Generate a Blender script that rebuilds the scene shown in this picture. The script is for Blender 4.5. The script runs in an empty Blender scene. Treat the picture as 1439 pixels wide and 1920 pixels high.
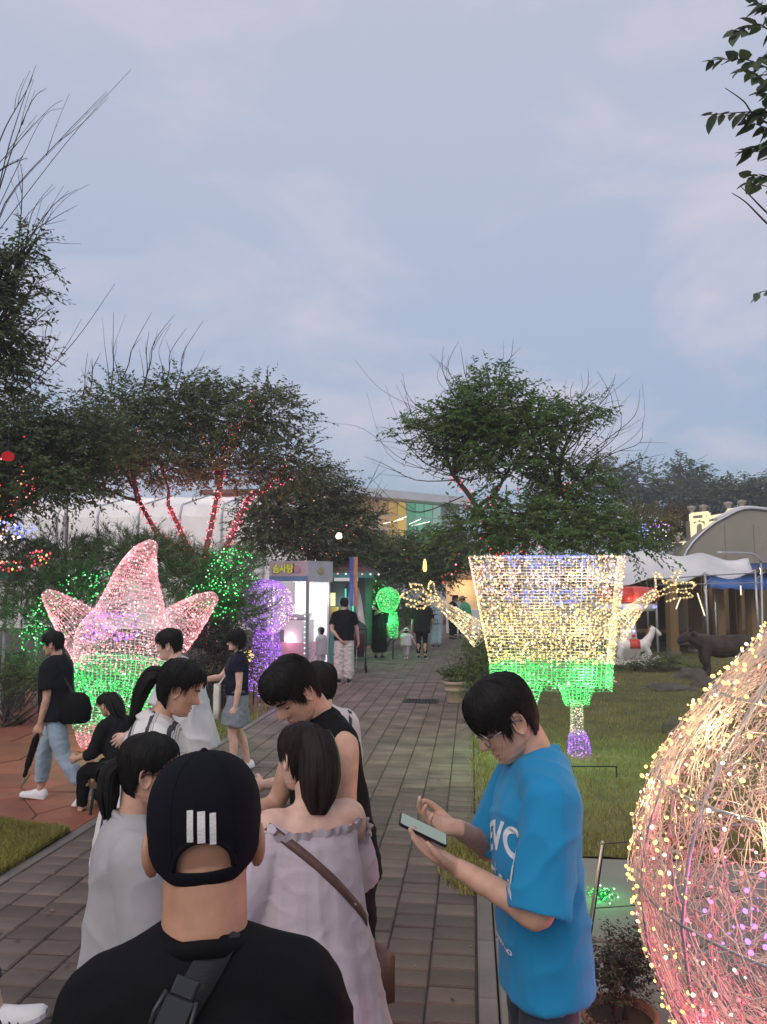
import bpy, bmesh, math, random
import numpy as np
from mathutils import Vector as V, Matrix, noise as mnoise
from mathutils.bvhtree import BVHTree
random.seed(7); rng = np.random.default_rng(7)
S = bpy.context.scene
COL = S.collection
R = math.radians

# ------------------------------------------------------------------ camera, sky, light
F, CX, CY, HZ, CAMZ = 1440.0, 719.5, 960.0, 1100.0, 1.95
PITCH = math.atan((HZ - CY) / F)
YAW = math.atan((885 - CX) / F / math.sqrt(1 + ((HZ - CY) / F) ** 2))
cd = bpy.data.cameras.new('camera'); cam = bpy.data.objects.new('camera', cd); COL.objects.link(cam)
cd.sensor_fit = 'VERTICAL'; cd.sensor_height = 24; cd.lens = F / 1920 * 24
cd.clip_start = .05; cd.clip_end = 2000
cam.location = (0, 0, CAMZ)
CAMR = Matrix.Rotation(YAW, 3, 'Z') @ Matrix.Rotation(math.pi / 2 + PITCH, 3, 'X')
cam.rotation_euler = CAMR.to_euler()
S.camera = cam
def ray(px, py): return CAMR @ V(((px - CX) / F, -(py - CY) / F, -1))
def at(px, py, d): return V((0, 0, CAMZ)) + ray(px, py) * d
def gnd(px, py, z=0.0):
    r = ray(px, py); return V((0, 0, CAMZ)) + r * ((z - CAMZ) / r.z)
def base(px, d, z=0.0):
    p = at(px, HZ, d); return V((p.x, p.y, z))

S.view_settings.view_transform = 'Standard'; S.view_settings.look = 'None'
S.view_settings.exposure = 0.0; S.view_settings.gamma = 1; S.view_settings.use_curve_mapping = False
S.cycles.use_denoising = True; S.cycles.max_bounces = 6; S.cycles.transparent_max_bounces = 12
S.cycles.sample_clamp_indirect = 3.0; S.cycles.caustics_reflective = False; S.cycles.caustics_refractive = False

SUN_EL, SUN_AZ = R(38), R(200)
w = bpy.data.worlds.new('World'); S.world = w; w.use_nodes = True
nt = w.node_tree; nt.nodes.clear(); N = nt.nodes.new; L = nt.links.new
out = N('ShaderNodeOutputWorld')
tc = N('ShaderNodeTexCoord'); sep = N('ShaderNodeSeparateXYZ'); L(tc.outputs['Generated'], sep.inputs[0])
ramp = N('ShaderNodeValToRGB'); L(sep.outputs['Z'], ramp.inputs[0])
e = ramp.color_ramp.elements
e[0].position = 0.0; e[0].color = (.34, .46, .57, 1)
e[1].position = .62; e[1].color = (.47, .50, .62, 1)
for p, c in ((.06, (.345, .45, .57)), (.2, (.35, .44, .595)), (.36, (.40, .465, .615))):
    q = ramp.color_ramp.elements.new(p); q.color = (*c, 1)
mp = N('ShaderNodeMapping'); mp.inputs['Scale'].default_value = (1.3, 1.3, 3.2); L(tc.outputs['Generated'], mp.inputs[0])
n1 = N('ShaderNodeTexNoise'); n1.inputs['Scale'].default_value = 2.3; n1.inputs['Detail'].default_value = 7; n1.inputs['Roughness'].default_value = .55
n1.inputs['Distortion'].default_value = .5; L(mp.outputs[0], n1.inputs[0])
cr = N('ShaderNodeValToRGB'); L(n1.outputs[0], cr.inputs[0])
cr.color_ramp.elements[0].position = .43; cr.color_ramp.elements[0].color = (0, 0, 0, 1)
cr.color_ramp.elements[1].position = .64; cr.color_ramp.elements[1].color = (1, 1, 1, 1)
mx = N('ShaderNodeMix'); mx.data_type = 'RGBA'; mx.blend_type = 'MIX'
mfac = N('ShaderNodeMath'); mfac.operation = 'MULTIPLY'; mfac.inputs[1].default_value = .75; L(cr.outputs[0], mfac.inputs[0])
L(mfac.outputs[0], mx.inputs['Factor']); L(ramp.outputs[0], mx.inputs['A']); mx.inputs['B'].default_value = (.62, .58, .68, 1)
bg = N('ShaderNodeBackground'); bg.inputs['Strength'].default_value = 1.07; L(mx.outputs['Result'], bg.inputs['Color'])
sky = N('ShaderNodeTexSky'); sky.sky_type = 'NISHITA'; sky.sun_disc = False; sky.sun_elevation = SUN_EL; sky.sun_rotation = SUN_AZ
bg2 = N('ShaderNodeBackground'); bg2.inputs['Strength'].default_value = .006; L(sky.outputs[0], bg2.inputs['Color'])
ad = N('ShaderNodeAddShader'); L(bg.outputs[0], ad.inputs[0]); L(bg2.outputs[0], ad.inputs[1]); L(ad.outputs[0], out.inputs[0])
sd = bpy.data.lights.new('sun', 'SUN'); sd.energy = 1.6; sd.angle = R(50); sd.color = (1, .9, .82)
sun = bpy.data.objects.new('sun', sd); COL.objects.link(sun)
# Nishita azimuth is measured clockwise from +Y
sun.rotation_euler = V((math.sin(SUN_AZ) * math.cos(SUN_EL), math.cos(SUN_AZ) * math.cos(SUN_EL), math.sin(SUN_EL))).to_track_quat('Z', 'Y').to_euler()

# ------------------------------------------------------------------ materials
MATS = {}
def M(name, col, rough=.7, var=.18, scale=6., bump=.15, bscale=80., metallic=0., spec=.4, trans=0., sub=0., perisland=0., objrand=0., stretch=None, sheen=0., detail=4):
    if name in MATS: return MATS[name]
    m = bpy.data.materials.new(name); m.use_nodes = True; t = m.node_tree; b = t.nodes['Principled BSDF']
    N = t.nodes.new; L = t.links.new
    b.inputs['Roughness'].default_value = rough; b.inputs['Metallic'].default_value = metallic
    b.inputs['Specular IOR Level'].default_value = spec
    if sheen: b.inputs['Sheen Weight'].default_value = sheen
    if sub:
        b.inputs['Subsurface Weight'].default_value = sub; b.inputs['Subsurface Radius'].default_value = (.012, .005, .003); b.inputs['Subsurface Scale'].default_value = 1
    tc = N('ShaderNodeTexCoord'); src = tc.outputs['Object']
    if stretch:
        mp = N('ShaderNodeMapping'); mp.inputs['Scale'].default_value = stretch; L(src, mp.inputs[0]); src = mp.outputs[0]
    nz = N('ShaderNodeTexNoise'); nz.inputs['Scale'].default_value = scale; nz.inputs['Detail'].default_value = detail; L(src, nz.inputs[0])
    mr = N('ShaderNodeMapRange'); mr.inputs['From Min'].default_value = .25; mr.inputs['From Max'].default_value = .75
    mr.inputs['To Min'].default_value = 1 - var; mr.inputs['To Max'].default_value = 1 + var; L(nz.outputs[0], mr.inputs[0])
    val = mr.outputs[0]
    def mul(val, sock, amt):
        r = N('ShaderNodeMapRange'); r.inputs['To Min'].default_value = 1 - amt; r.inputs['To Max'].default_value = 1 + amt; L(sock, r.inputs[0])
        q = N('ShaderNodeMath'); q.operation = 'MULTIPLY'; L(val, q.inputs[0]); L(r.outputs[0], q.inputs[1]); return q.outputs[0]
    if perisland:
        g = N('ShaderNodeNewGeometry'); val = mul(val, g.outputs['Random Per Island'], perisland)
    if objrand:
        oi = N('ShaderNodeObjectInfo'); val = mul(val, oi.outputs['Random'], objrand)
    vm = N('ShaderNodeVectorMath'); vm.operation = 'SCALE'; vm.inputs[0].default_value = col[:3]; L(val, vm.inputs['Scale'])
    L(vm.outputs[0], b.inputs['Base Color'])
    if bump:
        n2 = N('ShaderNodeTexNoise'); n2.inputs['Scale'].default_value = bscale; n2.inputs['Detail'].default_value = 3; L(src, n2.inputs[0])
        bp = N('ShaderNodeBump'); bp.inputs['Strength'].default_value = bump; bp.inputs['Distance'].default_value = .01; L(n2.outputs[0], bp.inputs['Height']); L(bp.outputs[0], b.inputs['Normal'])
    if trans:
        o = t.nodes['Material Output']; tr = N('ShaderNodeBsdfTranslucent'); L(vm.outputs[0], tr.inputs['Color'])
        ms = N('ShaderNodeMixShader'); ms.inputs[0].default_value = trans; L(b.outputs[0], ms.inputs[1]); L(tr.outputs[0], ms.inputs[2]); L(ms.outputs[0], o.inputs[0])
    MATS[name] = m; return m
def E(name, col, strength, var=0.):
    if name in MATS: return MATS[name]
    m = bpy.data.materials.new(name); m.use_nodes = True; t = m.node_tree; t.nodes.clear()
    o = t.nodes.new('ShaderNodeOutputMaterial'); em = t.nodes.new('ShaderNodeEmission')
    em.inputs[0].default_value = (*col, 1); em.inputs[1].default_value = strength
    if var:
        g = t.nodes.new('ShaderNodeNewGeometry'); r = t.nodes.new('ShaderNodeMapRange')
        r.inputs['To Min'].default_value = strength * (1 - var); r.inputs['To Max'].default_value = strength * (1 + var)
        t.links.new(g.outputs['Random Per Island'], r.inputs[0]); t.links.new(r.outputs[0], em.inputs[1])
    t.links.new(em.outputs[0], o.inputs[0])
    m.cycles.emission_sampling = 'NONE'
    MATS[name] = m; return m
def glassy(name, col, alpha, rough=.1):
    if name in MATS: return MATS[name]
    m = bpy.data.materials.new(name); m.use_nodes = True; t = m.node_tree; b = t.nodes['Principled BSDF']
    b.inputs['Base Color'].default_value = (*col, 1); b.inputs['Roughness'].default_value = rough; b.inputs['Alpha'].default_value = alpha
    MATS[name] = m; return m

# ------------------------------------------------------------------ objects
def tag(o, label=None, cat=None, group=None, kind=None):
    if label: o['label'] = label
    if cat: o['category'] = cat
    if group: o['group'] = group
    if kind: o['kind'] = kind
    return o
def thing(name, label, cat, loc=(0, 0, 0), rz=0., group=None):
    o = bpy.data.objects.new(name, None); COL.objects.link(o); o.location = loc; o.rotation_euler = (0, 0, rz); o.empty_display_size = .1
    return tag(o, label, cat, group)
def link(name, me, mat=None, parent=None, smooth=False, kind=None):
    o = bpy.data.objects.new(name, me); COL.objects.link(o)
    if len(me.materials) and me.materials[0] is None: me.materials.clear()
    if mat is not None and len(me.materials) == 0: me.materials.append(mat)
    if smooth: me.shade_smooth()
    if parent is not None: o.parent = parent
    if kind: o['kind'] = kind
    return o
class MB:
    def __init__(s): s.v = []; s.f = []
    def add(s, vs, fs):
        n = len(s.v); s.v.extend([tuple(p) for p in vs]); s.f.extend([tuple(i + n for i in f) for f in fs]); return s
    def box(s, c, d, rot=None, ch=0.):
        x, y, z = d[0] / 2, d[1] / 2, d[2] / 2
        if ch:
            vs = [V((sx * x, sy * y, -z)) for sx, sy in ((-1, -1), (1, -1), (1, 1), (-1, 1))] + [V((sx * x, sy * y, z - ch)) for sx, sy in ((-1, -1), (1, -1), (1, 1), (-1, 1))] + [V((sx * (x - ch), sy * (y - ch), z)) for sx, sy in ((-1, -1), (1, -1), (1, 1), (-1, 1))]
            fs = [(0, 1, 5, 4), (1, 2, 6, 5), (2, 3, 7, 6), (3, 0, 4, 7), (4, 5, 9, 8), (5, 6, 10, 9), (6, 7, 11, 10), (7, 4, 8, 11), (8, 9, 10, 11), (3, 2, 1, 0)]
        else:
            vs = [V((sx * x, sy * y, sz * z)) for sz in (-1, 1) for sx, sy in ((-1, -1), (1, -1), (1, 1), (-1, 1))]
            fs = [(3, 2, 1, 0), (4, 5, 6, 7), (0, 1, 5, 4), (1, 2, 6, 5), (2, 3, 7, 6), (3, 0, 4, 7)]
        if rot is not None: vs = [rot @ p for p in vs]
        c = V(c); return s.add([p + c for p in vs], fs)
    def bar(s, a, b, wd, hd, up=(0, 0, 1)):
        a, b = V(a), V(b); d = (b - a); l = d.length; d.normalize(); u = V(up)
        x = d.cross(u)
        if x.length < 1e-4: x = d.cross(V((1, 0, 0)))
        x.normalize(); u = x.cross(d)
        rot = Matrix((x, d, u)).transposed(); return s.box((a + b) / 2, (wd, l, hd), rot)
    def tube(s, pts, rad, seg=8, cap=True):
        pts = [V(p) for p in pts]; n = len(pts)
        if not hasattr(rad, '__len__'): rad = [rad] * n
        t = [(pts[min(i + 1, n - 1)] - pts[max(i - 1, 0)]).normalized() for i in range(n)]
        u = t[0].orthogonal().normalized(); vs = []; fs = []
        for i in range(n):
            u = (u - t[i] * u.dot(t[i]))
            u = u.normalized() if u.length > 1e-6 else t[i].orthogonal().normalized()
            w_ = t[i].cross(u)
            for k in range(seg):
                a = 2 * math.pi * k / seg; vs.append(pts[i] + (u * math.cos(a) + w_ * math.sin(a)) * rad[i])
        for i in range(n - 1):
            for k in range(seg):
                k2 = (k + 1) % seg; fs.append((i * seg + k, i * seg + k2, (i + 1) * seg + k2, (i + 1) * seg + k))
        if cap: fs.append(tuple(range(seg - 1, -1, -1))); fs.append(tuple((n - 1) * seg + k for k in range(seg)))
        return s.add(vs, fs)
    def loft(s, rings, cap=True, closed=True):
        m = len(rings[0]); vs = [p for r in rings for p in r]; fs = []
        for i in range(len(rings) - 1):
            for k in range(m if closed else m - 1):
                k2 = (k + 1) % m; fs.append((i * m + k, i * m + k2, (i + 1) * m + k2, (i + 1) * m + k))
        if cap: fs.append(tuple(range(m - 1, -1, -1))); fs.append(tuple((len(rings) - 1) * m + k for k in range(m)))
        return s.add(vs, fs)
    def lathe(s, prof, seg=24, c=(0, 0, 0), cap=True):
        c = V(c); return s.loft([[c + V((r * math.cos(2 * math.pi * k / seg), r * math.sin(2 * math.pi * k / seg), z)) for k in range(seg)] for r, z in prof], cap)
    def ball(s, c, r, seg=12, rings=8, rot=None):
        c = V(c)
        if not hasattr(r, '__len__'): r = (r, r, r)
        vs = []; rg = []
        for i in range(1, rings):
            a = math.pi * i / rings
            rg.append([V((math.sin(a) * math.cos(2 * math.pi * k / seg) * r[0], math.sin(a) * math.sin(2 * math.pi * k / seg) * r[1], -math.cos(a) * r[2])) for k in range(seg)])
        vs = [V((0, 0, -r[2]))] + [p for q in rg for p in q] + [V((0, 0, r[2]))]
        fs = [(0, 1 + (k + 1) % seg, 1 + k) for k in range(seg)]
        for i in range(rings - 2):
            for k in range(seg):
                k2 = (k + 1) % seg; o = 1 + i * seg; fs.append((o + k, o + k2, o + seg + k2, o + seg + k))
        o = 1 + (rings - 2) * seg; last = len(vs) - 1
        fs += [(o + k, o + (k + 1) % seg, last) for k in range(seg)]
        if rot is not None: vs = [rot @ p for p in vs]
        return s.add([p + c for p in vs], fs)
    def poly(s, pts, h0, h1):     # vertical prism over a polygon
        n = len(pts); vs = [V((p[0], p[1], h0)) for p in pts] + [V((p[0], p[1], h1)) for p in pts]
        return s.add(vs, [tuple(range(n - 1, -1, -1)), tuple(range(n, 2 * n))] + [(k, (k + 1) % n, n + (k + 1) % n, n + k) for k in range(n)])
    def mesh(s, name='mesh'):
        me = bpy.data.meshes.new(name); me.from_pydata(s.v, [], s.f); me.update(); return me
    def build(s, name, mat, parent=None, smooth=False, kind=None): return link(name, s.mesh(name), mat, parent, smooth, kind)
def npmesh(name, vs, fs):
    me = bpy.data.meshes.new(name); me.from_pydata(vs.tolist() if hasattr(vs, 'tolist') else vs, [], fs.tolist() if hasattr(fs, 'tolist') else fs); me.update(); return me
def catmull(pts, sub=4):
    pts = [V(p) for p in pts]; o = []
    for i in range(len(pts) - 1):
        p0, p1, p2, p3 = pts[max(i - 1, 0)], pts[i], pts[i + 1], pts[min(i + 2, len(pts) - 1)]
        for k in range(sub):
            t = k / sub; o.append(.5 * ((2 * p1) + (p2 - p0) * t + (2 * p0 - 5 * p1 + 4 * p2 - p3) * t * t + (3 * p1 - p0 - 3 * p2 + p3) * t ** 3))
    o.append(pts[-1]); return o
def lerps(vals, sub=4):
    o = []
    for i in range(len(vals) - 1):
        for k in range(sub): o.append(vals[i] + (vals[i + 1] - vals[i]) * k / sub)
    o.append(vals[-1]); return o
def evalmods(me, mods):
    o = bpy.data.objects.new('tmp', me); COL.objects.link(o)
    for typ, kw in mods:
        md = o.modifiers.new(typ, typ)
        for k, v in kw.items(): setattr(md, k, v)
    dg = bpy.context.evaluated_depsgraph_get(); dg.update()
    r = bpy.data.meshes.new_from_object(o.evaluated_get(dg)); bpy.data.objects.remove(o); return r
def remesh(mb, voxel, smooth=2):
    me = mb.mesh() if isinstance(mb, MB) else mb
    return evalmods(me, [('REMESH', dict(mode='VOXEL', voxel_size=voxel)), ('SMOOTH', dict(factor=.5, iterations=smooth))])
def union(meshes):
    obs = []
    for m in meshes[1:]:
        o = bpy.data.objects.new('tmpu', m); COL.objects.link(o); obs.append(o)
    r = evalmods(meshes[0], [('BOOLEAN', dict(operation='UNION', solver='MANIFOLD', object=o)) for o in obs])
    for o in obs: bpy.data.objects.remove(o)
    if len(r.vertices) < .6 * sum(len(m.vertices) for m in meshes):
        b = MB()
        for m in meshes: b.add([v.co for v in m.vertices], [tuple(p.vertices) for p in m.polygons])
        r = b.mesh()
    return r
def textmesh(body, size, extrude=0.0, bold=0.0):
    cu = bpy.data.curves.new('txt', 'FONT'); cu.body = body; cu.size = size; cu.offset = bold; cu.extrude = extrude; cu.align_x = 'CENTER'; cu.align_y = 'CENTER'
    o = bpy.data.objects.new('txt', cu); COL.objects.link(o); dg = bpy.context.evaluated_depsgraph_get(); dg.update()
    me = bpy.data.meshes.new_from_object(o.evaluated_get(dg)); bpy.data.objects.remove(o); return me

# ------------------------------------------------------------------ LEDs
OCT_V = np.array([(1, 0, 0), (-1, 0, 0), (0, 1, 0), (0, -1, 0), (0, 0, 1), (0, 0, -1)], float)
OCT_F = np.array([(0, 2, 4), (2, 1, 4), (1, 3, 4), (3, 0, 4), (2, 0, 5), (1, 2, 5), (3, 1, 5), (0, 3, 5)])
def leds(pts, size, mat, parent, name='led_bulbs'):
    pts = np.array([tuple(p) for p in pts], float); n = len(pts)
    if n == 0: return None
    sz = size * rng.uniform(.65, 1.3, n)
    vs = (pts[:, None, :] + OCT_V[None] * sz[:, None, None]).reshape(-1, 3)
    fs = (OCT_F[None] + (np.arange(n) * 6)[:, None, None]).reshape(-1, 3)
    return link(name, npmesh(name, vs, fs), mat, parent, kind='stuff')
LED = dict(
    warm=E('led_warm', (1, .68, .25), 1.9, .6), white=E('led_white', (1, .82, .62), 1.9, .6), green=E('led_green', (.06, .9, .16), 1.6, .7), palegreen=E('led_pale_green', (.45, 1, .5), 1.8, .6),
    pink=E('led_pink', (1, .28, .36), 1.7, .6), palepink=E('led_pale_pink', (1, .62, .62), 1.9, .5), red=E('led_red', (1, .06, .09), 1.7, .7), blue=E('led_blue', (.22, .28, 1), 2.0, .6), violet=E('led_violet', (.5, .2, 1), 2.0, .6),
    orange=E('led_orange', (1, .5, .12), 2.2, .6))
def lamp(parent, loc, col, power, radius=.04):
    l = bpy.data.lights.new('lamp', 'POINT'); l.energy = power; l.color = col; l.shadow_soft_size = radius
    o = bpy.data.objects.new('lamp', l); COL.objects.link(o); o.location = loc; o.parent = parent; return o
# ------------------------------------------------------------------ people
def interp(x, tab):
    if x <= tab[0][0]: return tab[0][1:]
    for a, b in zip(tab, tab[1:]):
        if x <= b[0]:
            t = (x - a[0]) / (b[0] - a[0]); t = t * t * (3 - 2 * t) * .5 + t * .5
            return tuple(p + (q - p) * t for p, q in zip(a[1:], b[1:]))
    return tab[-1][1:]
def sstep(a, b, x):
    t = min(1, max(0, (x - a) / (b - a))) if b != a else (0. if x < a else 1.); return t * t * (3 - 2 * t)
HEADTAB = [(-.5, .27, .02, .13), (-.46, .345, -.05, .19), (-.38, .365, -.16, .245), (-.28, .365, -.28, .285), (-.15, .365, -.36, .318), (0, .36, -.41, .335), (.12, .385, -.44, .345), (.22, .385, -.44, .345)]
def head_xyz(th, z, bumps=True):
    zc = min(z, .17)
    f, b, w_ = interp(zc, HEADTAB)
    if z > .17:
        u = min(1., (z - .17) / .33); s = math.sqrt(max(0, 1 - u ** 2.3)); f *= s; b *= s; w_ *= s
    mid = (f + b) / 2; hd = (f - b) / 2
    s, c = math.sin(th), math.cos(th)
    ex = .9
    x = w_ * math.copysign(abs(s) ** ex, s); y = mid + hd * math.copysign(abs(c) ** ex, c)
    if bumps and c > 0:
        g = lambda a, s_: math.exp(-(a / s_) ** 2)
        y += .125 * g(x, .05 + .03 * sstep(.05, -.17, z)) * sstep(.1, -.155, z) * (1 - sstep(-.165, -.215, z))
        y -= .04 * g(abs(x) - .145, .075) * g(z - .0, .06)
        y += .016 * g(abs(x) - .145, .05) * g(z - .0, .03)
        y += .018 * g(abs(x) - .14, .1) * g(z - .085, .03)
        y += .026 * g(x, .1) * (g(z + .285, .022) + g(z + .338, .024)) - .02 * g(x, .11) * g(z + .312, .012)
        y += .035 * g(x, .1) * g(z + .44, .05) - .014 * g(x, .12) * g(z + .385, .025)
        y += .02 * g(abs(x) - .22, .08) * g(z + .1, .1)
    return V((x, y, z))
def head_mesh(nt_, nz):
    ths = []
    for k in range(nt_):
        t = 2 * math.pi * k / nt_; ths.append(t - .38 * math.sin(t) if nt_ > 40 else t)
    zs = [-.5 + (i / (nz - 1)) ** 1.0 * .995 for i in range(nz)]
    rings = [[head_xyz(-t, z) for t in ths] for z in zs]
    rings.append([V((p.x * .45, (p.y + .03) * .45 - .03, .4995)) for p in rings[-1]])
    return rings
def ear_mb(side, hh, P, es=1., eo=0.):
    mb = MB(); n = 16; rg = []
    for r, h in ((0, -.012), (.35, -.02), (.6, -.008), (.82, .022), (.95, .028), (1.06, .012), (1.02, -.02), (.5, -.05)):
        ring = []
        for k in range(n):
            a = 2 * math.pi * k / n
            ry = .088 * es * (1 + .12 * math.sin(a)); rz = .145 * es
            sh = r if r else .03
            y = ry * sh * math.cos(a); z = rz * sh * math.sin(a)
            if z < -.05: y *= 1 - .35 * min(1, (-.05 - z) / .09)
            ring.append(P(V((side * (.325 + eo + h * es + (.26 + eo * 3) * max(0, -y + .03)), -.06 + y + z * -.12, -.055 + z))))
        rg.append(ring if side < 0 else ring[::-1])
    return mb.loft(rg)

TORSO_M = [(.455, .075, .058, .0), (.50, .098, .066, -.004), (.545, .098, .068, -.004), (.615, .085, .058, .0), (.68, .093, .064, .002), (.735, .102, .069, .002), (.78, .104, .064, -.004), (.81, .086, .048, -.008), (.835, .05, .038, -.01)]
TORSO_F = [(.455, .078, .06, .0), (.50, .104, .068, -.004), (.545, .1, .066, -.004), (.615, .075, .053, .0), (.68, .083, .058, .003), (.735, .092, .068, .008), (.78, .093, .058, -.003), (.81, .076, .044, -.008), (.835, .043, .034, -.01)]
def rotd(axis, deg): return Matrix.Rotation(R(deg), 3, axis)

class Human:
    """figure facing local +Y, +X its right hand side"""
    def __init__(s, H=1.7, sex='m', lean=0, side=0, twist=0, head=(0, 0, 0), armL=((-.15, 0, -1), (-.05, .15, -1)), armR=((.15, 0, -1), (.05, .15, -1)),
                 legL=((-.02, 0, -1), (0, 0, -1), 8), legR=((.02, 0, -1), (0, 0, -1), -8), pel=None, build=1., headscale=1., neck=1.0, shw=1.0, ear=(1., 0.)):
        s.ear = ear
        s.H = H; s.sex = sex; s.build_ = build
        s.tab = [(z, a * build, b * build, c) for z, a, b, c in (TORSO_M if sex == 'm' else TORSO_F)]
        s.hh = .131 * H * headscale
        s.legs = {}; lens = (.245 * H, .235 * H); hz = .525 * H
        low = 0; raw = {}
        for nm, sx, (t, sh, *ft) in (('L', -1, legL), ('R', 1, legR)):
            hip = V((sx * .052 * H, 0, 0)); k = hip + V(t).normalized() * lens[0]; a = k + V(sh).normalized() * lens[1]
            yaw = ft[0] if ft else 0; fp = ft[1] if len(ft) > 1 else 0
            raw[nm] = (hip, k, a, yaw, fp); low = min(low, a.z - (.042 * H + .05 * H * abs(math.sin(R(fp)))))
        pz = -low if pel is None else pel
        s.pel = V((0, 0, pz))
        for nm, (h, k, a, yaw, fp) in raw.items(): s.legs[nm] = (h + s.pel, k + s.pel, a + s.pel, yaw, fp)
        s.RT = rotd('Z', twist) @ rotd('Y', side) @ rotd('X', -lean)
        sw = (.108 if sex == 'm' else .096) * H * (.5 + .5 * build) * shw
        s.arms = {}; s.hd = {}
        for nm, sx, (u, f_) in (('L', -1, armL), ('R', 1, armR)):
            sh = s.T(V((sx * sw, -.004 * H, .8 * H))); e = sh + V(u).normalized() * .172 * H; wr = e + V(f_).normalized() * .15 * H
            s.arms[nm] = (sh, e, wr, V(f_).normalized())
        s.neckb = s.T(V((0, -.01 * H, .82 * H)))
        s.RH = s.RT @ rotd('Z', head[1]) @ rotd('X', -head[0]) @ rotd('Y', head[2])
        s.piv = s.T(V((0, .0 * H, .865 * H)))
        s.hc = s.piv + s.RH @ V((0, .012 * H, .068 * H)) * 1.0
        s.neckf = neck
    def ik(s, nm, wr, pole, hd=None):
        sh = s.arms[nm][0]; a, b = .172 * s.H, .15 * s.H; wr = V(wr); d = wr - sh; L_ = min(d.length, (a + b) * .995); d.normalize()
        c = (a * a + L_ * L_ - b * b) / (2 * a * L_); p = V(pole); p = (p - d * p.dot(d)).normalized(); e = sh + d * a * c + p * a * math.sqrt(max(0, 1 - c * c))
        f_ = (sh + d * L_ - e).normalized(); s.arms[nm] = (sh, e, e + f_ * b, f_); s.hd[nm] = V(hd).normalized() if hd else f_
    def T(s, p): return s.pel + s.RT @ (V(p) - V((0, 0, .525 * s.H)))
    def P(s, p): return s.hc + s.RH @ (V(p) * s.hh)          # head-unit point
    def torso_rings(s, off=0., z0=None, z1=None, seg=28, straight=False, tab=None, add=()):
        H = s.H; tab = tab or s.tab; zs = sorted(set([t[0] for t in tab] + list(add))); o = []
        if z0 is not None: zs = [z0] + [z for z in zs if z > z0 + .01]
        if z1 is not None: zs = [z for z in zs if z < z1 - .01] + [z1]
        for z in zs:
            a, b, c = interp(z, tab)
            if straight and z < .74:
                a2, b2, _ = interp(.735, tab); k = straight if not isinstance(straight, bool) else 1.; k *= 1 + .16 * max(0, .74 - z); a = max(a, a2 * k); b = max(b, b2 * k)
            a = a * H + off; b = b * H + off
            o.append([s.T(V((a * math.copysign(abs(math.cos(t)) ** .85, math.cos(t)), c * H + b * math.copysign(abs(math.sin(t)) ** .85, math.sin(t)), z * H))) for t in [2 * math.pi * k / seg for k in range(seg)]])
        return o
    def limb(s, mb, pts, rad, seg=16, sub=5, ext=True):
        p = catmull(pts, sub); r = lerps(rad, sub)
        if ext:
            d0 = (p[0] - p[1]).normalized(); d1 = (p[-1] - p[-2]).normalized()
            p = [p[0] + d0 * r[0] * .8, p[0] + d0 * r[0] * .45] + p + [p[-1] + d1 * r[-1] * .45, p[-1] + d1 * r[-1] * .8]; r = [r[0] * .35, r[0] * .8] + r + [r[-1] * .8, r[-1] * .35]
        mb.tube(p, r, seg)
    def cup(s, mb, pts, rad, vox, seg=18, sub=5):
        """limb tube whose far end is an open cuff (a hollow with a wall)"""
        p = catmull(pts, sub); r = lerps(rad, sub); wall = max(.007, vox * 1.7)
        if r[-1] < wall * 2.4: return s.limb(mb, pts, rad, ext=False)
        t = MB(); t.tube(p, r, seg, False); rings = [t.v[i * seg:(i + 1) * seg] for i in range(len(p))]
        rings = [[V(q) for q in g] for g in rings]; c = p[-1]; ax = (p[-1] - p[-2]).normalized(); k = (r[-1] - wall) / r[-1]
        last = [c + (q - c) * k for q in rings[-1]]; rings += [last, [q - ax * .05 for q in last]]
        d0 = (p[0] - p[1]).normalized(); rings = [[p[0] + d0 * r[0] * .6 + (q - p[0]) * .5 for q in rings[0]]] + rings
        mb.loft(rings)
    def body(s, vox, hands=True, palm=None, curl=None, nth=72, nz=58, spread=None):
        H = s.H; mb = MB(); bf = s.build_
        mb.loft(s.torso_rings())
        for nm, (h, k, a, yaw, fp) in s.legs.items():
            c = k + (a - k) * .3
            back = V((0, -.01 * H, 0))
            s.limb(mb, [h + V((0, 0, .01 * H)), h.lerp(k, .5), k, c + back, a], [.052 * H * bf, .043 * H * bf, .031 * H, .033 * H, .02 * H])
            fwd = V((-math.sin(R(yaw)), math.cos(R(yaw)), 0)); fw = V((fwd.x * math.cos(R(fp)), fwd.y * math.cos(R(fp)), -math.sin(R(fp))))
            dn = V((0, 0, -1)) * math.cos(R(fp)) - fwd * math.sin(R(fp))
            s.limb(mb, [a - fw * .02 * H + dn * .018 * H, a + fw * .05 * H + dn * .022 * H, a + fw * .11 * H + dn * .03 * H], [.02 * H, .019 * H, .010 * H])
        for nm, (sh, e, wr, f_) in s.arms.items():
            inn = s.T(V((0, -.008 * H, .8 * H)))
            s.limb(mb, [inn.lerp(sh, .45), sh, sh.lerp(e, .5), e, e.lerp(wr, .35), wr], [.031 * H * bf, .033 * H * bf, .028 * H * bf, .0225 * H, .0235 * H * (.5 + .5 * bf), .0165 * H])
        nr = (.033 if s.sex == 'm' else .0275) * H * s.neckf
        s.limb(mb, [s.T(V((0, -.012 * H, .81 * H))), s.T(V((0, -.006 * H, .845 * H))), s.P((0, -.1, -.25)), s.P((0, -.08, -.05))], [min(nr * 1.35, .042 * H), nr, nr * .98, nr * .9])
        trap = s.T(V((0, -.014 * H, .835 * H)))
        for nm, (sh, e, wr, f_) in s.arms.items(): s.limb(mb, [trap.lerp(s.P((0, -.1, -.3)), .2), trap.lerp(sh, .5) - s.RT @ V((0, 0, .004 * H)), sh], [nr * .62, nr * .62, .03 * H])
        me = remesh(mb, vox, 4)
        meshes = [me]
        hd = MB(); rg = head_mesh(nth, nz); hd.loft([[s.P(p) for p in r] for r in rg])
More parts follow.
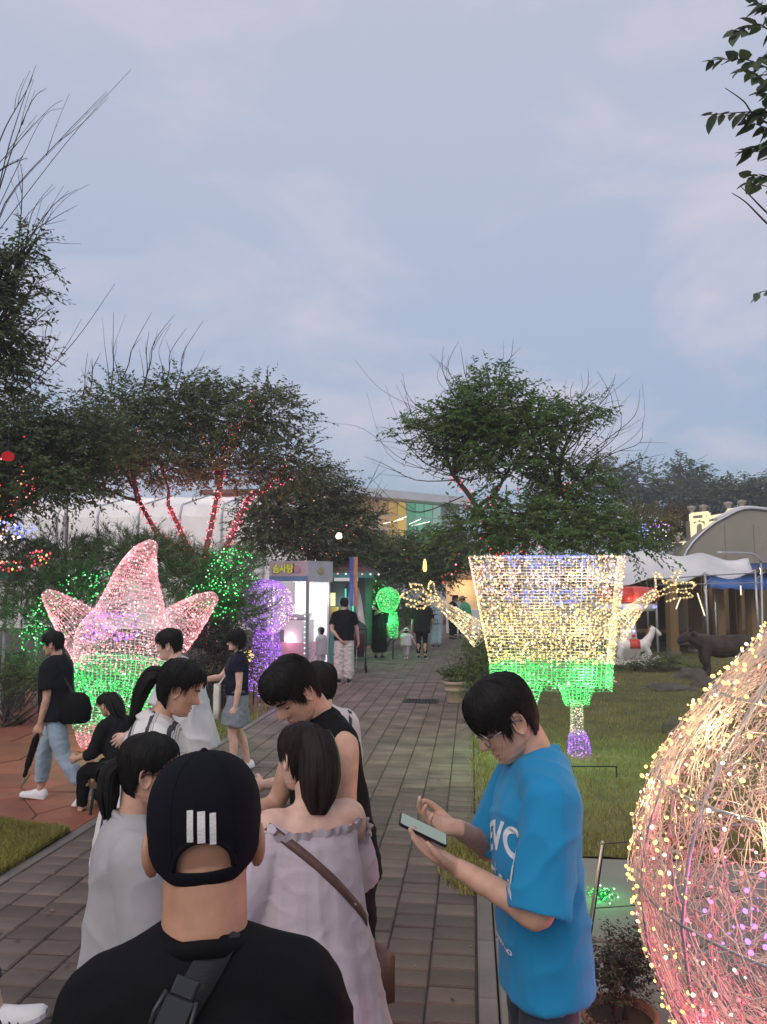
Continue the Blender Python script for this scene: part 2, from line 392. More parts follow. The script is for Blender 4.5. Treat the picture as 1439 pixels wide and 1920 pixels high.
        ears = [hd.mesh()]
        for sd in (-1, 1): ears.append(ear_mb(sd, s.hh, s.P, *s.ear).mesh())
        meshes += ears
        if hands:
            for nm in 'LR':
                meshes.append(s.hand(nm, (palm or {}).get(nm), (curl or {}).get(nm, 18), max(.0028, vox * .45), (spread or {}).get(nm, 5)))
        r = union(meshes); r.shade_smooth(); return r
    def hand(s, nm, palmdir=None, curl=18, vox=.004, spread=5, thumb_in=0):
        sh, e, wr, d = s.arms[nm]; d = s.hd.get(nm, d); H = s.H; L_ = .107 * H
        sx = -1 if nm == 'L' else 1
        n = V(palmdir) if palmdir is not None else V((-sx, .1, 0))      # direction the palm faces
        n = (n - d * n.dot(d)).normalized(); t = d.cross(n).normalized()      # across
        # thumb side: for right hand with fingers d down and palm facing left(-x): thumb forward(+y)
        th = n.cross(d) if nm == 'L' else d.cross(n)
        th.normalize(); mb = MB(); o = wr
        rings = []
        for f_, wd, tk in ((-.1, .017, .0145), (.0, .0185, .0145), (.2, .024, .013), (.42, .026, .0115), (.5, .0235, .009)):
            c = o + d * L_ * f_; wd *= H / 1.05; tk *= H / 1.1
            rings.append([c + th * wd * math.cos(a) + n * tk * math.sin(a) for a in [2 * math.pi * k / 14 for k in range(14)]])
        mb.loft(rings)
        ln = (.44, .5, .47, .37)
        for i in range(4):
            off = (1.5 - i) * .0135 * H; a0 = o + d * L_ * (.46 - .03 * abs(i - 1)) + th * off
            dd = (d + th * math.tan(R(spread)) * (1.5 - i) * .55).normalized(); pts = [a0 - d * L_ * .12, a0]; cu = 0; p = a0
            ax = dd.cross(n).normalized()
            for sg in (.42, .32, .26):
                cu += curl * (1.0 + .12 * i); q = Matrix.Rotation(R(cu), 3, ax) @ dd
                p = p + q * L_ * ln[i] * sg; pts.append(p)
            rr = .0051 * H * (.92 if i == 3 else 1)
            s.limb(mb, pts, [rr * 1.1, rr * 1.1, rr, rr * .92, rr * .78], 10, 3)
        b0 = o + d * L_ * .1 + th * .012 * H; td = (d * .75 + th * .62 + n * .28).normalized(); p1 = b0 + td * L_ * .24
        td2 = (d * .9 + th * .25 + n * .35).normalized(); p2 = p1 + td2 * L_ * .2; p3 = p2 + (d * .95 + n * .3 - th * .1).normalized() * L_ * .17
        s.limb(mb, [b0 - td * .01 * H, b0, p1, p2, p3], [.0085 * H, .0085 * H, .0068 * H, .006 * H, .0045 * H], 10, 3)
        return remesh(mb, vox, 2)
    # ---- clothing
    def cloth(s, mb, vox, cuts, folds, fs=9., seed=0, thick=.004, smooth=6, stretch=(1.2, 1.2, .4)):
        me = remesh(mb, vox, smooth); bm = bmesh.new(); bm.from_mesh(me); bm.normal_update()
        if folds:
            for v in bm.verts:
                q = v.co; p = V((q.x * fs * stretch[0] + seed, q.y * fs * stretch[1], q.z * fs * stretch[2]))
                n = mnoise.noise(p); n2 = mnoise.noise(V((q.x * fs * 1.6, q.y * fs * 1.6 + seed, q.z * fs * 1.7 + q.x * fs)))
                n3 = mnoise.noise(V((q.x * fs * .55 + q.z * fs * .8 + seed * 2, q.y * fs * .8, q.z * fs * .55 - q.x * fs * .5)))
                r1 = max(0, 1 - abs(n) * 2.6) ** 2; r3 = max(0, 1 - abs(n3) * 3.2) ** 2
                v.co += v.normal * folds * (r1 * 1.0 + r3 * 1.1 + n2 * .6 - .55)
        for c, n, rad in cuts:
            c = V(c); n = V(n).normalized()
            dp = None
            if isinstance(rad, tuple): rad, dp = rad
            def rd(p, c=c, n=n): q = p - c; return (q - n * q.dot(n)).length
            fsel = [f for f in bm.faces if rd(f.calc_center_median()) < rad and -.03 < (f.calc_center_median() - c).dot(n) < (dp or 9)]
            geom = set(fsel)
            for f in fsel: geom.update(f.edges); geom.update(f.verts)
            bmesh.ops.bisect_plane(bm, geom=list(geom), plane_co=c, plane_no=n, dist=1e-6)
            dl = [f for f in bm.faces if rd(f.calc_center_median()) < rad and 1e-6 < (f.calc_center_median() - c).dot(n) < (dp or 9)]
            bmesh.ops.delete(bm, geom=dl, context='FACES')
        me2 = bpy.data.meshes.new('cloth'); bm.to_mesh(me2); bm.free()
        r = evalmods(me2, [('SOLIDIFY', dict(thickness=thick, offset=-1.0))]) if thick and cuts else me2
        r.shade_smooth(); return r
    def tee(s, vox, hem=.46, sleeve=.62, loose=.022, sl=.02, straight=1., folds=.006, seed=0., yoke=True, neck=1.25, flare=0., yokew=1., top=None, fs=9., thick=.004, cutneck=False):
        H = s.H; mb = MB(); cuts = []
        rg = s.torso_rings(loose, hem, top, straight=straight, add=(.58,))
        if flare:
            n = len(rg)
            for i, r_ in enumerate(rg):
                c = sum(r_, V()) / len(r_); zrel = max(0., 1 - i / (n * .75)); rg[i] = [c + (p - c) * (1 + flare * zrel) for p in r_]
        wl = max(.007, vox * 1.7); c0 = sum(rg[0], V()) / len(rg[0]); inn = [c0 + (q - c0) * (1 - wl / max(.05, (q - c0).length)) for q in rg[0]]
        mb.loft([[q + s.RT @ V((0, 0, .06)) for q in inn], inn] + rg)
        nr = (.036 if s.sex == 'm' else .03) * H
        for nm, (sh, e, wr, f_) in s.arms.items():
            if yoke:
                trap = s.T(V((0, -.012 * H, .822 * H)))
                tgt = trap.lerp(sh, yokew) + s.RT @ V((0, 0, -.004 * H))
                s.limb(mb, [trap, trap.lerp(tgt, .55), tgt], [nr * 1.25 + loose * .5, nr * 1.0 + loose * .85, .034 * H + loose * .8])
            if sleeve:
                tot = .172 * H; q = sleeve * tot
                sl_end = sh + (e - sh).normalized() * q if sleeve <= 1 else e + f_ * (q - tot)
                ax = (e - sh).normalized() if sleeve <= 1 else f_
                pts = [sh, sh.lerp(sl_end, .5), sl_end + ax * .03] if sleeve <= 1 else [sh, sh.lerp(e, .6), e, sl_end + ax * .03]
                r0 = .035 * H + loose * .7
                rad = [r0, .031 * H + sl * .9, .028 * H + sl * 1.15] if sleeve <= 1 else [r0, .031 * H + sl, .026 * H + sl, .02 * H + sl * .8]
                pts[-1] = sl_end; s.cup(mb, pts, rad, vox)
        if yoke and cutneck: cuts.append((s.T((0, -.006 * H, .838 * H)), s.RT @ V((0, .3, 1)), (nr * neck * 1.22, .2)))
        return s.cloth(mb, vox, cuts, folds, fs, seed, thick)
    def pants(s, vox, length=.97, loose=.014, folds=.005, seed=3., wide=0., waist=.60, thick=.004):
        H = s.H; mb = MB(); cuts = []; bf = min(1.08, .25 + .75 * s.build_)
        mb.loft(s.torso_rings(min(loose * .8, .007), .47, waist))
        for nm, (h, k, a, yaw, fp) in s.legs.items():
            tot = .48 * H; q = length * tot; lk = .245 * H
            if q > lk:
                end = k + (a - k).normalized() * (q - lk); ax = (a - k).normalized()
                s.cup(mb, [h + V((0, 0, .015 * H)), h.lerp(k, .5), k, k.lerp(end, .5), end], [.051 * H * bf + loose * .5, .046 * H * bf + loose + wide * .4, .034 * H + loose + wide * .7, .032 * H + loose + wide, .023 * H + loose + wide], vox)
            else:
                ax = (k - h).normalized(); end = h + ax * q
                s.cup(mb, [h + V((0, 0, .015 * H)), h.lerp(end, .5), end], [.051 * H * bf + loose * .5, .05 * H * bf + loose + wide * .6, .046 * H + loose + wide], vox)
        return s.cloth(mb, vox, cuts, folds, 11., seed, thick, stretch=(1, 1, 1.2))
    def shoe(s, nm, fat=1.):
        h, k, a, yaw, fp = s.legs[nm]; H = s.H; mb = MB(); so = MB()
        fwd = V((-math.sin(R(yaw)), math.cos(R(yaw)), 0)); fw = V((fwd.x * math.cos(R(fp)), fwd.y * math.cos(R(fp)), -math.sin(R(fp))))
        dn = V((0, 0, -1)) * math.cos(R(fp)) - fwd * math.sin(R(fp)); sdv = fw.cross(dn).normalized()
        rings = []; srings = []
        for y, wd, top in ((-.042, .014, .03), (-.034, .021, .048), (-.012, .0235, .054), (.02, .0235, .046), (.05, .0255, .034), (.085, .0275, .025), (.108, .023, .02), (.119, .012, .013)):
            c = a + fw * y * H + dn * .042 * H; wd *= H * fat; top *= H * fat
            rings.append([c + sdv * wd * math.cos(t) - dn * (top * max(0., math.sin(t)) ** .8 if math.sin(t) > 0 else 0.) for t in [2 * math.pi * q / 16 for q in range(16)]])
            srings.append([c + sdv * (wd * 1.08) * math.cos(t) - dn * (.010 * H if math.sin(t) > .01 else -.002 * H) for t in [2 * math.pi * (q + .5) / 16 for q in range(16)]])
        mb.loft(rings); so.loft(srings); return mb.mesh('shoe'), so.mesh('sole')
    # ---- hair: a shell over the skull that sinks under the scalp at the hairline
    def hair_shell(s, line, thick=.045, nth=64, nz=44, seed=0., rough=.012, top=.02, soft=.08):
        mb = MB(); rings = []
        for i in range(nz):
            z = -.5 + i / (nz - 1) * .995; ring = []
            for k in range(nth):
                th = -2 * math.pi * k / nth; p = head_xyz(th, z, False)
                m = s.hmask(line, th, z, soft); c = V((0, -.03, .0)); n = (p - c).normalized()
                q = mnoise.noise(V((th * 5 + seed, z * 3, seed))) * .5 + mnoise.noise(V((math.cos(th) * 9 + seed, math.sin(th) * 9, z * 6))) * .5
                t = (thick + top * sstep(.1, .5, z) + rough * q) * m - .05 * (1 - m)
                ring.append(s.P(p + n * t))
            rings.append(ring)
        tp = s.P((0, -.03, .5 + (thick + top) * .98)); rings.append([tp.lerp(p, .5) + s.RH @ V((0, 0, .004)) for p in rings[-1]])
        me = mb.loft(rings).mesh('hair'); me.shade_smooth(); return me
    def hmask(s, line, th, z, soft=.08):
        a = abs(((th + math.pi) % (2 * math.pi)) - math.pi); h = interp(math.degrees(a), line)[0]
        return sstep(h - soft * .5, h + soft * .5, z)
    def strands(s, line, thick, n, length=.5, wid=.012, seed=1, lift=.02, top=.02, spread=.5, over=.08):
        rs = random.Random(seed); vs = []; fs = []
        for _ in range(n):
            th = rs.uniform(-math.pi, math.pi); u = rs.random() ** .7; z0 = .5 - u * .75
            if s.hmask(line, th, z0) < .5: continue
            dth = rs.gauss(0, .12) * spread; l = length * rs.uniform(.5, 1.2); pts = []; lf = rs.uniform(0, lift)
            for j in range(7):
                t = j / 6; z = z0 - l * t * (.5 + .5 * min(1, (.62 - z0) * 2)); a = abs(math.degrees(((th + math.pi) % (2 * math.pi)) - math.pi)); h = interp(a, line)[0]
                if z < h - over: break
                p = head_xyz(th + dth * t, max(z, -.5), False); nrm = (p - V((0, -.03, 0))).normalized()
                if z > .46: nrm = (nrm + V((0, 0, 1))).normalized()
                pts.append(p + nrm * (thick + top * sstep(.1, .5, z) + lf * (1 - .3 * t) + .004))
            if len(pts) < 3: continue
            b = len(vs)
            for j, p in enumerate(pts):
                d = (pts[min(j + 1, len(pts) - 1)] - pts[max(j - 1, 0)]).normalized(); nrm = (p - V((0, -.03, 0))).normalized(); sd = d.cross(nrm).normalized()
                wv = wid * (1 - .85 * (j / (len(pts) - 1)) ** 2) * .5
                vs += [s.P(p + sd * wv), s.P(p + nrm * .008), s.P(p - sd * wv)]
            for j in range(len(pts) - 1):
                o = b + j * 3; fs += [(o, o + 1, o + 4, o + 3), (o + 1, o + 2, o + 5, o + 4)]
        for _ in range(int(n * .07)):
            th = rs.uniform(-math.pi, math.pi); z0 = rs.uniform(-.05, .48)
            if s.hmask(line, th, z0) < .6: continue
            p = head_xyz(th, z0, False); nr = (p - V((0, -.03, 0))).normalized(); d = (nr * .55 + V((rs.gauss(0, .6), rs.gauss(0, .6), rs.gauss(-.2, .6)))).normalized(); l = rs.uniform(.12, .34); b = len(vs); p = p + nr * thick; sd = d.cross(nr).normalized() * .0028
            for j in range(4): q = p + d * l * j / 3 - V((0, 0, .25 * l * (j / 3) ** 2)); vs += [s.P(q + sd * (1 - j / 4)), s.P(q - sd * (1 - j / 4))]
            for j in range(3): o = b + 2 * j; fs.append((o, o + 1, o + 3, o + 2))
        me = bpy.data.meshes.new('strands'); me.from_pydata([tuple(v) for v in vs], [], fs); me.update(); me.shade_smooth(); return me
    def lock(s, pts, rad, flat=.6, n=26, seed=0, wisp=.3):
        """hanging mass of hair in head units: many tapered tubes that follow one path"""
        rs = random.Random(seed); mb = MB(); path = catmull([V(p) for p in pts], 4); rr = lerps(list(rad), 4); m = len(path)
        for k in range(n):
            a = rs.uniform(0, 6.283); q = math.sqrt(rs.random()); l = m if rs.random() > .35 else max(5, int(m * rs.uniform(.7, 1)))
            tp = []; tr = []; tw = rs.gauss(0, wisp)
            for j in range(l):
                t = (path[min(j + 1, m - 1)] - path[max(j - 1, 0)]).normalized(); x = t.cross(V((0, 1, 0)))
                x = x.normalized() if x.length > .05 else V((1, 0, 0)); y = x.cross(t)
                aa = a + tw * j / m; p = path[j] + (x * math.cos(aa) + y * math.sin(aa) * flat) * rr[j] * q
                tp.append(s.P(p)); tr.append(max(.0006, s.hh * rr[j] * .34 * (1 - .8 * (j / (l - 1)) ** 3)))
            mb.tube(tp, tr, 6)
        me = mb.mesh('hair_lock'); me.shade_smooth(); return me
    def patch(s, fn, off=.004, z0=-.5, z1=.3, half=.7, n=(44, 60)):
        """thin piece on the face: sinks under the skin where fn(x, z) is 0"""
        mb = MB(); rg = []
        for i in range(n[1]):
            z = z0 + (z1 - z0) * i / (n[1] - 1); r_ = []
            for k in range(n[0]):
                th = half - 2 * half * k / (n[0] - 1); p = head_xyz(th, z); m = fn(p.x, z); r_.append(s.P(p + V((0, off * m - .012 * (1 - m), 0))))
            rg.append(r_)
        me = mb.loft(rg, cap=False, closed=False).mesh('patch'); me.shade_smooth(); return me

SHORT = [(0, .2), (35, .17), (55, .12), (70, -.02), (82, -.12), (88, .04), (100, .06), (112, -.06), (130, -.24), (180, -.28)]
BANGS = [(0, .08), (35, .07), (55, .05), (66, .0), (76, -.15), (83, -.02), (90, .10), (102, .10), (114, -.1), (130, -.27), (180, -.3)]
TIED = [(0, .27), (35, .25), (55, .2), (72, .06), (84, .0), (90, .05), (104, .0), (118, -.2), (140, -.32), (180, -.34)]
MOP = [(0, .03), (30, .02), (60, -.02), (75, -.1), (85, -.14), (95, -.05), (110, -.2), (130, -.36), (180, -.4)]

SKIN = M('skin', (.55, .315, .22), .5, .2, 20, .12, 500, sub=.12, detail=8); SKIN2 = M('skin_tan', (.47, .245, .155), .48, .2, 22, .12, 500, sub=.12, detail=8); SKINL = M('skin_pale', (.63, .395, .305), .5, .18, 20, .12, 500, sub=.12, detail=8)
HAIR = M('hair_black', (.009, .0078, .007), .62, .4, 30, .4, 120, spec=.18, stretch=(1, 1, .25)); HAIRB = M('hair_brown', (.016, .0095, .0075), .6, .4, 30, .4, 120, spec=.2, stretch=(1, 1, .25))
LIP = M('lip', (.45, .17, .14), .4, .05); EYEW = M('eye_white', (.7, .68, .65), .25, .03, bump=0); IRIS = M('iris', (.02, .012, .01), .15, .05, bump=0)
def fabric(name, col, **k): dark_ = max(col) < .05; return M(name, col, k.pop('rough', .85), k.pop('var', .1), k.pop('scale', 7.), k.pop('bump', .25), k.pop('bscale', 420.), sheen=k.pop('sheen', 0. if dark_ else .1), spec=.08 if dark_ else .2, **k)

def person(label, loc, rz, h, skin, vox, bodykw=None, group=None):
    t = thing('person', label, 'person', loc, R(rz), group)
    link('body', h.body(vox, **(bodykw or {})), skin, t)
    return t
def shoes(h, t, mat, sole, fat=1.):
    for nm in 'LR':
        a, b = h.shoe(nm, fat); a.shade_smooth(); o = link('shoe', a, mat, t); link('sole', b, sole, o)
def face(h, t, eyes=True, closed=False):
    g = lambda a, s_: math.exp(-(a / s_) ** 2)
    link('lips', h.patch(lambda x, z: 1. if (abs(x) < .115 and abs(z + .312) < .045 * (1 - (abs(x) / .118) ** 2)) else 0., .003, -.4, -.22, .4), LIP, t)
    link('eyebrows', h.patch(lambda x, z: sstep(.022, .012, abs(z - .085 - .02 * (1 - abs(abs(x) - .15) / .1))) if .06 < abs(x) < .24 else 0., .008, .0, .2, .8), HAIR, t)
    if eyes:
        for sx in (-1, 1):
            p = head_xyz(math.asin(max(-1, min(1, .145 * sx / .335))), 0.)
            if closed:
                MB().ball(h.P(V((.145 * sx, p.y - .05, -.004))), (h.hh * .068, h.hh * .068, h.hh * .06), 14, 10).build('eyelid', SKIN, t, True)
                MB().tube([h.P(V((.145 * sx + .075 * q, p.y + .016 - .045 * q * q, -.035 + .02 * q * q))) for q in (-1, -.5, 0, .5, 1)], h.hh * .008, 5).build('eyelashes', HAIR, t, True); continue
            e = MB().ball(h.P(V((.145 * sx, p.y - .045, .0))), h.hh * .06, 12, 8).build('eye', EYEW, t, True)
            MB().ball(h.P(V((.145 * sx, p.y - .005, -.012))), h.hh * .026, 10, 6).build('iris', IRIS, e, True)
            l = MB().ball(h.P(V((.145 * sx, p.y - .043, .014))), (h.hh * .066, h.hh * .066, h.hh * .056), 12, 8).build('eyelid', SKIN, t, True)
def glasses(h, t, mat, rnd=.1):
    mb = MB()
    for sx in (-1, 1):
        c = V((.15 * sx, .40, -.02)); ring = []
        for k in range(25):
            a = 2 * math.pi * k / 24; ring.append(h.P(c + V((rnd * 1.15 * math.cos(a), -.035 * abs(math.cos(a)) * (1 if math.cos(a) * sx > 0 else 0), rnd * math.sin(a)))))
        mb.tube(ring, h.hh * .009, 6, False)
        mb.tube([h.P((sx * .265, .37, 0)), h.P((sx * .335, .3, .01)), h.P((sx * .35, .1, .01)), h.P((sx * .352, -.06, .015)), h.P((sx * .345, -.13, -.05))], h.hh * .008, 6)
    mb.tube([h.P((-.04, .405, -.01)), h.P((0, .435, .005)), h.P((.04, .405, -.01))], h.hh * .008, 6)
    return mb.build('glasses', mat, t, True)
def bvh(me): return BVHTree.FromPolygons([v.co for v in me.vertices], [tuple(p.vertices) for p in me.polygons])
def strap(tree, c, n, wd, a0, a1, ref, steps=40, off=.004, reach=.6):
    """band that lies on a body: c a point inside, n the normal of the band's plane, ref the zero direction"""
    n = V(n).normalized(); ref = V(ref); ref = (ref - n * ref.dot(n)).normalized(); q = n.cross(ref); mb = MB(); rings = []; last = [None, None]
    for k in range(steps + 1):
        a = R(a0 + (a1 - a0) * k / steps); d = ref * math.cos(a) + q * math.sin(a); pr = []
        for i, sgn in enumerate((-1, 1)):
            o = V(c) + n * sgn * wd / 2; hit = tree.ray_cast(o + d * reach, -d)
            p = hit[0] if hit[0] is not None else (last[i] or o + d * .15); last[i] = p; pr.append((p, d))
        m = (pr[0][0] - V(c)).dot(d), (pr[1][0] - V(c)).dot(d)
        rings.append([pr[0][0] + d * off, pr[1][0] + d * off, pr[1][0] - d * off, pr[0][0] - d * off])
    for _ in range(3):
        rings = [rings[0]] + [[(rings[i - 1][j] + rings[i][j] * 2 + rings[i + 1][j]) / 4 for j in range(4)] for i in range(1, len(rings) - 1)] + [rings[-1]]
    return mb.loft(rings)
# ------------------------------------------------------------------ ground, path, paving
m_soil = M('soil', (.055, .045, .03), .95, .4, 3, .5, 30)
m_lawn = M('lawn_ground', (.11, .105, .035), .95, .45, 2.2, .6, 60, detail=8)
m_paver = M('paver', (.118, .092, .074), .82, .38, 2.6, .45, 60, objrand=.28, perisland=.2, detail=7)
m_joint = M('joint_sand', (.035, .03, .026), .95, .3, 9, .4, 60)
m_red = M('flagstone_red', (.25, .08, .05), .75, .28, 3, .4, 26, objrand=.2, detail=7)
m_conc = M('concrete', (.20, .185, .16), .85, .16, 2, .25, 40, objrand=.06, detail=8)
g = 140
tag(MB().add([(-g, -30, -.05), (g, -30, -.05), (g, 2 * g, -.05), (-g, 2 * g, -.05)], [(0, 1, 2, 3)]).build('ground', m_soil), kind='structure')
PX0, PX1 = -3.1, 0.0
path = tag(MB().box((PX0 / 2, 24, -.035), (-PX0 + .1, 56, .045)).build('brick_path', m_joint), kind='structure')
variants = []
for i in range(8):
    b = MB(); b.box((0, 0, 0), (.230, .152, .05), ch=.008)
    for k in range(8, 12): pass
    b.v = [(x, y, z + (random.uniform(-.0025, .0025) if z > 0 else 0)) for x, y, z in b.v]
    me = b.mesh('paver'); me.materials.append(m_paver); variants.append(me)
cells = []
ncol = 13; cw = 3.1 / ncol
for c in range(ncol):
    off = random.random() * .165; x = PX0 + cw * (c + .5)
    y = -1.6 + off
    while y < 50:
        cells.append((x, y)); y += .165
def inframe(x, y):
    q = CAMR.transposed() @ V((x, y, -CAMZ)); 
    return q.z < -.3 and abs(q.x / -q.z * F) < 730 and -q.y / -q.z * F < 970
vis = sorted([c for c in cells if inframe(*c)], key=lambda c: c[0] ** 2 + c[1] ** 2)
hid = [c for c in vis if abs(at(382, 1600, 1.15).x - c[0]) < .5 and c[1] < 2.6]
near = [c for c in vis if c not in hid][:300]; ns = set(near)
for x, y in near:
    o = link('paver', random.choice(variants), None, path); o.location = (x, y, -.027 + random.uniform(-.0035, .0025)); o.rotation_euler = (0, 0, random.uniform(-.012, .012))
b = MB()
for x, y in cells:
    if (x, y) not in ns:
        dz = random.uniform(-.0035, .0025)
        if y < 16: b.box((x, y, -.027 + dz), (.230, .152, .05), Matrix.Rotation(random.uniform(-.01, .01), 3, 'Z'), ch=.008)
        else: b.box((x, y, -.027 + dz), (.232, .158, .05))
b.build('paver', m_paver, path, kind='stuff')
b = MB()
for sx in (PX0 - .055, PX1 + .055):
    y = -1.5
    while y < 45:
        b.box((sx, y + .3, -.03), (.09, .595, .06), ch=.006); y += .6
b.build('kerb_strip', M('kerb', (.17, .15, .13), .85, .2, 4, .3, 60, perisland=.15), path)
fl = MB()
for i in range(420):   # fallen leaf bits and crumbs on the bricks
    x = PX0 + 3.1 * (random.random() ** (1.8 if i % 2 else .55)); y = 2.5 + 22 * random.random() ** 1.6; s_ = random.uniform(.008, .03); a = random.uniform(0, 6.28); m_ = Matrix.Rotation(a, 3, 'Z')
    fl.add([V((x, y, .004)) + m_ @ V(q) * s_ for q in ((-1, 0, .1), (0, -.45, 0), (1, 0, .15), (0, .45, .05))], [(0, 1, 2, 3)])
tag(fl.build('fallen_leaves', M('leaf_litter', (.13, .10, .045), .8, .4, 9, 0, perisland=.5)), kind='stuff')

# crazy paving in red stone, left of the path
redarea = [(PX0 - .1, 6.05), (PX0 - .1, 9.3), (-4.2, 11.6), (-7.2, 14.2), (-11, 15), (-11, 9.2), (-5.6, 6.75)]
def clip(poly, p, n):
    o = []
    for i in range(len(poly)):
        a, b_ = poly[i], poly[(i + 1) % len(poly)]; da = (a[0] - p[0]) * n[0] + (a[1] - p[1]) * n[1]; db = (b_[0] - p[0]) * n[0] + (b_[1] - p[1]) * n[1]
        if da <= 0: o.append(a)
        if da * db < 0: t = da / (da - db); o.append((a[0] + (b_[0] - a[0]) * t, a[1] + (b_[1] - a[1]) * t))
    return o
def area_clip(cell, area):
    n = len(area)
    for i in range(n):     # area is clockwise and convex
        a, b_ = area[i], area[(i + 1) % n]; d = (b_[0] - a[0], b_[1] - a[1]); cell = clip(cell, a, (-d[1], d[0])) if cell else cell
    return cell
def crazy(area, step, parent, mat, top, name):
    sx = [p[0] for p in area]; sy = [p[1] for p in area]; seeds = []
    y = min(sy) - step; r_ = 0
    while y < max(sy) + step:
        x = min(sx) - step + (r_ % 2) * step * .5
        while x < max(sx) + step: seeds.append((x + random.uniform(-.36, .36) * step, y + random.uniform(-.36, .36) * step)); x += step
        y += step * .87; r_ += 1
    sgn = sum(area[i][0] * area[(i + 1) % len(area)][1] - area[(i + 1) % len(area)][0] * area[i][1] for i in range(len(area)))
    ar = area if sgn < 0 else area[::-1]
    for s_ in seeds:
        cell = [(s_[0] - 2 * step, s_[1] - 2 * step), (s_[0] + 2 * step, s_[1] - 2 * step), (s_[0] + 2 * step, s_[1] + 2 * step), (s_[0] - 2 * step, s_[1] + 2 * step)]
        for q in seeds:
            if q is s_ or abs(q[0] - s_[0]) > 2.6 * step or abs(q[1] - s_[1]) > 2.6 * step: continue
            n = (q[0] - s_[0], q[1] - s_[1]); cell = clip(cell, ((q[0] + s_[0]) / 2, (q[1] + s_[1]) / 2), n)
            if not cell: break
        cell = area_clip(cell, ar) if cell else cell
        if not cell or len(cell) < 3: continue
        cx = sum(p[0] for p in cell) / len(cell); cy = sum(p[1] for p in cell) / len(cell)
        mr = max(math.hypot(p[0] - cx, p[1] - cy) for p in cell)
        if mr < .12: continue
        k = 1 - .010 / mr; z = top + random.uniform(-.006, .006)
        lo = [(p[0] - cx) * k for p in cell], [(p[1] - cy) * k for p in cell]; n = len(cell)
        vs = [V((lo[0][i], lo[1][i], -.05)) for i in range(n)] + [V((lo[0][i], lo[1][i], z - .008)) for i in range(n)] + [V((lo[0][i] * .97, lo[1][i] * .97, z)) for i in range(n)]
        fs = [tuple(range(2 * n, 3 * n))] + [(j * n + i, j * n + (i + 1) % n, (j + 1) * n + (i + 1) % n, (j + 1) * n + i) for j in range(2) for i in range(n)]
        MB().add(vs, fs).build(name, mat, parent).location = (cx, cy, 0)
rp = tag(MB().poly(redarea[::-1], -.045, -.012).build('red_paving', m_joint), kind='structure')
crazy(redarea, .62, rp, m_red, .0, 'flagstone')
rp2area = [(PX0 - .1, 19.5), (PX0 - .1, 25.5), (-5.2, 25.5), (-5.2, 19.5)]
rp2 = tag(MB().poly(rp2area[::-1], -.045, -.012).build('red_paving', m_joint), kind='structure')
crazy(rp2area, .7, rp2, m_red, .0, 'flagstone')

# concrete apron on the right
ap = tag(MB().box((2.3, 2.1, -.045), (4.3, 7.5, .03)).build('concrete_apron', m_joint), kind='structure')
for j, (y0, y1) in enumerate(((-1.6, 1.55), (1.58, 3.52), (3.55, 4.55), (4.58, 5.9))):
    for x0, x1 in ((.104, 2.36), (2.39, 4.4)):
        MB().box(((x0 + x1) / 2, (y0 + y1) / 2, -.025), (x1 - x0 - .012, y1 - y0 - .012, .05), ch=.008).build('slab', m_conc, ap)

# lawns: a bumpy sheet plus blades
def lawn_sheet(area, step, z, label):
    sx = [p[0] for p in area]; sy = [p[1] for p in area]
    nx = int((max(sx) - min(sx)) / step) + 1; ny = int((max(sy) - min(sy)) / step) + 1; vs = []; fs = []; idx = {}
    def inside(x, y):
        c = False; n = len(area)
        for i in range(n):
            (x1, y1), (x2, y2) = area[i], area[(i + 1) % n]
            if (y1 > y) != (y2 > y) and x < (x2 - x1) * (y - y1) / (y2 - y1) + x1: c = not c
        return c
    for j in range(ny):
        for i in range(nx):
            x = min(sx) + (i + .5) * step; y = min(sy) + (j + .5) * step
            if inside(x, y):
                q = []
                for a, b_ in ((i, j), (i + 1, j), (i + 1, j + 1), (i, j + 1)):
                    if (a, b_) not in idx:
                        X = min(sx) + a * step; Y = min(sy) + b_ * step
                        idx[(a, b_)] = len(vs); vs.append((X, Y, z + .02 * mnoise.noise(V((X * 1.7, Y * 1.7, 0))) + .012 * mnoise.noise(V((X * 7, Y * 7, 3)))))
                    q.append(idx[(a, b_)])
                fs.append(q)
    me = bpy.data.meshes.new('lawn'); me.from_pydata(vs, [], fs); me.update(); o = tag(link('lawn', me, m_lawn, None, True), kind='structure'); return o, inside
m_grass = M('grass_blade', (.26, .235, .055), .7, .35, 1.2, 0, perisland=.55, trans=.3)
m_dry = M('grass_dry', (.26, .22, .09), .8, .3, 2, 0, perisland=.4, trans=.2)
def blades(pts, hmin, hmax, wid, mat, name='grass'):
    pts = np.array(pts, float); n = len(pts); a = rng.uniform(0, 2 * np.pi, n); h = rng.uniform(hmin, hmax, n); le = rng.uniform(.1, .8, n) * h; la = rng.uniform(0, 2 * np.pi, n)
    d = np.stack([np.cos(a), np.sin(a), np.zeros(n)], 1) * (wid * rng.uniform(.6, 1.3, n))[:, None]
    tip = pts + np.stack([np.cos(la) * le, np.sin(la) * le, h], 1); mid = pts + np.stack([np.cos(la) * le * .35, np.sin(la) * le * .35, h * .6], 1)
    vs = np.stack([pts - d, pts + d, mid + d * .7, tip, mid - d * .7], 1).reshape(-1, 3)
    b_ = np.arange(n)[:, None] * 5
    fs = [tuple(r) for r in (b_ + np.array([[0, 1, 2, 4]])).tolist()] + [tuple(r) for r in (b_ + np.array([[4, 2, 3]])).tolist()]
    me = bpy.data.meshes.new(name); me.from_pydata(vs.tolist(), [], fs); me.update(); return link(name, me, mat, None, kind='stuff')
def scatter(inside, x0, x1, y0, y1, n, near=1., z=0.):
    o = []
    while len(o) < n:
        x = random.uniform(x0, x1); y = y0 + (y1 - y0) * random.random() ** near
        if inside(x, y) and inframe(x, y): o.append((x, y, z + .02 * mnoise.noise(V((x * 1.7, y * 1.7, 0))) - .005))
    return o
